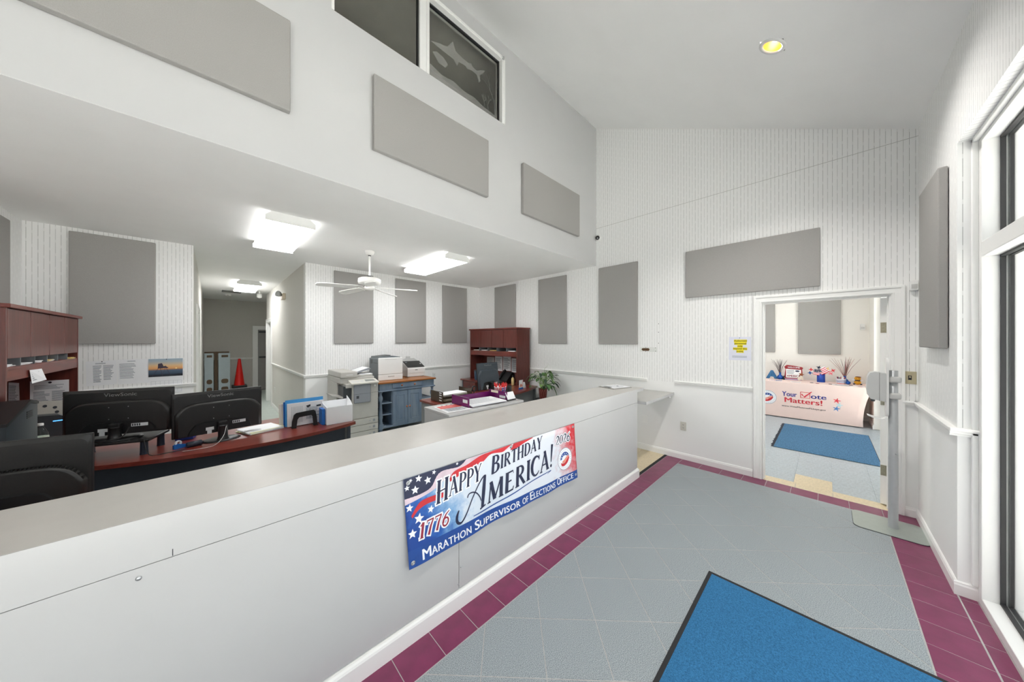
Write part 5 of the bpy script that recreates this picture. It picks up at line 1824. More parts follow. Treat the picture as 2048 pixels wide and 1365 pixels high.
# ------------------------------------------------------------------ copier
t = thing('copier', 'tall beige office copier with side tray left of the blue sideboard', 'copier', (1.59, 5.24, 0))
cop = mat('copier_beige', rgb(186, 184, 178), 0.45, noise=0.02, nscale=12)
copd = mat('copier_grey_door', rgb(142, 146, 152), 0.45, noise=0.02, nscale=12)
x0, x1, y0, y1 = 1.34, 1.84, 4.83, 5.65
box(x0, x1, y0 + 0.02, y1, 0.03, 0.43, bev=0.006).build('drawer_cabinet', cop, t)
for z0, z1 in ((0.335, 0.425), (0.24, 0.33), (0.14, 0.235), (0.045, 0.135)):
    d = box(x0 + 0.003, x1 - 0.003, y0, y0 + 0.025, z0, z1, bev=0.005).build('paper_drawer', cop, t)
    G().xf(Matrix.Identity(4)).lathe(0, 0, [(0.018, 0), (0.016, 0.004), (0.010, 0.005), (0.0, 0.005)], 16).xf(Matrix.Translation((x1 - 0.065, y0, (z0 + z1) / 2)) @ Matrix.Rotation(pi / 2, 4, 'X')).build('drawer_catch', copd, t)
    box(x1 - 0.135, x1 - 0.115, y0 - 0.001, y0 + 0.001, (z0 + z1) / 2 - 0.006, (z0 + z1) / 2 + 0.004).build('size_mark', ink, t)
box(x0 + 0.13, x1, y0 + 0.01, y1, 0.43, 0.955, bev=0.008).build('main_body', cop, t)
box(x0, x1 - 0.05, y0 + 0.30, y1, 0.43, 0.955, bev=0.006).build('rear_body', cop, t)
box(x0, x0 + 0.14, y0 + 0.02, y0 + 0.32, 0.43, 0.60, bev=0.006).build('finisher_base', cop, t)
box(x0 + 0.02, x0 + 0.135, y0 + 0.05, y0 + 0.30, 0.60, 0.92).build('finisher_recess', dkgrey, t)
G().prism([(x0 - 0.12, 0.80), (x0 - 0.13, 0.815), (x0 + 0.02, 0.775), (x0 + 0.14, 0.765), (x0 + 0.14, 0.745), (x0 + 0.0, 0.755)], 'y', y0 + 0.06, y0 + 0.34).build('output_tray', cop, t)
box(x0 + 0.05, x0 + 0.15, y0 + 0.03, y0 + 0.30, 0.895, 0.955, bev=0.006).build('finisher_cap', cop, t)
box(x0 + 0.145, x0 + 0.385, y0 - 0.012, y0 + 0.012, 0.665, 0.940, bev=0.012).build('front_door', copd, t)
box(x0 + 0.145, x0 + 0.385, y0 - 0.0125, y0 - 0.011, 0.798, 0.801).build('door_seam', dkgrey, t)
box(x0 + 0.18, x0 + 0.215, y0 - 0.0135, y0 - 0.009, 0.735, 0.775).build('door_latch', dkgrey, t)
box(x0 + 0.40, x1 - 0.002, y0 + 0.0085, y0 + 0.0105, 0.800, 0.803).build('door_seam', dkgrey, t)
G().prism([(y0 - 0.03, 0.945), (y0 - 0.03, 0.962), (y0 + 0.14, 1.0), (y0 + 0.16, 0.945)], 'x', x0 + 0.11, x1 + 0.0).build('control_panel', mat('control_panel_ivory', rgb(206, 204, 196), 0.45, noise=0.02), t)
f_ = lambda u, v: (x0 + 0.11 + u, y0 - 0.03 + v, 0.9635 + 0.038 * v / 0.17)
G().add([f_(0.21, 0.05), f_(0.36, 0.05), f_(0.35, 0.14), f_(0.22, 0.14)], [(0, 1, 2, 3)]).build('touch_display', mat('dull_display', rgb(128, 132, 128), 0.3, noise=0.02), t)
for k in range(3):
    a = 0.02 + 0.06 * k
    G().add([f_(a, 0.04), f_(a + 0.045, 0.04), f_(a + 0.045, 0.12), f_(a, 0.12)], [(0, 1, 2, 3)]).build('key_pad', greyplastic, t)
box(x0, x1 - 0.01, y0 + 0.14, y1, 0.955, 1.035, bev=0.008).build('scanner', cop, t)
box(x0, x0 + 0.24, y0 + 0.12, y1 - 0.03, 1.036, 1.125, bev=0.014).build('document_feeder', cop, t)
box(x0 + 0.24, x1 - 0.02, y0 + 0.18, y1 - 0.05, 1.036, 1.062, bev=0.006).build('platen_cover', cop, t)
G().prism([(x0 + 0.23, 1.075), (x0 + 0.23, 1.083), (x1 - 0.03, 1.150), (x1 - 0.03, 1.140)], 'y', y0 + 0.24, y1 - 0.14).build('feeder_tray', copd, t)
box(x0 + 0.08, x0 + 0.17, y0 + 0.1185, y0 + 0.1205, 1.075, 1.082).build('badge', sticker, t)
G().ball((x1 - 0.05, y0 + 0.008, 0.905), 0.016, 12, (1, 0.5, 1)).build('power_button', mat('button_bright', rgb(240, 240, 238), 0.25, noise=0.01), t)
for a in (x0 + 0.06, x1 - 0.06):
    for b in (y0 + 0.1, y1 - 0.1):
        G().cyl((a - 0.012, b, 0.018), (a + 0.012, b, 0.018), 0.018).build('caster', dkgrey, t)
t2, f = sheet_thing('paper_stack', 'white papers left in the copier feeder', 'papers', [(1.60, 5.12, 1.100), (1.80, 5.12, 1.158), (1.80, 5.42, 1.158), (1.60, 5.42, 1.100)], paper, t=0.003)
stack('loose white sheets on top of the copier platen', 1.64, 1.82, 5.02, 5.12, 1.0625, 0.010, paper, seed=12)

# ------------------------------------------------------------------ things on the near desk
t = thing('file_sorter', 'black arched bookend holding upright folders on the cherry desk', 'bookend', (0.66, 3.63, 0.74))
aarch = [(0.552, 0.742), (0.556, 0.80), (0.572, 0.868), (0.592, 0.885), (0.735, 0.896), (0.752, 0.885), (0.764, 0.82), (0.770, 0.742), (0.735, 0.742), (0.728, 0.83), (0.716, 0.848), (0.615, 0.840), (0.602, 0.82), (0.592, 0.742)]
G().prism(aarch, 'y', 3.615, 3.627).build('arch', black, t)
for a in (0.552, 0.735):
    box(a, a + 0.038, 3.60, 3.80, 0.7405, 0.7455, bev=0.001).build('foot', black, t)
GF = 'upright folders in the black bookend'
bluef = mat('blue_folder', rgb(66, 158, 224), 0.45, noise=0.04, nscale=14)
bluefd = mat('deep_blue_folder', rgb(30, 104, 186), 0.45, noise=0.04, nscale=14)


def leaning(name, label, cat, x0, x1, y, z0, z1, th, lean, m, rz=0.06, group=None, z0b=None):
    t = thing(name, label, cat, ((x0 + x1) / 2, y, z0), rz, group)
    g = box(-(x1 - x0) / 2, (x1 - x0) / 2, 0, th, 0, z1 - z0, bev=0.0008)
    g.xf(Matrix.Rotation(-lean, 4, 'X'))
    g.build('sheets', m, t, world=False)
    return t


leaning('file_folder', 'bright blue folder standing tallest in the black bookend', 'folder', 0.515, 0.845, 3.705, 0.7465, 1.005, 0.004, 0.05, bluef, group=GF)
leaning('file_folder', 'deep blue folder behind the bright blue one', 'folder', 0.505, 0.838, 3.735, 0.7465, 0.985, 0.004, 0.05, bluefd, group=GF)
p_ = leaning('form_sheets', 'white printed form standing in front of the blue folder', 'papers', 0.528, 0.842, 3.685, 0.7465, 0.972, 0.010, 0.05, paper)
g = G()
fl = lambda u, v: tuple(Matrix.Rotation(-0.05, 4, 'X') @ Vector((u, -0.0008, v)))
for k in range(9):
    stroke(g, fl, [(-0.12 + 0.011 * k, 0.03), (-0.12 + 0.011 * k, 0.19)], 0.0022)
lines(g, lambda u, v: fl(0.0 + 0.14 * u, 0.05 + 0.12 * v), 0, 0.9, 0, 1, 12, 3)
g.build('print', ink, p_, world=False)
g = G()
fan(g, fl, [(0.0, 0.185), (0.04, 0.195), (0.04, 0.175), (0.015, 0.165)])
fan(g, fl, [(0.092, 0.18), (0.135, 0.184), (0.135, 0.166), (0.095, 0.164)])
stroke(g, fl, [(0.035, 0.06), (0.035, 0.15)], 0.004)
stroke(g, fl, [(0.122, 0.06), (0.122, 0.14)], 0.005)
g.build('bold_print', darkink, p_, world=False)
leaning('file_folder', 'cream folder standing at the back of the black bookend', 'folder', 0.475, 0.82, 3.765, 0.7465, 0.965, 0.012, 0.05, mat('cream_card', rgb(228, 220, 206), 0.7, noise=0.03), group=GF)
t = thing('paper_tray', 'open white box of paper at the right end of the cherry desk', 'box', (0.95, 3.58, 0.74), 0.0)
bx0, bx1, by0, by1 = 0.828, 1.068, 3.512, 3.70
box(bx0 - 0.0006, bx1 + 0.0006, by0 - 0.0006, by0 + 0.004, 0.7412, 0.9155).build('front_wall', paper, t)
G().prism([(by0, 0.742), (by1, 0.742), (by1, 0.99), (by0 + 0.06, 0.95), (by0, 0.915)], 'x', bx1 - 0.004, bx1).build('side_wall', paper, t)
G().prism([(by0, 0.742), (by1, 0.742), (by1, 0.94), (by0, 0.915)], 'x', bx0, bx0 + 0.004).build('side_wall', paper, t)
box(bx0, bx1, by1 - 0.004, by1, 0.742, 0.955).build('back_wall', paper, t)
box(bx0, bx1, by0, by1, 0.741, 0.745).build('bottom', paper, t)
box(bx0 + 0.008, bx1 - 0.008, by0 + 0.01, by1 - 0.01, 0.746, 0.88).build('sheets', paper, t)
leaning('file_folder', 'narrow blue folder squeezed beside the white paper box', 'folder', 0.795, 0.822, 3.55, 0.7415, 0.90, 0.12, 0.0, bluefd, rz=0.0, group=GF)
stack('loose white and yellow papers between the monitor and the folders', 0.20, 0.47, 3.66, 3.90, 0.7405, 0.022, [paper, paper, mat('pale_yellow_paper', rgb(226, 226, 176), 0.8, noise=0.02), paper], n=8, seed=8, rz=0.35)
t = thing('tape_dispenser', 'small clear and blue tape dispenser under the monitors', 'tape dispenser', (-0.17, 3.60, 0.74), 0.5)
g = G().prism([(-0.05, 0), (0.05, 0), (0.05, 0.018), (0.02, 0.022), (-0.03, 0.04), (-0.05, 0.03)], 'y', -0.012, 0.012)
g.build('body', bluefd, t, world=False)
V = ring([(0.010, -0.008), (0.020, -0.008), (0.020, 0.008), (0.010, 0.008), (0.010, -0.008)], 16)
V.xf(Matrix.Translation((-0.022, 0, 0.043)) @ Matrix.Rotation(pi / 2, 4, 'X')).build('tape_roll', sticker, t, world=False)
t = thing('speaker', 'small dark blue cylinder lying under the second monitor', 'speaker', (-0.10, 3.57, 0.762), 0.3)
g = G().tube([(-0.045, 0, 0), (-0.042, 0, 0), (0.042, 0, 0), (0.045, 0, 0)], [0.017, 0.0215, 0.0215, 0.017], 16)
g.build('casing', mat('blue_black_plastic', rgb(34, 44, 58), 0.3, noise=0.05), t, world=False)
t = thing('tissue_box', 'blue box with a clear lid between the two monitors', 'box', (-0.16, 3.90, 0.74), -0.2)
box(-0.055, 0.055, -0.05, 0.05, 0.0, 0.10, bev=0.004).build('box_body', mat('royal_blue_card', rgb(44, 78, 170), 0.4, noise=0.04), t, world=False)
box(-0.05, 0.05, -0.045, 0.045, 0.1005, 0.135, bev=0.006).build('lid', greyplastic, t, world=False)
for i, (pts, lb) in enumerate((([(-0.36, 3.545, 0.86), (-0.33, 3.50, 0.750), (-0.24, 3.49, 0.745), (-0.15, 3.51, 0.745)], 'black cable looping from the riser over the desk'),
                               ([(-0.44, 3.64, 0.95), (-0.47, 3.615, 0.89), (-0.54, 3.60, 0.875), (-0.58, 3.63, 0.864)], 'black cables dropping behind the monitor on the riser'),
                               ([(0.09, 3.57, 0.87), (0.07, 3.51, 0.80), (0.02, 3.46, 0.750), (-0.06, 3.44, 0.745), (-0.16, 3.45, 0.745)], 'thin grey cable from the second monitor to the desk edge'))):
    P_ = [Vector(p) for p in pts]
    Q = []
    for k in range(len(P_) - 1):
        for s_ in range(5):
            f_ = s_ / 5
            a, b, c, d_ = P_[max(0, k - 1)], P_[k], P_[k + 1], P_[min(len(P_) - 1, k + 2)]
            Q.append(0.5 * (2 * b + (c - a) * f_ + (2 * a - 5 * b + 4 * c - d_) * f_ ** 2 + (3 * b - a - 3 * c + d_) * f_ ** 3))
    Q.append(P_[-1])
    tag(G().tube(Q, 0.0032 if i < 2 else 0.002, 6).build('cable', black if i < 2 else greyplastic), lb, 'cable')
# left end: dark printer, bottle, device, card stand
t = thing('desktop_printer', 'dark grey printer at the left picture edge below the hutch', 'printer', (-1.05, 3.50, 0.74))
G().prism([(3.28, 0.741), (3.72, 0.741), (3.72, 1.17), (3.60, 1.19), (3.28, 1.10)], 'x', -1.30, -0.84).build('body', mat('printer_slate', rgb(52, 60, 65), 0.35, noise=0.05, nscale=10), t)
G().prism([(3.27, 1.101), (3.60, 1.191), (3.725, 1.171), (3.72, 1.19), (3.60, 1.215), (3.27, 1.118)], 'x', -1.305, -0.835).build('top_lid', black, t)
g = G()
for k in range(4):
    g.box(-0.842, -0.838, 3.55, 3.64, 1.10 + k * 0.012, 1.107 + k * 0.012)
g.build('side_vent', black, t)
box(-1.25, -1.0, 3.262, 3.282, 0.80, 1.0, bev=0.004).build('front_panel', whiteplastic, t)
t = thing('water_bottle', 'clear plastic water bottle with a white cap by the grey printer', 'bottle', (-0.915, 4.10, 0.74))
bot = glass_mat('bottle_plastic', (0.86, 0.90, 0.90))
G().lathe(-0.915, 4.10, [(0.034, 0.741), (0.038, 0.75), (0.038, 0.885), (0.036, 0.905), (0.024, 0.935), (0.014, 0.955), (0.014, 0.962)], 20).build('body', bot, t)
G().lathe(-0.915, 4.10, [(0.0385, 0.80), (0.0388, 0.802), (0.0388, 0.878), (0.0385, 0.88)], 20).build('label_band', mat('pale_green_label', rgb(222, 230, 212), 0.5, noise=0.08, nscale=60), t)
G().lathe(-0.915, 4.10, [(0.016, 0.960), (0.0165, 0.962), (0.016, 0.976), (0.012, 0.978)], 16).build('cap', whiteplastic, t)
t = thing('desk_device', 'dark grey rounded device with a blue light strip on the hutch desk', 'device', (-0.93, 4.45, 0.74), 0.3)
g = G().prism([(-0.12, 0.0), (0.12, 0.0), (0.13, 0.06), (0.09, 0.20), (0.02, 0.245), (-0.10, 0.255), (-0.13, 0.10)], 'y', -0.06, 0.06)
g.build('casing', dkgrey, t, world=False)
box(-0.01, 0.035, -0.0625, -0.0595, 0.196, 0.204, bev=0.001).build('light_strip', mat('blue_light', rgb(80, 170, 255), 0.4, emit=(0.1, 0.4, 1, 1), estr=1.2), t, world=False)
t = thing('card_stand', 'folded grey card stand with black cut-outs by the hutch notice', 'card stand', (-1.01, 4.62, 0.74), 0.5)
g = G().prism([(-0.10, 0.0), (0.10, 0.0), (0.10, 0.33), (-0.12, 0.36), (-0.06, 0.26)], 'y', -0.004, 0.004)
g.build('card', mat('grey_card', rgb(176, 172, 164), 0.7, noise=0.04), t, world=False)
g = G()
for u, v in ((-0.05, 0.32), (0.0, 0.30), (0.05, 0.28), (0.06, 0.24)):
    fan(g, lambda a, b: (a, -0.0046, b), circ(u, v, 0.012, 8))
g.build('cut_out', darkink, t, world=False)
tag(G().lathe(-0.80, 4.25, [(0.020, 0.741), (0.021, 0.743), (0.021, 0.915), (0.018, 0.92)], 14).build('white_tube', whiteplastic), 'small upright white tube beside the water bottle', 'tube')

# ------------------------------------------------------------------ right desk group
t = thing('counter_cabinet', 'white box cabinet behind the counter holding the purple tray', 'cabinet', (1.66, 2.13, 0))
box(1.26, 2.06, 1.956, 2.325, 0.0, 1.024, bev=0.002).build('carcass', laminate, t)
box(1.258, 2.063, 1.953, 2.328, 1.025, 1.044, bev=0.002).build('cabinet_top', laminate, t)
t, f = sheet_thing('notice', 'red and white printed notice lying flat on the white cabinet', 'notice', [(1.285, 2.02, 1.0452), (1.50, 1.99, 1.0452), (1.535, 2.26, 1.0452), (1.315, 2.27, 1.0452)], paper)
g = G()
for v0, v1 in ((0.52, 0.70), (0.72, 0.90)):
    g.add([f(0.05, v0), f(0.95, v0), f(0.95, v1), f(0.05, v1)], [(0, 1, 2, 3)])
g.build('red_band', mat('print_signal_red', rgb(214, 84, 74), 0.6, noise=0.15, nscale=60), t)
lines(G(), lambda u, v: f(u, v) + Vector((0, 0, 0.0006)), 0.1, 0.9, 0.08, 0.5, 6, 77).build('print', ink, t)
g = G()
for k in range(3):
    fan(g, lambda u, v: f(u, v) + Vector((0, 0, 0.0006)), circ(0.3 + 0.2 * k, 0.94, 0.05, 8, ry=0.03))
g.build('emblem', darkink, t)
purple = glass_mat('purple_acrylic', (0.42, 0.05, 0.34), haze=0.0)
purp = mat('purple_plastic', rgb(104, 24, 92), 0.2, noise=0.05, nscale=20)
t = thing('letter_tray', 'purple letter tray of printed sheets on the white cabinet', 'tray', (1.71, 2.14, 1.044), 0.0)
tx0, tx1, ty0, ty1 = 1.50, 1.93, 2.035, 2.285
box(tx0, tx0 + 0.005, ty0, ty1, 1.0455, 1.125, bev=0.001).build('end_wall', purp, t)
box(tx1 - 0.005, tx1, ty0, ty1, 1.0455, 1.125, bev=0.001).build('end_wall', purp, t)
box(tx0, tx1, ty1 - 0.005, ty1, 1.0455, 1.105, bev=0.001).build('back_wall', purp, t)
box(tx0, tx1, ty0, ty1, 1.0452, 1.0492).build('tray_floor', purp, t)
box(tx0 - 0.001, tx0, ty0 + 0.02, ty0 + 0.085, 1.078, 1.105).build('label_sticker', sticker, t)
box(tx1 - 0.0065, tx1 - 0.0052, ty1 - 0.13, ty1 - 0.03, 1.10, 1.122).build('label_sticker', mat('cream_sticker', rgb(232, 220, 200), 0.6, noise=0.03), t)
box(tx1 - 0.0065, tx1 - 0.0052, ty0 + 0.02, ty0 + 0.10, 1.062, 1.085).build('label_sticker', sticker, t)
t = stack('thick pad of printed sheets lying in the purple tray', 1.530, 1.895, 2.01, 2.255, 1.0495, 0.016, paper, n=3, seed=44)
lines(G(), lambda u, v: (-0.19 + 0.38 * u, -0.11 + 0.22 * v, 0.0165), 0.05, 0.95, 0.1, 0.9, 9, 3, fill=0.25).build('print', ink, t, world=False)
t = thing('card_holder', 'small black stand showing a white card on the white cabinet', 'card stand', (1.975, 2.02, 1.044), 0.1)
g = box(-0.058, 0.058, -0.004, 0.004, 0.004, 0.012).box(-0.058, 0.058, 0.0, 0.03, 0.0, 0.004)
g.build('stand_base', black, t, world=False)
box(-0.055, 0.055, -0.001, 0.001, 0.0, 0.07).xf(Matrix.Translation((0, 0.002, 0.012)) @ Matrix.Rotation(-0.5, 4, 'X')).build('card', paper, t, world=False)
# pen bucket
t = thing('pen_bucket', 'stars and stripes bucket full of red pens behind the purple tray', 'bucket', (2.005, 2.215, 1.044))
r_ = lambda z: 0.042 + (z - 1.045) * 0.16
G().lathe(2.005, 2.215, [(0.042, 1.045), (0.058, 1.145), (0.060, 1.147), (0.055, 1.147), (0.041, 1.052)], 24).build('bucket', pwhite, t)
cy_ = lambda o: (lambda a, z: (2.005 + (r_(z) + o) * math.cos(a), 2.215 + (r_(z) + o) * math.sin(a), z))
g = G()
for k in range(5):
    a0 = 2.3 + 0.36 * k
    fn = cy_(0.0008)
    strip(g, lambda u, v: fn(u, v), [(a0, 1.049), (a0 + 0.20, 1.095), (a0 + 0.42, 1.142)], [(a0 + 0.17, 1.049), (a0 + 0.37, 1.095), (a0 + 0.59, 1.142)], 8)
g.build('printed_stripe', pred, t)
g = G()
fn = cy_(0.0008)
strip(g, lambda u, v: fn(u, v), [(4.05, 1.047), (4.5, 1.047), (5.0, 1.047), (5.6, 1.047)], [(4.35, 1.143), (4.7, 1.143), (5.1, 1.143), (5.7, 1.143)], 16)
g.build('printed_blue_field', pblue, t)
g = G()
fn2 = cy_(0.0014)
for i in range(4):
    for j in range(4):
        fan(g, lambda u, v: fn2(u, v), [(4.35 + 0.26 * i + 0.06 * j + 0.10 * q[0], 1.06 + 0.022 * j + 0.007 * q[1]) for q in star(0, 0, 1)])
g.build('printed_star', pwhite, t)
rr_ = random.Random(5)
redpen = mat('red_pen_barrel', rgb(216, 44, 44), 0.35, noise=0.05)
for k in range(26):
    a = rr_.random() * 2 * pi
    q = 0.012 + 0.03 * rr_.random()
    b = (2.005 + q * math.cos(a), 2.215 + q * math.sin(a), 1.054)
    e_ = (2.005 + (q * 1.5 + 0.012) * math.cos(a), 2.215 + (q * 1.5 + 0.012) * math.sin(a), 1.170 + 0.02 * rr_.random())
    tag(G().tube([b, (b[0] * 0.1 + e_[0] * 0.9, b[1] * 0.1 + e_[1] * 0.9, b[2] * 0.1 + e_[2] * 0.9), e_], [0.0036, 0.0036, 0.0012], 6).build('red_pen', redpen),
        'red pen standing in the stars and stripes bucket', 'pen', 'red pens in the bucket')
# smoke letter trays
smoke = glass_mat('smoke_acrylic', (0.40, 0.34, 0.28))
t = thing('letter_trays', 'two-tier smoke brown letter tray on the far cherry desk', 'tray', (2.52, 3.80, 0.74))
for x in (2.24, 2.72):
    g = box(x, x + 0.006, 3.63, 3.95, 0.742, 0.888, bev=0.001)
    g.build('end_frame', mat('smoke_brown_plastic', rgb(74, 62, 50), 0.25, noise=0.05), t)
for z in (0.745, 0.815):
    box(2.246, 2.72, 3.63, 3.95, z, z + 0.004).build('tier', mat('smoke_brown_plastic', rgb(74, 62, 50), 0.25, noise=0.05), t)
g = G()
for z in (0.765, 0.80, 0.835, 0.865):
    g.box(2.2385, 2.2398, 3.66, 3.72, z, z + 0.014)
g.build('frame_slots', sticker, t)
stack('white and cream sheets in the upper smoke tray', 2.29, 2.68, 3.68, 3.90, 0.8195, 0.022, [paper, mat('cream_card', rgb(228, 220, 206), 0.7)], n=5, seed=61)
stack('buff sheets in the lower smoke tray', 2.29, 2.68, 3.68, 3.90, 0.7495, 0.03, [mat('buff_paper', rgb(178, 160, 132), 0.8, noise=0.06), mat('cream_card', rgb(228, 220, 206), 0.7)], n=5, seed=62)
stack('white papers right of the smoke tray', 2.80, 2.92, 3.51, 3.66, 0.7405, 0.008, paper, n=3, seed=63)
# black gooseneck mic / webcam by the far monitor
t = thing('desk_webcam', 'black round webcam on a short stem before the far monitor', 'webcam', (2.70, 3.54, 0.74), 0)
G().lathe(2.70, 3.54, [(0.04, 0.741), (0.038, 0.752), (0.01, 0.758), (0.008, 0.86)], 16).build('stem', black, t)
V = ring([(0.03, -0.012), (0.042, -0.012), (0.046, 0), (0.042, 0.012), (0.03, 0.012), (0.03, -0.012)], 20)
V.xf(Matrix.Translation((2.70, 3.54, 0.90)) @ Matrix.Rotation(pi / 2, 4, 'X')).build('ring_head', black, t)
# desk phone in the right hutch, bottles
t = thing('desk_phone', 'black desk phone standing inside the right hutch', 'phone', (4.20, 4.46, 0.74))
G().prism([(4.10, 0.741), (4.32, 0.741), (4.32, 0.93), (4.26, 0.965), (4.10, 0.80)], 'y', 4.34, 4.58).build('base', black, t)
g = G().tube([(4.10, 4.555, 0.83), (4.17, 4.56, 0.92), (4.27, 4.56, 0.985)], [0.028, 0.02, 0.028], 10)
g.build('handset', black, t)
t = thing('lotion_bottle', 'cream bottle with a dark cap at the right hutch side', 'bottle', (4.10, 4.17, 0.74))
G().lathe(4.10, 4.17, [(0.026, 0.741), (0.028, 0.745), (0.028, 0.86), (0.014, 0.885), (0.012, 0.892)], 16).build('body', mat('cream_bottle', rgb(220, 196, 140), 0.35, noise=0.05), t)
G().lathe(4.10, 4.17, [(0.014, 0.890), (0.014, 0.915), (0.006, 0.92)], 12).build('cap', darkink, t)
t = thing('travel_mug', 'slate blue travel mug left of the far monitor', 'mug', (4.08, 5.28, 0.74))
G().lathe(4.08, 5.28, [(0.032, 0.741), (0.042, 0.93), (0.043, 0.932)], 18).build('body', mat('slate_blue', rgb(70, 92, 116), 0.3, 0.2, noise=0.04), t)
G().lathe(4.08, 5.28, [(0.044, 0.931), (0.043, 0.95), (0.02, 0.955)], 18).build('lid', dkgrey, t)
t = thing('photo_stand', 'small upright card with a red picture beside the plant', 'card stand', (3.86, 3.72, 0.74), 0.15)
box(-0.055, 0.055, -0.003, 0.003, 0.03, 0.16, bev=0.001).build('card', paper, t, world=False)
box(-0.057, 0.057, -0.006, 0.012, 0.0, 0.03, bev=0.002).build('blue_base', bluefd, t, world=False)
box(0.042, 0.050, -0.0038, -0.003, 0.04, 0.155).build('red_edge', pred, t, world=False)
fan(G(), lambda u, v: (u, -0.0037, v), [(-0.04, 0.045), (0.03, 0.045), (0.035, 0.07), (-0.01, 0.10), (-0.04, 0.075)]).build('picture', mat('print_coral', rgb(232, 150, 128), 0.5, noise=0.2, nscale=40), t, world=False)
t = thing('memo_card', 'white folded memo card leaning before the plant', 'card', (4.00, 3.80, 0.74), -0.2)
G().prism([(-0.06, 0.0), (0.06, 0.0), (0.045, 0.10), (-0.035, 0.11)], 'y', -0.002, 0.002).xf(Matrix.Rotation(-0.15, 4, 'X')).build('card', paper, t, world=False)
t = thing('desk_box', 'small dark grey box behind the pen bucket', 'box', (3.56, 3.72, 0.74), 0)
box(-0.08, 0.02, -0.05, 0.05, 0.0, 0.10, bev=0.004).build('casing', dkgrey, t, world=False)
box(-0.06, -0.03, -0.053, -0.049, 0.02, 0.08).build('front_slot', black, t, world=False)

# plant on its small dark table
t = thing('plant_table', 'small round black table under the potted plant', 'table', (4.22, 3.46, 0))
G().lathe(4.22, 3.46, [(0.17, 0.535), (0.19, 0.54), (0.19, 0.56), (0.0, 0.561)], 28).build('table_top', black, t)
for k in range(3):
    a = 2 * pi * k / 3
    G().tube([(4.22 + 0.12 * math.cos(a), 3.46 + 0.12 * math.sin(a), 0.536), (4.22 + 0.17 * math.cos(a), 3.46 + 0.17 * math.sin(a), 0.0)], 0.012, 8).build('leg', black, t)
PX, PY = 4.19, 3.50
t = thing('potted_plant', 'leafy peace lily in a red patterned pot beside the right hutch', 'plant', (PX, PY, 0.561))
G().lathe(PX, PY, [(0.055, 0.562), (0.06, 0.565), (0.078, 0.74), (0.082, 0.745), (0.072, 0.745), (0.068, 0.72), (0.0, 0.715)], 22).build('pot', mat('red_brown_pot', rgb(120, 50, 44), 0.4, noise=0.3, nscale=40), t)
g = G()
for k in range(12):
    a0 = 2 * pi * k / 12
    for s_ in (-1, 1):
        fn = lambda u, z: (PX + (0.0607 + (z - 0.565) * 0.103) * math.cos(u), PY + (0.0607 + (z - 0.565) * 0.103) * math.sin(u), z)
        strip(g, fn, [(a0, 0.575), (a0 + s_ * 0.26, 0.65), (a0 + s_ * 0.52, 0.73)], [(a0 + 0.05, 0.575), (a0 + 0.05 + s_ * 0.26, 0.65), (a0 + 0.05 + s_ * 0.52, 0.73)], 6)
g.build('pot_lattice', mat('pale_lattice', rgb(190, 120, 110), 0.5, noise=0.05), t)
leafm = [mat('leaf_green', rgb(70, 108, 56), 0.4, noise=0.25, nscale=20), mat('leaf_bright', rgb(122, 158, 82), 0.4, noise=0.2, nscale=20), mat('leaf_dark', rgb(38, 66, 40), 0.4, noise=0.2, nscale=20)]
rp = random.Random(11)


def leaf(base, az, reach, height, L_, W_, m, droop):
    """stem arching out of the pot, then a pointed blade folded along its midrib"""
    tip0 = Vector((base[0] + reach * math.cos(az), base[1] + reach * math.sin(az), height))
    mid = Vector((base[0] + reach * 0.35 * math.cos(az), base[1] + reach * 0.35 * math.sin(az), base[2] + (height - base[2]) * 0.65))
    st = [Vector(base), mid, tip0]
    G().tube(st, [0.0035, 0.003, 0.002], 5).build('stem', leafm[1], t)
    d = Vector((math.cos(az), math.sin(az), 0))
    sd = Vector((-math.sin(az), math.cos(az), 0))
    n = 7
    V, F = [], []
    for i in range(n + 1):
        s_ = i / n
        w_ = W_ * math.sin(pi * min(1, s_ * 0.92 + 0.06)) ** 0.8 * (1 - s_ * 0.25)
        if i == n:
            w_ = 0.001
        c_ = tip0 + d * (L_ * s_ * (1 - 0.15 * s_)) + Vector((0, 0, (0.30 * s_ - droop * s_ * s_) * L_))
        V += [c_ - sd * w_ + Vector((0, 0, 0.25 * w_)), c_, c_ + sd * w_ + Vector((0, 0, 0.25 * w_))]
    for i in range(n):
        for k in (0, 1):
            F.append((3 * i + k, 3 * i + k + 1, 3 * i + k + 4, 3 * i + k + 3))
    G().add(V, F, True).build('leaf', m, t)


for k in range(58):
    az = rp.random() * 2 * pi
    tier = rp.random()
    if math.sin(az) > 0.15 and tier < 0.45:
        az = -0.2 - 2.6 * rp.random()
    leaf((PX + 0.03 * math.cos(az), PY + 0.03 * math.sin(az), 0.72), az, 0.04 + 0.17 * rp.random() * (1.25 - tier), 0.79 + 0.26 * tier, 0.11 + 0.08 * rp.random(), 0.024 + 0.018 * rp.random(), leafm[k % 3], 0.25 + 0.75 * rp.random())
leaf((PX, PY, 0.72), -0.9, 0.03, 1.10, 0.09, 0.02, leafm[1], -0.9)
leaf((PX, PY, 0.72), -0.5, 0.16, 0.93, 0.20, 0.020, leafm[2], 0.7)
leaf((PX, PY, 0.72), -0.75, 0.20, 0.90, 0.17, 0.018, leafm[2], 0.8)
leaf((PX, PY, 0.72), 2.3, 0.14, 0.88, 0.12, 0.035, leafm[0], 0.6)
leaf((PX, PY, 0.72), -1.2, 0.15, 0.78, 0.14, 0.030, leafm[0], 1.8)
# ------------------------------------------------------------------ lobby things
pile = mat('blue_carpet_pile', rgb(58, 116, 160), 0.95, noise=0.32, nscale=170, spec=0.1, bump=0.8, bscale=420)


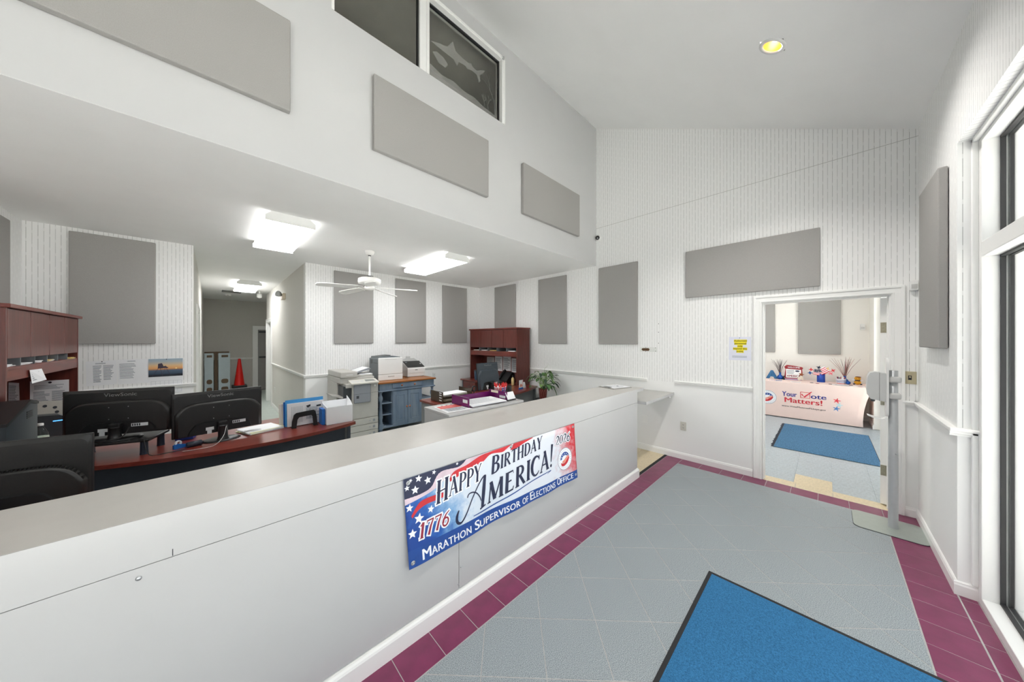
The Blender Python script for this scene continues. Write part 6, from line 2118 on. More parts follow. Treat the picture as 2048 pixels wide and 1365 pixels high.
def floor_mat(label, x0, x1, y0, y1, bw_, m):
    t = thing('floor_mat', label, 'mat', ((x0 + x1) / 2, (y0 + y1) / 2, 0.0))
    G().box(x0, x1, y0, y1, 0.0005, 0.004, bev=0.0015).build('rubber_border', rubber, t)
    g = G()
    nx, ny = 46, 26
    r = random.Random(3)
    xa, xb, ya, yb_ = x0 + bw_, x1 - bw_, y0 + bw_, y1 - bw_
    V = [(xa + (xb - xa) * i / nx, ya + (yb_ - ya) * j / ny, 0.0095 + r.uniform(-0.0004, 0.0004) if 0 < i < nx and 0 < j < ny else 0.0046) for j in range(ny + 1) for i in range(nx + 1)]
    g.add(V, [(j * (nx + 1) + i, j * (nx + 1) + i + 1, (j + 1) * (nx + 1) + i + 1, (j + 1) * (nx + 1) + i) for j in range(ny) for i in range(nx)], True)
    g.build('carpet_pile', m, t)
    return t


floor_mat('blue carpet mat with black border on the grey lobby tiles', 0.60, 2.460, -0.42, 0.566, 0.022, pile)
pile2 = mat('pale_blue_carpet', rgb(80, 118, 150), 0.95, noise=0.25, nscale=90, spec=0.1, bump=0.6, bscale=300, stretch=(0.25, 1, 1))
t = floor_mat('faded blue fringed rug on the annex floor', 6.02, 7.84, -0.50, 0.556, 0.006, pile2)
g = G()
r = random.Random(4)
for k in range(90):
    x = 6.03 + 1.80 * k / 89
    g.box(x, x + 0.010, 0.555, 0.585 + r.uniform(-0.008, 0.008), 0.0005, 0.003)
o = g.build('fringe', mat('dark_fringe', rgb(66, 70, 80), 0.9, noise=0.1), t)
o['kind'] = 'stuff'

t = thing('sanitizer_stand', 'grey hand sanitizer dispenser on a steel pole by the doorway', 'dispenser', (4.14, -0.40, 0))
P_ = rrect(3.955, 4.322, -0.572, -0.168, 0.05)
P_ = [(x, y) for x, y in P_]
plate = mat('satin_steel_plate', rgb(172, 180, 174), 0.35, 0.5, noise=0.03, nscale=30)
G().prism(P_, 'z', 0.0008, 0.007).build('base_plate', plate, t)
G().prism(rrect(3.953, 4.324, -0.574, -0.166, 0.05), 'z', 0.0005, 0.003).build('rubber_edge', rubber, t)
polem = mat('pole_aluminium', rgb(186, 189, 192), 0.4, 0.35, noise=0.03, nscale=20)
G().lathe(4.14, -0.40, [(0.030, 0.0072), (0.029, 0.02), (0.0285, 0.60), (0.0285, 0.605)], 24).build('pole', polem, t)
G().lathe(4.14, -0.40, [(0.0275, 0.604), (0.0272, 1.34), (0.0, 1.342)], 24).build('pole', polem, t)
G().ball((4.114, -0.413, 0.64), 0.006, 8).build('screw', chrome, t)
for z in (1.10, 1.24):
    box(4.098, 4.182, -0.442, -0.373, z, z + 0.05, bev=0.012).build('bracket', greyplastic, t)
G().prism(rrect(4.085, 4.200, 0.945, 1.447, 0.05), 'y', -0.3725, -0.358).build('back_plate', whiteplastic, t)
disp = mat('dispenser_grey', rgb(196, 197, 196), 0.45, noise=0.02, nscale=10)
prof = [(-0.3575, 1.075), (-0.3575, 1.315), (-0.295, 1.325), (-0.268, 1.315), (-0.256, 1.285), (-0.250, 1.18), (-0.256, 1.12), (-0.272, 1.09)]
G().prism(prof, 'x', 4.080, 4.200).build('dispenser_cover', disp, t)
G().prism([(-0.322, 1.079), (-0.322, 1.321), (-0.319, 1.321), (-0.319, 1.079)], 'x', 4.0792, 4.2008).build('cover_seam', mat('seam_grey', rgb(140, 140, 139), 0.6, noise=0.02), t)
box(4.12, 4.165, -0.30, -0.275, 1.064, 1.09, bev=0.006).build('nozzle', dkgrey, t)
g = G()
pa = [(-0.366, 0.99), (-0.364, 0.95), (-0.352, 0.925), (-0.335, 0.918), (-0.300, 0.922), (-0.255, 0.938)]
V, F = [], []
for i, (y, z) in enumerate(pa):
    w_ = 0.045 if i else 0.03
    V += [(4.142 - w_, y, z), (4.142 + w_, y, z), (4.142 + w_, y, z + 0.006), (4.142 - w_, y, z + 0.006)]
for i in range(len(pa) - 1):
    for k in range(4):
        F.append((4 * i + k, 4 * i + (k + 1) % 4, 4 * i + 4 + (k + 1) % 4, 4 * i + 4 + k))
F += [(3, 2, 1, 0), tuple(range(4 * len(pa) - 4, 4 * len(pa)))]
g.add(V, F)
g.build('drip_tray', whiteplastic, t)

# notice beside the door
xw_ = XW - 0.0012
t, f = sheet_thing('notice', 'white notice with yellow highlighted words beside the door casing', 'notice',
                   [(xw_, 0.832, 1.357), (xw_, 0.612, 1.357), (xw_, 0.612, 1.637), (xw_, 0.828, 1.637)], mat('cool_white_paper', rgb(224, 226, 238), 0.7, noise=0.01))
f2_ = lambda u, v: f(u, v) + Vector((-0.0007, 0, 0))
yel = mat('yellow_highlighter', rgb(238, 222, 52), 0.7, noise=0.05, nscale=50)
oliv = mat('printed_olive_text', rgb(70, 66, 20), 0.7, noise=0.05)
g, h = G(), G()
for i, (s_, a, b) in enumerate((('Authorized', 0.24, 0.80), ('personnel', 0.26, 0.78), ('only', 0.40, 0.62), ('beyond this', 0.21, 0.81), ('point.', 0.36, 0.66))):
    v = 0.80 - 0.113 * i
    g.add([f(a - 0.015, v - 0.028), f(b + 0.015, v - 0.028), f(b + 0.015, v + 0.085), f(a - 0.015, v + 0.085)], [(0, 1, 2, 3)])
    has_desc = any(c in 'pyg' for c in s_)
    put_text(h, s_, f2_, a, b, v - (0.018 if has_desc else 0.0), v + 0.068, bold=0.02)
g.build('highlight', yel, t)
h.build('lettering', oliv, t)
g = lines(G(), f, 0.16, 0.86, 0.10, 0.20, 2, 5, fill=0.4, ragged=0.1)
g.build('print', ink, t)
G().ball((xw_ - 0.003, 0.722, 1.625), 0.004, 8).build('push_pin', darkink, t)


def wall_plate(name, label, cat, p, w, h, m, kind, n='x-'):
    """cover plate on a wall; built facing -x at the origin and then turned"""
    rz = {'x-': 0, 'y-': pi / 2, 'x+': pi}[n]
    t = thing(name, label, cat, p, rz)
    B = lambda g, nm, mm: g.build(nm, mm, t, world=False)
    B(box(-0.006, 0, -w / 2, w / 2, -h / 2, h / 2, bev=0.003), 'cover_plate', m)
    if kind == 'outlet':
        for z in (-0.02, 0.02):
            G().prism(rrect(-0.0165, 0.0165, z - 0.014, z + 0.014, 0.008), 'x', -0.0085, -0.006).build('socket', m, t, world=False)
            g = G()
            for y in (-0.006, 0.006):
                g.box(-0.0092, -0.0084, y - 0.0014, y + 0.0014, z - 0.002, z + 0.008)
            g.box(-0.0092, -0.0084, -0.002, 0.002, z - 0.010, z - 0.006)
            B(g, 'slots', darkink)
    if kind == 'switch':
        B(box(-0.008, -0.006, -0.010, 0.010, -0.02, 0.02, bev=0.0008), 'toggle_slot', darkink)
        B(box(-0.018, -0.006, -0.005, 0.005, 0.0, 0.014, bev=0.002), 'toggle', m)
    if kind in ('switch', 'blank'):
        for z in (-h * 0.26, h * 0.26):
            B(G().ball((-0.006, 0, z), 0.0035, 8, (0.5, 1, 1)), 'screw', m)
    return t


ivory = mat('ivory_plastic', rgb(188, 178, 148), 0.4, noise=0.03, nscale=20)
wall_plate('light_switch', 'ivory light switch plate right of the doorway', 'switch', (XW, -0.532, 1.258), 0.075, 0.114, ivory, 'switch')
wall_plate('power_outlet', 'white power outlet below the chair rail left of the doorway', 'outlet', (XW, 1.337, 0.443), 0.072, 0.115, mat('outlet_almond', rgb(214, 212, 204), 0.4, noise=0.02), 'outlet')
wall_plate('blank_plate', 'blank white wall plate below the counter leaf', 'wall plate', (XW, 1.852, 0.442), 0.076, 0.115, trimpaint, 'blank')
wall_plate('power_outlet', 'pale outlet low on the right hall wall', 'outlet', (1.052, 8.95, 0.445), 0.072, 0.115, whiteplastic, 'outlet')
wall_plate('power_outlet', 'white outlet on the back wall above the sideboard end', 'outlet', (3.32, YB, 0.86), 0.072, 0.115, whiteplastic, 'outlet', 'y-')

# old lock hole left in the wallpaper
t = thing('latch_hole', 'torn hole and plate of a removed latch on the striped wall', 'latch hole', (XW, 1.85, 1.465))
box(XW - 0.0015, XW, 1.68, 1.925, 1.43, 1.495).build('worn_plate', mat('worn_white_plate', rgb(224, 226, 222), 0.6, noise=0.05), t)
raw = mat('raw_wood_hole', rgb(92, 66, 40), 0.9, noise=0.4, nscale=60)
fan(G(), lambda u, v: (XW - 0.002, u, v), [(1.90, 1.462), (1.885, 1.480), (1.80, 1.482), (1.78, 1.47), (1.785, 1.450), (1.80, 1.442), (1.88, 1.442)][::-1]).build('hole', raw, t)
for y, z in ((1.835, 1.493), (1.838, 1.432), (1.70, 1.488), (1.70, 1.440)):
    G().ball((XW - 0.001, y, z), 0.005, 8, (0.4, 1, 1)).build('screw_hole', darkink, t)
for i, z in enumerate((1.83, 1.71, 1.554)):
    tag(G().ball((XW - 0.0005, 1.658, z), 0.0055, 8, (0.3, 1, 1)).build('screw_hole', dkgrey), ('upper', 'middle', 'lower')[i] + ' small screw hole in the striped wall right of the last upright panel', 'screw hole')

t = thing('motion_sensor', 'small white motion sensor in the corner over the switch', 'sensor', (XW - 0.02, -0.56, 2.09))
box(XW - 0.045, XW, -0.577, -0.528, 2.045, 2.135, bev=0.008).build('body', whiteplastic, t)
box(XW - 0.048, XW - 0.044, -0.570, -0.535, 2.06, 2.10, bev=0.002).build('sensor_window', greyplastic, t)
t = thing('motion_sensor', 'small white motion sensor on the cream annex wall', 'sensor', (9.23, -0.51, 1.86))
box(9.20, 9.25, -0.545, -0.475, 1.80, 1.92, bev=0.008).build('body', whiteplastic, t)
box(9.197, 9.201, -0.535, -0.485, 1.815, 1.86, bev=0.001).build('sensor_window', greyplastic, t)
t = thing('security_camera', 'white dome camera with a black eye at the top of the striped wall', 'camera', (XW - 0.02, 2.60, 3.26))
G().xf(Matrix.Identity(4)).lathe(0, 0, [(0.055, 0), (0.053, 0.015), (0.04, 0.03), (0.0, 0.034)], 20).xf(Matrix.Translation((XW, 2.60, 3.265)) @ Matrix.Rotation(-pi / 2, 4, 'Y')).build('mount', whiteplastic, t)
G().ball((XW - 0.045, 2.595, 3.262), 0.034, 16).build('eyeball', black, t)
G().lathe(0, 0, [(0.012, 0), (0.014, 0.006), (0.008, 0.008), (0.0, 0.008)], 14).xf(Matrix.Translation((XW - 0.072, 2.575, 3.245)) @ Matrix.Rotation(-pi / 2 - 0.2, 4, 'Y')).build('lens', chrome, t)

# clipboard of sheets on the counter
t = thing('clipboard', 'grey clipboard with a sheet lying at the far counter end', 'clipboard', (3.52, 1.80, 1.0245), math.radians(-16))
box(-0.155, 0.155, -0.12, 0.12, 0.0, 0.004, bev=0.001).build('board', mat('clipboard_grey', rgb(150, 148, 142), 0.5, noise=0.05), t, world=False)
box(-0.13, 0.14, -0.105, 0.105, 0.0042, 0.010).build('sheets', paper, t, world=False)
G().prism([(-0.14, 0.0102), (-0.11, 0.0102), (-0.11, 0.018), (-0.14, 0.014)], 'y', -0.05, 0.05).build('clip', chrome, t, world=False)
fan(G(), lambda u, v: (u, v, 0.0104), [(0.02, -0.02), (0.06, -0.01), (0.055, 0.02), (0.03, 0.012)]).build('printed_mark', navy, t, world=False)
lines(G(), lambda u, v: (-0.1 + 0.22 * u, -0.09 + 0.18 * v, 0.0103), 0.0, 1, 0.0, 1, 7, 4, fill=0.2).build('print', ink, t, world=False)

# ------------------------------------------------------------------ hall things
boothb = mat('booth_pale_blue', rgb(196, 210, 216), 0.5, noise=0.03, nscale=12)
brown = mat('booth_brown', rgb(112, 92, 72), 0.7, noise=0.08, nscale=20)
for i, (xa, xb, lb) in enumerate(((-0.150, 0.040, 'pale blue folded booth panel with brown grips, left in the hall'), (0.140, 0.390, 'pale blue folded booth panel with brown grips beside the cone'))):
    t = thing('folded_booth', lb, 'booth', ((xa + xb) / 2, 12.3, 0))
    box(xa, xb, 12.26, 12.34, 0.0, 1.22, bev=0.008).build('shell', boothb, t)
    xm = (xa + xb) / 2 + 0.01
    w_ = (xb - xa)
    G().prism(rrect(xm - w_ * 0.30, xm + w_ * 0.30, 0.34, 0.47, 0.05), 'y', 12.252, 12.262).build('grip', brown, t)
    G().prism(rrect(xm - w_ * 0.30, xm + w_ * 0.30, 0.12, 0.24, 0.04), 'y', 12.252, 12.262).build('grip', brown, t)
    box(xm - w_ * 0.28, xm + w_ * 0.28, 12.252, 12.262, 1.10, 1.165, bev=0.003).build('label_plate', brown, t)
t = thing('booth_frame', 'brown board frame standing behind the two pale booth panels', 'board', (0.13, 12.4, 0))
box(0.055, 0.125, 12.36, 12.40, 0.0, 1.20, bev=0.003).build('upright', brown, t)
box(-0.15, 0.37, 12.35, 12.41, 1.20, 1.262, bev=0.004).build('top_bar', brown, t)
t = thing('crate', 'low black plinth under the traffic cone', 'plinth', (0.60, 12.3, 0))
box(0.44, 0.76, 12.14, 12.46, 0.0, 0.19, bev=0.006).build('box_body', black, t)
box(0.43, 0.77, 12.13, 12.47, 0.175, 0.19, bev=0.002).build('lid', black, t)
t = thing('traffic_cone', 'red traffic cone with black base at the hall end', 'cone', (0.595, 12.3, 0.19))
box(0.425, 0.765, 12.13, 12.47, 0.191, 0.250, bev=0.01).build('base', black, t)
G().lathe(0.595, 12.3, [(0.125, 0.25), (0.118, 0.275), (0.035, 1.0), (0.030, 1.035), (0.012, 1.04)], 28).build('cone_body', mat('cone_red', rgb(232, 26, 18), 0.4, noise=0.05, nscale=14), t)
t = thing('air_vent', 'dark slotted air vent in the hall ceiling', 'vent', (0.36, 10.48, ZC))
box(0.18, 0.54, 10.32, 10.64, ZC - 0.012, ZC, bev=0.002).build('frame', dkgrey, t)
for k in range(7):
    box(0.20, 0.52, 10.345 + 0.04 * k, 10.365 + 0.04 * k, ZC - 0.018, ZC - 0.011).build('louvre', mat('vent_louvre', rgb(120, 118, 112), 0.5, noise=0.05), t)
t = thing('smoke_detector', 'round smoke detector on the hall ceiling past the vent', 'smoke detector', (0.31, 11.2, ZC))
G().lathe(0.31, 11.2, [(0.07, ZC), (0.07, ZC - 0.02), (0.05, ZC - 0.045), (0.0, ZC - 0.047)], 20).build('body', whiteplastic, t)
box(0.30, 0.32, 11.13, 11.15, ZC - 0.03, ZC - 0.02).build('vent_slot', dkgrey, t)
t = thing('ceiling_camera', 'small white camera hanging from the hall ceiling beside the light', 'camera', (0.86, 10.0, ZC))
G().cyl((0.86, 10.0, ZC), (0.86, 10.0, ZC - 0.05), 0.018).build('stem', whiteplastic, t)
G().lathe(0.86, 10.0, [(0.02, ZC - 0.05), (0.05, ZC - 0.06), (0.055, ZC - 0.12), (0.05, ZC - 0.15), (0.0, ZC - 0.17)], 18).build('dome', whiteplastic, t)
t = thing('emergency_light', 'emergency lamp head high on the right hall wall', 'emergency light', (1.052, 7.6, 2.47))
box(1.00, 1.052, 7.50, 7.72, 2.41, 2.53, bev=0.01).build('housing', mat('aged_white_plastic', rgb(222, 208, 186), 0.5, noise=0.04), t)
g = G().lathe(0, 0, [(0.02, 0), (0.055, 0.05), (0.06, 0.09), (0.05, 0.095), (0.0, 0.085)], 20)
g.xf(Matrix.Translation((0.995, 7.58, 2.49)) @ Matrix.Rotation(math.radians(-70), 4, 'Y') @ Matrix.Rotation(math.radians(28), 4, 'X')).build('lamp_head', chrome, t)

# ------------------------------------------------------------------ annex: covered table
t = thing('covered_table', 'table under a fitted blush cloth printed Your Vote Matters', 'table', (8.82, 0.36, 0))
cloth = mat('blush_stretch_cloth', rgb(240, 216, 208), 0.85, noise=0.02, nscale=6, spec=0.15)
ty0_, ty1_ = -0.585, 1.28
xa, xb = 8.40, 9.16


def table_ring(z):
    """stretch cover: flares at the top corners, pulls in at mid height, tight to the feet"""
    s_ = z / 0.74
    pull = 0.10 * (1 - (2 * s_ - 1) ** 2) * 0.5 + 0.11 * (1 - s_) ** 1.4
    dx = 0.05 * (1 - s_) + 0.012 * math.sin(pi * s_)
    return (xa + dx, xb - dx, ty0_ + pull, ty1_ - pull)


g = G()
V, F = [], []
NZ, NS = 14, 40
for j in range(NZ + 1):
    z = 0.012 + (0.728 - 0.012) * j / NZ
    a, b, c, d_ = table_ring(z)
    P_ = []
    for k in range(NS // 2):
        P_.append((a, d_ + (c - d_) * k / (NS // 2)))
    for k in range(NS // 8):
        P_.append((a + (b - a) * k / (NS // 8), c))
    for k in range(NS // 2):
        P_.append((b, c + (d_ - c) * k / (NS // 2)))
    for k in range(NS // 8):
        P_.append((b + (a - b) * k / (NS // 8), d_))
    m_ = len(P_)
    V += [(x, y, z) for x, y in P_]
for j in range(NZ):
    for k in range(m_):
        F.append((j * m_ + k, j * m_ + (k + 1) % m_, (j + 1) * m_ + (k + 1) % m_, (j + 1) * m_ + k))
g.add(V, F, True)
g.build('cloth_skirt', cloth, t)
box(xa, xb, ty0_, ty1_, 0.716, 0.740, bev=0.008).build('cloth_top', cloth, t)
for x in (xa + 0.10, xb - 0.10):
    for y in (ty0_ + 0.14, ty1_ - 0.14):
        G().cyl((x, y, 0), (x, y, 0.70), 0.015).build('leg', chrome, t)


def ft(off):
    def f(u, v):
        """u: metres to the right as seen from the lobby, measured from the table's left end; v: height"""
        a = table_ring(v)[0]
        return (a - off, ty1_ - u, v)
    return f


t1, t2_, t3, t4_, t5 = ft(0.002), ft(0.0028), ft(0.0036), ft(0.0044), ft(0.0052)
U = lambda y: ty1_ - y
seal(t, (t1, t2_, t3, t4_), U(0.865), 0.392, 0.145)
g = put_text(G(), 'Your', t2_, U(0.632), U(0.410), 0.448, 0.545, bold=0.03)
g2 = put_text(g, 'ote', t2_, U(0.205), U(-0.005), 0.447, 0.520, bold=0.03)
g.build('lettering', mat('print_violet_blue', rgb(64, 72, 160), 0.6, noise=0.03), t)
signal = mat('print_bright_red', rgb(226, 62, 76), 0.6, noise=0.04)
put_text(G(), 'Matters!', t2_, U(0.592), U(0.050), 0.325, 0.425, bold=0.03).build('lettering', signal, t)
put_text(G(), 'www.VoteMonroeFLkeys.gov', t2_, U(0.640), U(0.000), 0.222, 0.262, bold=0.012).build('lettering', darkink, t)
g = G()
q = [(U(0.355), 0.446), (U(0.220), 0.446), (U(0.220), 0.560), (U(0.355), 0.560), (U(0.355), 0.446)]
for a, b in zip(q[:-1], q[1:]):
    stroke(g, t2_, [a, b], 0.008)
stroke(g, t3, [(U(0.340), 0.520), (U(0.300), 0.465), (U(0.195), 0.580)], [0.020, 0.026, 0.014])
g.build('check_box', signal, t)
for (y, z, r, m) in ((-0.145, 0.452, 0.052, signal), (-0.175, 0.372, 0.050, mat('print_pale_aqua', rgb(190, 220, 226), 0.6, noise=0.03)), (-0.140, 0.300, 0.050, mat('print_sky_blue', rgb(82, 136, 196), 0.6, noise=0.03))):
    g = G()
    for k in range(5):
        a = 2 * pi * k / 5 + 0.2
        stroke(g, t2_, [(U(y), z), (U(y) + r * math.sin(a), z + r * math.cos(a))], [0.026, 0.006])
    g.build('printed_starfish', m, t)

TZ = 0.7405
# upright letter, vases with sprays
XD = 8.92
letm = mat('blue_glitter_board', rgb(24, 78, 128), 0.4, noise=0.45, nscale=70, col2=rgb(70, 140, 190))


def solid_letter(s_, x, y0, y1, z0, z1, th, label, m):
    V, F = text_polys(s_, bold=0.07, res=2)
    a, b = min(q[0] for q in V), max(q[0] for q in V)
    c, d_ = min(q[1] for q in V), max(q[1] for q in V)
    bm = bmesh.new()
    vs = [bm.verts.new((x, y0 + (u - a) / (b - a) * (y1 - y0), z0 + (v - c) / (d_ - c) * (z1 - z0))) for u, v in V]
    for f in F:
        try:
            bm.faces.new([vs[i] for i in f])
        except ValueError:
            pass
    bmesh.ops.remove_doubles(bm, verts=bm.verts[:], dist=1e-5)
    ex = bmesh.ops.extrude_face_region(bm, geom=bm.faces[:])
    bmesh.ops.translate(bm, verts=[e for e in ex['geom'] if isinstance(e, bmesh.types.BMVert)], vec=(th, 0, 0))
    bmesh.ops.recalc_face_normals(bm, faces=bm.faces[:])
    return tag(G().bm(bm).build('letter_block', m), label, 'letter')


solid_letter('A', XD, 0.945, 0.735, TZ + 0.001, TZ + 0.185, 0.03, 'blue speckled letter A standing at the left of the covered table', letm)
solid_letter('S', XD - 0.0, 1.16, 0.965, TZ + 0.001, TZ + 0.165, 0.03, 'pale letter S mostly hidden by the left door casing', mat('white_glitter_board', rgb(214, 222, 228), 0.4, noise=0.1, nscale=80))


def vase(label, x, y, m, stems, seed, spread, h, col):
    t = thing('spray_vase', label, 'vase', (x, y, TZ))
    G().lathe(x, y, [(0.030, TZ), (0.050, TZ + 0.02), (0.056, TZ + 0.045), (0.044, TZ + 0.075), (0.020, TZ + 0.10), (0.017, TZ + 0.13), (0.024, TZ + 0.15), (0.020, TZ + 0.15), (0.012, TZ + 0.12)], 22).build('vase_body', m, t)
    r = random.Random(seed)
    for k in range(stems):
        a = r.random() * 2 * pi
        s_ = spread * (0.25 + 0.75 * r.random())
        hh = h * (0.75 + 0.25 * r.random())
        b = Vector((x, y, TZ + 0.11))
        e_ = b + Vector((s_ * 0.5 * math.cos(a), s_ * math.sin(a), hh))
        md_ = b + (e_ - b) * 0.5 + Vector((0, -0.012 * math.sin(a), 0.015))
        G().tube([b, md_, e_], [0.0034, 0.0028, 0.0012], 5).build('twig', col[k % len(col)], t)
    return t


bluev = mat('blue_foil', rgb(26, 84, 168), 0.2, 0.4, noise=0.2, nscale=30)
tw1 = [mat('twig_brown', rgb(74, 58, 58), 0.7, noise=0.1), mat('twig_grey', rgb(110, 102, 104), 0.7, noise=0.1), mat('twig_plum', rgb(86, 52, 66), 0.7, noise=0.1)]
tw2 = [mat('twig_rose', rgb(168, 104, 96), 0.7, noise=0.1), mat('twig_brown', rgb(74, 58, 58), 0.7), mat('twig_blush', rgb(190, 150, 140), 0.7, noise=0.1), mat('twig_wine', rgb(120, 40, 56), 0.7, noise=0.1)]
vase('blue vase of dark twigs beside the letter A', XD - 0.03, 0.700, bluev, 18, 21, 0.17, 0.34, tw1)
vase('blue vase of rosy twigs behind the striped bucket', XD + 0.02, -0.262, bluev, 22, 22, 0.22, 0.42, tw2)
# welcome sign
t = thing('welcome_sign', 'red and white Welcome America tabletop sign with flowers', 'sign', (XD, 0.49, TZ))
fs = lambda o: (lambda u, v: (XD - 0.02 - o + 0.10 * v, 0.625 - u, TZ + 0.03 + v))
P_ = [(0.0, 0.0), (0.27, 0.0), (0.285, 0.05), (0.275, 0.20), (0.29, 0.235), (0.27, 0.255), (0.15, 0.275), (0.03, 0.29), (0.01, 0.27), (-0.01, 0.25), (0.01, 0.20), (-0.005, 0.06)]
g = G()
fa_, fb_ = fs(0.0), fs(-0.012)
fan(g, fa_, P_)
V = [fa_(*p) for p in P_] + [fb_(*p) for p in P_]
n = len(P_)
g.add(V, [(i, n + i, n + (i + 1) % n, (i + 1) % n) for i in range(n)] + [tuple(range(n, 2 * n))[::-1]])
g.build('board', mat('distressed_red_board', rgb(150, 30, 40), 0.6, noise=0.2, nscale=30), t)
fan(G(), fs(0.001), [(0.02, 0.018), (0.262, 0.018), (0.258, 0.195), (0.02, 0.205)]).build('white_field', paper, t)
put_text(G(), 'WELCOME', fs(0.001), 0.045, 0.240, 0.222, 0.256, bold=0.04).build('lettering', pwhite, t)
put_text(G(), 'AMERICA', fs(0.0016), 0.035, 0.250, 0.034, 0.082, bold=0.04).build('lettering', pdred, t)
g = lines(G(), fs(0.0016), 0.035, 0.16, 0.10, 0.19, 3, 4, fill=0.5)
g.build('print', ink, t)
fan(G(), fs(0.0016), circ(0.20, 0.165, 0.035, 14, ry=0.017)).build('printed_oval', navy, t)
box(XD - 0.035, XD + 0.05, 0.36, 0.62, TZ + 0.0005, TZ + 0.030, bev=0.004).build('plinth', mat('lilac_wood', rgb(186, 160, 190), 0.6, noise=0.1), t)
g = G()
r = random.Random(8)
for k in range(7):
    c_ = (XD - 0.045 - 0.01 * r.random(), 0.375 + 0.05 * r.random() - 0.025, TZ + 0.02 + 0.10 * r.random())
    for j in range(5):
        a = 2 * pi * j / 5
        g.ball((c_[0], c_[1] + 0.014 * math.cos(a), c_[2] + 0.014 * math.sin(a)), 0.011, 8, (0.5, 1, 1))
g.build('flower_bunch', mat('cream_petal', rgb(234, 226, 212), 0.7, noise=0.06), t).__setitem__('kind', 'stuff')
fan(G(), fs(0.012), star(0.262, 0.10, 0.05, 0.3)).build('rust_star', mat('rust_metal', rgb(156, 88, 52), 0.5, 0.3, noise=0.2), t)
tag(G().lathe(XD - 0.06, 0.635, [(0.018, TZ), (0.02, TZ + 0.02), (0.008, TZ + 0.05), (0.016, TZ + 0.075), (0.0, TZ + 0.09)], 14).build('figurine', darkink), 'small dark bird-like ornament left of the Welcome sign', 'ornament')
# flag vase
t = thing('flag_vase', 'blue cylinder vase stuffed with small flags and ribbons', 'vase', (XD - 0.02, 0.070, TZ))
G().lathe(XD - 0.02, 0.07, [(0.060, TZ), (0.062, TZ + 0.005), (0.062, TZ + 0.17), (0.055, TZ + 0.17), (0.053, TZ + 0.02)], 26).build('vase_body', mat('glossy_blue', rgb(26, 70, 170), 0.15, 0.2, noise=0.03), t)


def flag(y, z, w, h, rot, dx, seed):
    ca, sa = math.cos(rot), math.sin(rot)
    f = lambda o: (lambda u, v: (XD - 0.09 + dx - o + 0.012 * math.sin(u * 40 + seed), y - (ca * u - sa * v), z + sa * u + ca * v))
    g = G()
    for k in range(8):
        strip(g, f(0), [(w * q / 6, h * k / 8) for q in range(7)], [(w * q / 6, h * (k + 1) / 8) for q in range(7)], 12)
        o = g.build('flag_stripe', pred if k % 2 == 0 else pwhite, t)
        g = G()
    strip(g, f(0.001), [(w * 0.45 * q / 4, h * 0.45) for q in range(5)], [(w * 0.45 * q / 4, h * 1.0) for q in range(5)], 8)
    g.build('flag_canton', navy, t)
    g = G()
    for i in range(3):
        for j in range(3):
            fan(g, f(0.002), star(w * (0.07 + 0.15 * i), h * (0.54 + 0.17 * j), h * 0.05))
    g.build('flag_star', pwhite, t)


flag(0.080, 0.875, 0.16, 0.12, 0.62, 0.0, 1)
flag(0.19, 0.900, 0.15, 0.11, -0.25, 0.02, 2)
for k, (y, z, m) in enumerate(((0.215, 0.99, pred), (-0.02, 1.02, mat('gold_ribbon', rgb(232, 196, 120), 0.5, noise=0.1)), (-0.10, 0.99, pred), (0.23, 0.92, bluev), (0.10, 1.04, navy), (-0.07, 0.93, mat('rose_ribbon', rgb(230, 120, 130), 0.5, noise=0.1)))):
    g = G()
    c_ = (XD - 0.05, 0.07, TZ + 0.15)
    g.tube([c_, (XD - 0.05, (0.07 + y) / 2, (c_[2] + z) / 2 + 0.01), (XD - 0.06, y, z)], [0.004, 0.005, 0.003], 6)
    fan(g, lambda u, v: (XD - 0.064, y - u, z + v), star(0, 0, 0.045, k * 0.5, 4, 0.35))
    g.build('ribbon', m, t)
# striped bucket
t = thing('vote_bucket', 'small striped patriotic bucket in front of the rosy twigs', 'bucket', (8.80, -0.205, TZ))
g = G().lathe(8.80, -0.205, [(0.058, TZ), (0.072, TZ + 0.10), (0.075, TZ + 0.102), (0.068, TZ + 0.102), (0.055, TZ + 0.01)], 24)
g.build('bucket', pwhite, t)
fb2 = lambda a, z: (8.80 + (0.0588 + (z - TZ) * 0.14) * math.cos(a), -0.205 + (0.0588 + (z - TZ) * 0.14) * math.sin(a), z)
g = G()
for k in range(6):
    stroke(g, fb2, [(2.0 + 0.38 * k, TZ + 0.035), (2.2 + 0.38 * k, TZ + 0.055), (2.38 + 0.38 * k, TZ + 0.035)], 0.014)
    stroke(g, fb2, [(2.0 + 0.38 * k, TZ + 0.065), (2.2 + 0.38 * k, TZ + 0.082), (2.38 + 0.38 * k, TZ + 0.065)], 0.010)
g.build('blue_zigzag', pblue, t)
g = G()
stroke(g, fb2, [(1.9 + 0.3 * k, TZ + 0.012) for k in range(9)], 0.012)
g.build('red_band', pred, t)
r = random.Random(9)
for k in range(9):
    a = 2 * pi * k / 9
    G().cyl((8.80 + 0.03 * math.cos(a), -0.205 + 0.03 * math.sin(a), TZ + 0.01), (8.80 + 0.055 * math.cos(a), -0.205 + 0.06 * math.sin(a), TZ + 0.13 + 0.01 * r.random()), 0.006, n=8).build('pen', [pdred, navy, pwhite][k % 3], t)
tag(G().ball((8.76, -0.30, TZ + 0.035), 0.034, 14).build('glass_ball', bluev), 'shiny blue ball right of the striped bucket', 'ball')
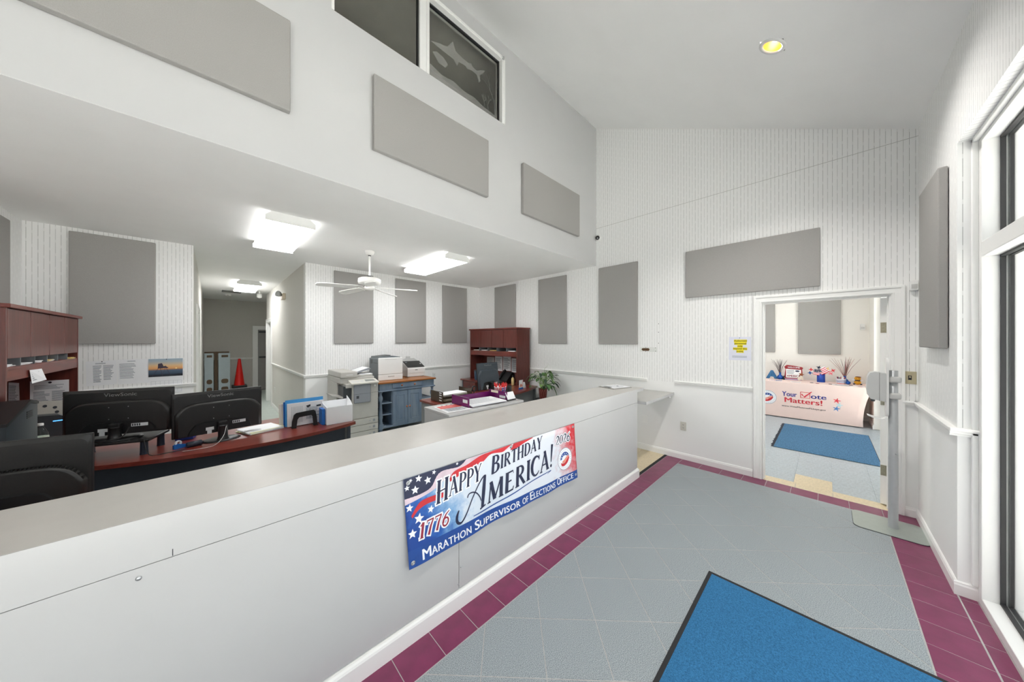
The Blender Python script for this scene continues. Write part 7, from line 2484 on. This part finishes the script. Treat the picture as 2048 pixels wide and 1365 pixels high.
# bee figurine
t = thing('bee_figurine', 'small yellow and black plush bee at the right table end', 'figurine', (8.86, -0.425, TZ))
yb2 = mat('bee_yellow', rgb(222, 160, 34), 0.7, noise=0.15, nscale=60)
G().ball((8.86, -0.425, TZ + 0.045), 0.045, 16, (1, 1.05, 0.95)).build('body', yb2, t)
G().ball((8.858, -0.425, TZ + 0.078), 0.036, 16, (1, 1.05, 0.5)).build('dark_band', darkink, t)
G().ball((8.855, -0.425, TZ + 0.118), 0.040, 16, (1, 1.1, 0.9)).build('head', yb2, t)
G().ball((8.855, -0.432, TZ + 0.148), 0.036, 16, (1, 1.15, 0.35)).build('cap', mat('bee_brown', rgb(120, 70, 30), 0.7, noise=0.1), t)
for s_ in (-1, 1):
    G().ball((8.82, -0.425 + 0.014 * s_, TZ + 0.122), 0.006, 8).build('eye', darkink, t)
    G().ball((8.84, -0.425 + 0.045 * s_, TZ + 0.014), 0.016, 10, (1.3, 1, 0.8)).build('foot', darkink, t)
    G().ball((8.89, -0.425 + 0.045 * s_, TZ + 0.085), 0.028, 10, (0.25, 1, 0.7)).build('wing', pwhite, t)
# flat things on the table
t, f = sheet_thing('paper_fan', 'red white and blue paper fan lying left on the covered table', 'leaflet', [(8.50, 0.86, TZ + 0.002), (8.50, 0.64, TZ + 0.002), (8.60, 0.64, TZ + 0.006), (8.60, 0.86, TZ + 0.006)], pwhite, t=0.002)
g = G()
for k in range(4):
    g.add([f(0.05 + 0.12 * k, 0.1), f(0.11 + 0.12 * k, 0.1), f(0.11 + 0.12 * k, 0.9), f(0.05 + 0.12 * k, 0.9)], [(0, 1, 2, 3)])
g.build('red_stripe', pred, t)
g = G().add([f(0.52, 0.05), f(0.98, 0.05), f(0.98, 0.95), f(0.52, 0.95)], [(0, 1, 2, 3)])
g.build('blue_end', pblue, t)
t, f = sheet_thing('leaflet', 'white leaflet with a red spot at the right table end', 'leaflet', [(8.46, -0.08, TZ + 0.001), (8.46, -0.50, TZ + 0.001), (8.60, -0.50, TZ + 0.001), (8.60, -0.08, TZ + 0.001)], paper)
fan(G(), lambda u, v: f(u, v) + Vector((0, 0, 0.0005)), circ(0.86, 0.4, 0.07, 10, ry=0.2)).build('red_spot', pred, t)
lines(G(), f, 0.1, 0.7, 0.1, 0.9, 5, 3).build('print', ink, t)
t, f = sheet_thing('leaflet', 'white leaflet in front of the Welcome sign', 'leaflet', [(8.48, 0.50, TZ + 0.001), (8.48, 0.34, TZ + 0.001), (8.60, 0.36, TZ + 0.001), (8.60, 0.52, TZ + 0.001)], paper)
lines(G(), f, 0.1, 0.9, 0.1, 0.9, 4, 2).build('print', ink, t)
for i, (x, y, m, lb) in enumerate(((8.60, 0.20, darkink, 'small dark badge lying left of the flag vase'), (8.52, 0.115, pdred, 'small dark red badge lying before the flag vase'), (8.60, -0.06, dkgrey, 'small grey sunglasses-like clip right of the flag vase'),
                                     (8.62, -0.33, mat('bee_brown', rgb(120, 70, 30), 0.7), 'small brown badge lying before the bee'))):
    tag(G().lathe(x, y, [(0.026, TZ + 0.0005), (0.028, TZ + 0.003), (0.022, TZ + 0.007), (0.0, TZ + 0.008)], 16).build('badge', m), lb, 'badge')
# unseen ceiling lights added to brighten the annex (above the doorway view)
for i, (x, lb) in enumerate(((5.6, 'added unseen annex ceiling light nearest the doorway, above the view'), (7.6, 'added unseen annex ceiling light over the covered table, above the view'))):
    t = thing('ceiling_light', lb, 'ceiling light', (x, 1.2, 2.9), 0, 'added unseen lights of the annex')
    box(x - 0.6, x + 0.6, 1.0, 1.4, 2.82, 2.899, bev=0.004).build('housing', whiteplastic, t)
    box(x - 0.58, x + 0.58, 1.02, 1.38, 2.812, 2.8195).build('diffuser', lensadded, t)
